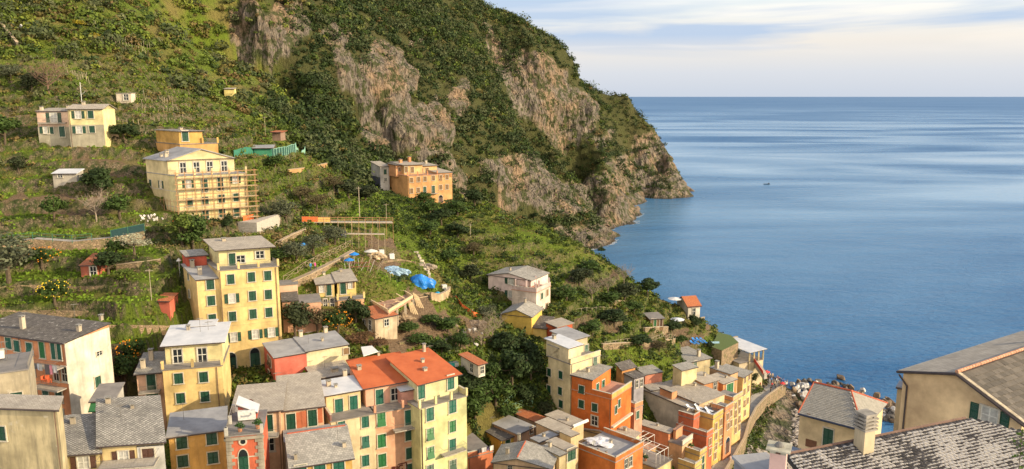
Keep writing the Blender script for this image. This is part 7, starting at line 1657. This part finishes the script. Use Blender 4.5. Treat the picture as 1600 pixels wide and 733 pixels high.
def heap(name, label, u, v, r, h, mat, cat, seed=1, lump=.35, Y=None):
    p = hit(u, v) if Y is None else Y; g = np.random.default_rng(seed); bm = bmesh.new(); bmesh.ops.create_icosphere(bm, subdivisions=4, radius=1)
    for v_ in bm.verts:
        c = v_.co; k = 1+lump*float(fbm(np.array([c.x*1.7+seed*3]), np.array([c.y*1.7+c.z]), 3, seed)[0])
        rid = .08*math.sin(math.atan2(c.y, c.x)*9+c.z*3); v_.co = Vector((c.x*r*(k+rid), c.y*r*.75*(k+rid), max(-.3, c.z*h*k)))
    me = bpy.data.meshes.new(name); bm.to_mesh(me); bm.free(); me.materials.append(mat); o = link(bpy.data.objects.new(name, me)); o.location = p; tag(o, label, cat); return o
heap('tarp', 'bright blue tarpaulin heaped over materials at the building site', 658, 446, 2.6, 2.3, simple('bright blue tarpaulin', (.02,.19,.62), .45, .2), 'tarp', 2)
heap('tarp', 'pale blue and white bundled sheets behind the building frame', 617, 426, 2.6, 1.1, simple('pale blue plastic sheet', (.30,.45,.60), .5, .7), 'tarp', 3, .6)
heap('water_tank', 'small turquoise-blue round tank on the rendered wall', 684, 463, .75, .9, simple('turquoise plastic', (.02,.30,.58), .4, .1), 'tank', 5, .02)
for k in range(24):
    u, v = rr.gauss(236,14), rr.gauss(344,3); p = hit(u, v); boulder(p.x, p.y, p.z+.1, rr.uniform(.12,.32), 'p', 'white rubble piece beside the scaffolded house', 'white rubble pieces')
for k in range(26):
    u, v = rr.gauss(738,20), rr.gauss(520,12); p = hit(u, v); boulder(p.x, p.y, p.z+.1, rr.uniform(.25,.6), rr.choice('bgp'), 'loose stone on the rubble slope under the orange net', 'stones on the rubble slope')
for k in range(15):
    u, v = rr.uniform(25,105), 0; v = 44+(u-25)*.12+rr.gauss(0,1.5); p = hit(u, v); boulder(p.x, p.y, p.z+.2, rr.uniform(.25,.6), 'p', 'sunlit white stone along the highest terrace edge', 'white stones on the top terrace')
def umbrella(label, u, v, col, r=1.2, h=2.0, Y=None, cat='parasol'):
    p = hit(u, v) if Y is None else P(u, v, Y); t = empty('parasol', p, label, cat); m = MB(); m.bar((0,0,0), (0,0,h), .04, 5); m.obj('pole', simple('white pole', (.6,.6,.58)), t)
    m = MB()
    for k in range(8): a0, a1 = k*math.pi/4, (k+1)*math.pi/4; m.poly([(0,0,h+.45), (math.cos(a0)*r, math.sin(a0)*r, h), (math.cos(a1)*r, math.sin(a1)*r, h)]); m.poly([(0,0,h+.40), (math.cos(a1)*r, math.sin(a1)*r, h-.04), (math.cos(a0)*r, math.sin(a0)*r, h-.04)])
    m.obj('canopy', simple('canopy '+label[:12], col, .7, .15), t)
umbrella('blue pyramid roof of the playground tower, right one', 554, 416, (.02,.20,.60), 1.0, 2.2); umbrella('blue pyramid roof of the playground tower, left one', 546, 424, (.02,.20,.60), 1.0, 2.0)
umbrella('small blue canopy among the olives above the rustic fence', 475, 398, (.05,.25,.60), .9, 1.8); umbrella('white parasol in the point gardens right of the timber hut', 1058, 512, (.62,.64,.70), 1.9, 1.8); umbrella('white gazebo roof near the crest left of the orange-roofed house', 1054, 478, (.62,.62,.62), 2.0, 2.0)
umbrella('white closed parasol by the blue-white car-like tarp near the tallest house', 282, 440, (.6,.6,.58), .4, 2.6); umbrella('white sheet roof below the dark slate hut', 580, 405, (.62,.60,.55), 1.4, 1.6)
umbrella('red parasol among the crowd at the harbour steps', 1196, 592, (.60,.05,.05), 1.2, 2.1, Y=PZ(1196,592,6.2).y); umbrella('red parasol over the busiest tables on the promenade', 1222, 610, (.62,.06,.05), .8, 2.0, Y=PZ(1222,610,6.4).y)
for lab, pts, h, th, mt in (('low dry wall edging the building site, upper', [(598,412),(625,408),(650,412)], 1.1, .3, None), ('low dry wall under the blue tarpaulin', [(640,462),(658,463),(672,460)], 1.3, .35, None), ('crumbling garden wall above the big orange roof', [(625,540),(648,533),(668,528)], 1.2, .35, None), ('stone terrace wall over the junk garden', [(668,548),(688,540),(706,536)], 1.3, .35, None), ('low pale wall along the rubble path', [(690,500),(704,505),(716,513)], .9, .3, plaster((.55,.45,.33), .7)), ('terrace wall between lawn and lemon tree, left slope', [(0,492),(60,494),(130,492),(230,490)], 1.5, .35, None), ('terrace wall behind the lemon tree lawn, left slope', [(0,455),(50,458),(120,456),(228,452)], 1.5, .35, None), ('lowest terrace wall above the big orange house', [(170,520),(215,520),(275,516)], 1.4, .35, None)):
    wall_line('stone_wall', lab, dense(gl(pts, .35), 6), h, th, mat=mt, cap=False)
for k in range(11):
    p = hit(651+k*2.2+rr.uniform(-1,1), 396+k*4.2); m = MB(); an = rr.random()*3; m.box((-.5,-.25,-.1), (1.0,0,0), (0,.5,0), (0,0,.45)); o = m.obj('concrete_block', simple('pale concrete block', (.46,.40,.32), .9, .4), None, p, an); tag(o, 'pale concrete block in the line right of the building site', 'concrete block', 'concrete blocks by the building site')
for (u, v, lab, c_) in ((664,418,'grey-brown rubble pile above the blue tarpaulin',(.30,.25,.20)),(585,402,'heap of pale sand by the plank bridge legs',(.46,.36,.24)),(630,500,'mound of earth under the building frame',(.26,.19,.12)),(745,510,'tangle of dry brushwood on the rubble slope',(.20,.15,.11))):
    heap('rubble_pile', lab, u, v, 1.9, .9, simple('rubble %.2f' % c_[0], c_, .95, .6), 'rubble', int(u), .7)
for (u, v, lab, c_) in ((596,398,'white builder bag left of the rubble pile',(.6,.6,.58)),(612,404,'white builder bag beside the low dry wall',(.62,.6,.55)),(694,452,'white sack on the rendered wall top',(.6,.58,.54))):
    p = hit(u, v); m = MB(); m.box((-.5,-.5,-.1), (1,0,0), (.08,1,0), (0,.05,1.0)); o = m.obj('builder_bag', simple('white woven bag', c_, .8, .15), None, p, .4); tag(o, lab, 'bag')
# playground climbing frame
p = hit(560, 424); t = empty('climbing_frame', p, 'wooden playground climbing frame with red and pale bars', 'playground'); 
for k in range(12): m = MB(); a = Vector((rr.uniform(-2.4,2.4), rr.uniform(-1.5,1.5), 0)); m.bar(a, a+Vector((rr.uniform(-1,1), rr.uniform(-.6,.6), rr.uniform(1.3,2.4))), .06, 4); m.obj('bar', simple('faded play bar', (.45,.30,.27), .8) if k % 2 else simple('grey play bar', (.42,.40,.38), .8), t)
for i, (a0, b0) in enumerate((((-2,0,1.6),(2,0,1.6)),((-2,1,1.1),(2,-1,1.5)),((-1.5,-1,.9),(2.4,0,.9)))): m = MB(); m.bar(a0, b0, .06, 4); m.obj('bar', simple('dark red play bar', (.26,.07,.07), .8), t)
# awnings, tarps and sheets
def sheet(name, label, pts, th, mat, cat):
    c0 = sum(pts, Vector())/len(pts); m = MB(); q_ = [p-c0 for p in pts]; m.poly(q_); m.poly([p-Vector((0,0,th)) for p in q_][::-1])
    for i in range(len(q_)): j = (i+1) % len(q_); m.poly([q_[i], q_[j], q_[j]-Vector((0,0,th)), q_[i]-Vector((0,0,th))])
    o = m.obj(name, mat, None, c0); tag(o, label, cat); return o
z_ = P(575,552,108).z; sheet('awning', 'white sheet awning right of the red and cream house', [PZ(568,556,z_), PZ(591,549,z_), PZ(581,540,z_), PZ(564,542,z_)], .1, simple('white awning', (.66,.66,.64), .7, .1), 'awning')
zt3 = TARP.z+.35; heap('tarp', 'crumpled white tarpaulin on the sunken terrace of the orange house', 936, 688, 2.3, .5, simple('white tarpaulin', (.64,.66,.72), .5, .15), 'tarp', 8, .7, Y=PZ(934,690,TARP.z+.3))
# laundry and furniture
def laundry(label, b, f, u0, u1, v, cols, out_=1.1, drop=.9, hh=None, seed=1):
    H_ = House('x', 'x'); H_.L = Vector((0,0,0)); p0, dr, n = H_.at(b, f, u0, v); p1, _, _ = H_.at(b, f, u1, v); t = empty('laundry', p0+n*out_, label, 'laundry'); r = random.Random(seed); w = (p1-p0).dot(dr); m = MB(); m.bar((0,0,0), tuple(dr*w), .012, 3); m.obj('line', M_RAIL(), t); s_ = .05; k = 0
    while s_ < w-.2:
        ww = r.uniform(.35,.8); hh_ = drop*r.uniform(.6,1.1); m = MB(); nseg = 5
        for i in range(nseg):
            a0, a1 = s_+ww*i/nseg, s_+ww*(i+1)/nseg; o0, o1 = n*.05*math.sin(a0*9), n*.05*math.sin(a1*9); m.poly([dr*a0+o0*.3, dr*a1+o1*.3, dr*a1+o1-Vector((0,0,hh_)), dr*a0+o0-Vector((0,0,hh_))])
        c = cols[k % len(cols)]; m.obj('cloth', simple('cloth %.2f %.2f %.2f' % c, c, .8, .1), t); s_ += ww+r.uniform(.02,.15); k += 1
lh = HS['laundry'].blocks[0]
laundry('pink and purple towels drying on the top balcony of the big orange house', lh, 'f', 84, 104, 563.5, [(.15,.13,.14),(.65,.25,.33),(.62,.62,.66),(.60,.06,.30)], 1.35, 1.2, seed=2)
laundry('grey and white washing on the same balcony, left half', lh, 'f', 61, 82, 561, [(.10,.10,.12),(.12,.12,.14),(.55,.60,.70),(.5,.5,.5)], 1.35, .8, seed=3)
laundry('black and white washing on the brick-red terrace rail', TERR, 'f', 745, 768, 701, [(.05,.05,.07),(.5,.5,.55),(.12,.1,.2),(.6,.6,.6),(.08,.08,.1)], .15, .8, seed=5)
def rack(label, p, cols, rz, n=7, seed=0):
    t = empty('laundry_rack', p, label, 'laundry', rz=rz); r = random.Random(seed)
    for sx in (-1.3, 1.3): m = MB(); m.bar((sx,-.4,0), (sx,.4,1.3), .025, 4); m.bar((sx,.4,0), (sx,-.4,1.3), .025, 4); m.obj('leg', M_RAIL(), t)
    for k in range(n):
        y_ = -.5+k*1.0/(n-1); m = MB(); m.bar((-1.4,y_,1.25), (1.4,y_,1.25), .012, 3); m.obj('line', M_RAIL(), t)
        for s_ in (-1.2,-.4,.4):
            c = r.choice(cols); h_ = r.uniform(.5,1.0); m = MB(); m.box((s_,y_,1.24), (.7,0,0), (0,.02,0), (0,0,-h_)); m.obj('cloth', simple('cloth %.2f %.2f %.2f' % c, c, .8, .1), t)
dc = lambda s_, t_: DRY.o+DRY.e1*s_+DRY.e2*t_+Vector((0,0,.15))
rack('crowded drying rack with pale clothes on the green floored terrace, left edge', dc(DRY.w-6.5,4), [(.6,.5,.45),(.62,.58,.55),(.5,.25,.2),(.55,.55,.6)], .2, 7, 1); rack('second drying rack with a turquoise cloth on the same terrace', dc(DRY.w-3.6,4.5), [(.6,.45,.4),(.1,.5,.55),(.6,.6,.58)], .5, 6, 2)
p = hit(706, 580); rack('turquoise towels on a white rack behind the big orange roof', Vector((p.x, p.y, p.z+.3)), [(.02,.35,.33),(.03,.4,.38),(.5,.5,.5)], .4, 5, 3)
def chair(label, p, rz, col, cat='chair', lounge=False, group=None):
    nm = 'sun_lounger' if lounge else 'chair'; t = empty(nm, p, label, cat, group, rz); mt = simple(nm+' %.2f %.2f' % (col[0], col[2]), col, .6, .1)
    if lounge:
        m = MB(); m.box((-.32,-.95,.3), (.64,0,0), (0,1.3,0), (0,0,.07)); m.obj('seat', mt, t); m = MB(); m.box((-.32,.36,.3), (.64,0,0), (0,.55,.38), (0,0,.07)); m.obj('backrest', mt, t)
        for x in (-.28,.24):
            for y_ in (-.85,.3): m = MB(); m.box((x,y_,0), (.05,0,0), (0,.05,0), (0,0,.3)); m.obj('leg', mt, t)
    else:
        m = MB(); m.box((-.22,-.22,.43), (.44,0,0), (0,.44,0), (0,0,.04)); m.obj('seat', mt, t); m = MB(); m.box((-.22,.18,.47), (.44,0,0), (0,.06,0), (0,0,.45)); m.obj('backrest', mt, t)
        for x in (-.2,.16):
            for y_ in (-.2,.16): m = MB(); m.box((x,y_,0), (.04,0,0), (0,.04,0), (0,0,.43)); m.obj('leg', mt, t)
for k in range(5):
    p = LOUNGE.o+LOUNGE.e1*(LOUNGE.w*.3+(k%2)*1.3)+LOUNGE.e2*(1.2+k*1.15)+Vector((0,0,.14)); chair('white sun lounger in the row on the street-side roof terrace', p, .7, (.64,.66,.70), 'sun lounger', True, 'white loungers on the roof terrace')
for k in range(7):
    p = hit(1082+k*3.1, 538-(k%2)*4); p.z += .1; chair('blue sun lounger lined up on the deck under the palm-shaded tree', p, .5, (.04,.22,.60), 'sun lounger', True, 'blue loungers on the garden deck')
for (s_, t_, rz) in ((LB := lh, 0, 0),) and ((-2.6, .7, .4), (-2.0, .9, 2.2), (-3.1, .8, 1.1)):
    p = lh.o+lh.e1*(lh.w+s_)-lh.e2*t_; q_ = P(82, 600, p.y); chair('red plastic chair on the lower balcony of the big orange house', Vector((p.x, p.y, q_.z+.15)), rz, (.60,.12,.05), 'chair', False, 'red chairs on the orange house balcony')
# pergola frames on the cluttered terraces
for b, lab, nx_, col in ((PERG, 'white pergola frame on the cluttered roof terrace, front', 3, (.66,.64,.60)), (PINKT, 'white drying frame on the pinkish tiled terrace', 2, (.66,.64,.62))):
    t = empty('pergola', b.o+b.e1*.5+b.e2*.5+Vector((0,0,.14)), lab, 'pergola'); wm = simple('white painted frame', col, .6, .1); wx, wy = b.w-1, min(b.d-1, 6)
    for i in range(nx_+1):
        for j in (0, 1): m = MB(); a = b.e1*wx*i/nx_+b.e2*wy*j; m.bar(a, a+Vector((0,0,2.2)), .06, 4); m.obj('post', wm, t)
        m = MB(); a = b.e1*wx*i/nx_+Vector((0,0,2.2)); m.bar(a, a+b.e2*wy, .055, 4); m.obj('rafter', wm, t)
    for j in (0, .33, .66, 1): m = MB(); a = b.e2*wy*j+Vector((0,0,2.22)); m.bar(a, a+b.e1*wx, .055, 4); m.obj('rafter', wm, t)
for k, (b, s_, t_, lab) in enumerate(((PERG, 1, 3, 'potted shrub under the white pergola'), (PLT, 1.5, 2.5, 'leafy potted plant on the planted terrace'), (PINKT, 1, 4, 'potted shrub on the pinkish terrace'), (HS['deep'].blocks[0], 4, 4, 'planter with red-brown plants on the deep orange terrace'), (HS['tower'].blocks[0], 3.6, 1.2, 'green shrub in a pot on the red tower roof'), (HS['tower'].blocks[0], 1.4, .8, 'low flower box on the red tower roof'))):
    p = b.o+b.e1*min(s_, b.w-.5)+b.e2*t_+Vector((0,0,.14)); t = empty('potted_plant', p, lab, 'plant'); m = MB(); m.bar((0,0,0), (0,0,.4), .2, 8, r2=.27); m.obj('pot', simple('terracotta pot', (.45,.20,.10), .8), t)
    g = np.random.default_rng(k); v_, f_, c_ = leaves(np.array([(0,0,.85),(.2,.1,.6),(-.2,0,.7)]), np.array([.5,.35,.35]), 60, .11, np.array([(.05,.12,.03)]*3), g); link(bpy.data.objects.new('foliage', npmesh('foliage', v_, f_, [leafmat()], col=c_)), t)
def dish(label, p, rz, r=.45, col=(.30,.14,.10)):
    t = empty('satellite_dish', p, label, 'dish', rz=rz); m = MB(); m.bar((0,0,0), (0,0,.6), .03, 5); m.obj('mast', M_RAIL(), t); m = MB()
    for i in range(12):
        a0, a1 = i*math.pi/6, (i+1)*math.pi/6; m.poly([(0,.12,.75), (math.cos(a0)*r,0,.75+math.sin(a0)*r), (math.cos(a1)*r,0,.75+math.sin(a1)*r)]); m.poly([(0,.16,.75), (math.cos(a1)*r,.02,.75+math.sin(a1)*r), (math.cos(a0)*r,.02,.75+math.sin(a0)*r)])
    m.obj('reflector', simple('dish %.2f' % col[0], col, .5, .1), t)
tb = HS['tower'].blocks[0]; fb = HS['peach'].blocks[0]; dish('rust-red satellite dish behind the red tower', fb.o+fb.e1*(fb.w*.38)+fb.e2*.6+Vector((0,0,.3)), -.3)
db = HS['diamond'].blocks[0]; dish('white satellite dish at the back of the diamond-slate roof', db.o+db.e1*3.4+db.e2*(db.d-.2)+Vector((0,0,1.3)), .4, .4, (.6,.6,.6))
db = HS['tarp'].blocks[0]; dish('small grey dish on the terrace rim of the orange house', db.o+db.e1*(db.w*.4)+db.e2*.6+Vector((0,0,.9)), .4, .4, (.4,.42,.45))
# canopy shed with green awning beside the big cream wall
p = P(168, 640, 84); 
H = House('shed', 'dark roofed lean-to with green striped awning under the cream side wall', 'shed'); m_ = H.block((142,628), (178,619), Y=86, yaw=12, d=4, roof='shed', rise=.5, wall=plaster((.42,.40,.36), .5), rmat='deck', zb=38, ov=.2)
m = MB(); m.box(Vector((m_.o.x, m_.o.y, m_.z-.1))-H.L, m_.e1*m_.w, -m_.e2*1.3+Vector((0,0,-.7)), Vector((0,0,.06))); m.obj('awning', simple('green awning', (.03,.14,.05), .8), H.root)
# boats
def boat(label, u, v, L_=5.5, rz=0.1, mast=True, col=(.05,.06,.08)):
    p = PZ(u, v, 0); t = empty('boat', p, label, 'boat', rz=rz); m = MB(); n = 10; ring = []
    for i in range(n+1):
        s_ = -1+2*i/n; w_ = .9*(1-abs(s_)**2.4)+.05; ring.append((s_*L_/2, w_*L_*.16, .45+.25*s_*s_))
    for i in range(n):
        (x0,w0,z0), (x1,w1,z1) = ring[i], ring[i+1]
        for sg in (-1, 1): m.poly([(x0,sg*w0*.35,-.25), (x1,sg*w1*.35,-.25), (x1,sg*w1,z1), (x0,sg*w0,z0)])
        m.poly([(x0,-w0,z0-.15), (x1,-w1,z1-.15), (x1,w1,z1-.15), (x0,w0,z0-.15)]); m.poly([(x0,-w0*.35,-.25), (x1,-w1*.35,-.25), (x1,w1*.35,-.25), (x0,w0*.35,-.25)])
    m.obj('hull', simple('dark boat paint', col, .4), t); m = MB(); m.box((.2*L_,-.4,.3), (.16*L_,0,0), (0,.8,0), (0,0,1.0)); m.obj('cabin', simple('dark boat cabin', (.07,.08,.10), .4), t)
boat('small dark fishing boat alone on the open water', 1198, 288, 6.5)
boat('tiny pale boat far out near the horizon', 1143, 166.5, 14, .1, col=(.5,.5,.5))
# ------------------------------------------------------------------ people
def person_mesh(name, pose):
    bm = bmesh.new(); sk = bm.verts.layers.skin.verify(); V = {}
    def v(k, co, r): q = bm.verts.new(co); q[sk].radius = (r, r); V[k] = q; return q
    st, arm = pose
    v('pel', (0,0,.95), .15); v('waist', (0,0,1.10), .13); v('chest', (0,.01,1.32), .165); v('neck', (0,.01,1.50), .055); v('head', (0,-.01,1.62), .095); v('crown', (0,.0,1.72), .085)
    for s, nm in ((-1,'l'), (1,'r')):
        f = st*s
        v('hip'+nm, (s*.10,0,.88), .10); v('knee'+nm, (s*.11,-.03+f*.6,.48), .065); v('ank'+nm, (s*.11,.02+f,.09), .045); v('toe'+nm, (s*.12,-.14+f,.04), .035)
        v('sh'+nm, (s*.19,.01,1.40), .065); v('el'+nm, (s*.25,.02-f*.3,1.13), .042)
        a = arm if s > 0 else 0
        v('wr'+nm, (s*(.25-.05*a),-.06-f*.5-.22*a,.90+.25*a), .03); v('ha'+nm, (s*(.25-.06*a),-.09-f*.55-.30*a,.82+.30*a), .034)
    E = [('pel','waist'),('waist','chest'),('chest','neck'),('neck','head'),('head','crown')]
    for nm in 'lr': E += [('pel','hip'+nm),('hip'+nm,'knee'+nm),('knee'+nm,'ank'+nm),('ank'+nm,'toe'+nm),('chest','sh'+nm),('sh'+nm,'el'+nm),('el'+nm,'wr'+nm),('wr'+nm,'ha'+nm)]
    for a, b in E: bm.edges.new((V[a], V[b]))
    V['pel'][sk].use_root = True
    me = bpy.data.meshes.new(name+'_skeleton'); bm.to_mesh(me); bm.free(); o = bpy.data.objects.new(name, me); COL.objects.link(o); o.modifiers.new('skin', 'SKIN'); sub_ = o.modifiers.new('sub', 'SUBSURF'); sub_.levels = 1; sub_.render_levels = 1
    dg = bpy.context.evaluated_depsgraph_get(); dg.update(); m2 = bpy.data.meshes.new_from_object(o.evaluated_get(dg)); bpy.data.objects.remove(o)
    for nm_ in ('trousers', 'shirt', 'skin', 'hair'): m2.materials.append(None)
    for p in m2.polygons:
        z = p.center.z; x = abs(p.center.x); p.use_smooth = True
        p.material_index = 3 if (z > 1.66 or (z > 1.58 and p.center.y > .03)) else 2 if (z > 1.49 or z < .07 or (x > .2 and z < 1.0+.2*arm)) else 1 if z > .93 else 0
    return m2
PB = [person_mesh('person', (0, 0)), person_mesh('person', (.16, 0)), person_mesh('person', (.0, 1)), person_mesh('person', (-.2, .6))]
SKIN = simple('skin', (.50,.30,.20), .6, .05)
def person(label, p, rz, shirt, legs, hair=(.06,.04,.03), k=0, sc=1.0, group=None):
    o = link(bpy.data.objects.new('person', PB[k].copy())); o.location = p; o.rotation_euler = (0, 0, rz); o.scale = (sc, sc, sc); ms = [simple('trousers %.2f %.2f' % (legs[0], legs[2]), legs, .8, .1), simple('shirt %.2f %.2f %.2f' % shirt, shirt, .8, .1), SKIN, simple('hair %.2f' % hair[0], hair, .7, .1)]
    for i in range(4): o.data.materials[i] = ms[i]
    tag(o, label, 'person', group); return o
q_ = hit(489, 428); person('person in blue walking on the path with the rustic fence', (q_.x-.35, q_.y, q_.z+.3), 1.2, (.03,.20,.42), (.04,.05,.10), k=1); person('person in magenta jacket walking beside the blue one on the path', (q_.x+.4, q_.y+.2, q_.z+.35), 1.2, (.50,.06,.22), (.05,.05,.08), k=3)
desc = [('red jacket', (.55,.05,.04)), ('dark navy coat', (.03,.04,.09)), ('white shirt', (.62,.62,.60)), ('black jacket', (.03,.03,.03)), ('bright blue top', (.05,.18,.50)), ('beige jumper', (.45,.36,.25)), ('pink top', (.60,.28,.30)), ('grey hoodie', (.25,.25,.26))]
spots = [(1190,598),(1193,601),(1197,598),(1201,596),(1205,599),(1209,602),(1213,600),(1217,604),(1219,607),(1222,605),(1225,607),(1228,606),(1212,608),(1206,607),(1204,613),(1195,593),(1199,591),(1203,592),(1189,604),(1208,596),(1216,597),(1220,600),(1224,601),(1230,603),(1211,598),(1214,596),(1218,599),(1222,602),(1226,604),(1229,605),(1207,592),(1198,587),(1201,589),(1205,594),(1215,602),(1210,605),(1188,607),(1193,610)]
for i, (u, v) in enumerate(spots):
    c = desc[(i*3+i//8) % 8]; z0 = 6.0+max(0, (v-590))*.035; p = PZ(u, v, z0)
    where = 'by the harbour parapet' if u > 1214 else 'at the foot of the bar steps' if u < 1200 else 'in the middle of the promenade crowd'
    person('person in %s standing %s' % (c[0], where), p, i*1.7, c[1], (.05,.06,.10) if i % 2 else (.12,.10,.09), k=i % 4, sc=1.06, group='people in %s %s' % (c[0], where))
person('lone walker in red trousers low on the harbour street', PZ(1141,724,12.8), .3, (.5,.35,.32), (.45,.10,.08), k=1)
for i in range(4):
    p = m_ = P(1180+i*3.4, 545.5, 197); 
# cafe: planters, red banner, rail of the steps
for i in range(5):
    p = PZ(1168+i*4.0, 608-i*4.2, 7.0); t = empty('planter', p, 'white planter tub in the row along the promenade houses', 'planter', 'white planters on the promenade'); m = MB(); m.bar((0,0,-.2), (0,0,.95), .3, 8, r2=.38); m.obj('tub', simple('white planter', (.55,.54,.52)), t); g = np.random.default_rng(i); v_, f_, c_ = leaves(np.array([(0,0,1.2)]), np.array([.45]), 60, .1, np.array([(.04,.10,.03)]), g); link(bpy.data.objects.new('foliage', npmesh('foliage', v_, f_, [leafmat()], col=c_)), t)
a, b_ = P(1178,565,197), P(1192,585,193); t = empty('stair_rail', b_, 'red side panel of the steps descending from the canopy bar', 'railing'); m = MB(); m.box(a-b_, b_-a, Vector((.1,.1,0)), Vector((0,0,.9))); m.obj('panel', simple('red panel', (.50,.07,.05), .7), t)
m = MB(); 
for k in range(12): f = k/12; q_ = (a-b_)*(1-f); m.box(q_+Vector((.2,.2,-1.6)), Vector((.9,.5,0)), Vector((.3,-.5,0)), Vector((0,0,1.6)))
m.obj('steps', simple('concrete steps', (.36,.33,.29), .9), t)
# foam where the swell meets the rocks
g = np.random.default_rng(12); ii, jj = np.where((TZD[1:-1, 1:-1] > -1.2) & (TZD[1:-1, 1:-1] < .15)); xs = TXD[1:-1, 1:-1][ii, jj]; ys = TYD[1:-1, 1:-1][ii, jj]; uu_, vv_ = proj(xs, ys, xs*0)
k = (fbm(xs/14, ys/14, 3, 7) > .12) & (uu_ > 840) & (uu_ < 1400) & (vv_ > 290); xs, ys = xs[k], ys[k]; sel = g.choice(len(xs), min(1500, len(xs)), replace=False); xs, ys = xs[sel], ys[sel]; sv = []; sf = []
for x_, y_ in zip(xs, ys):
    b0 = len(sv); r_ = g.uniform(.2, .9); z_ = .03+.05*g.random()
    for q in range(6): a = q*math.pi/3; rr_ = r_*g.uniform(.4, 1.2); sv.append((x_+math.cos(a)*rr_*1.5, y_+math.sin(a)*rr_, z_))
    sf.append(tuple(range(b0, b0+6)))
me_ = bpy.data.meshes.new('sea_foam'); me_.from_pydata(sv, [], sf); me_.materials.append(simple('sea foam', (.55,.58,.60), .7, .2)); o = link(bpy.data.objects.new('sea_foam', me_)); o['kind'] = 'stuff'
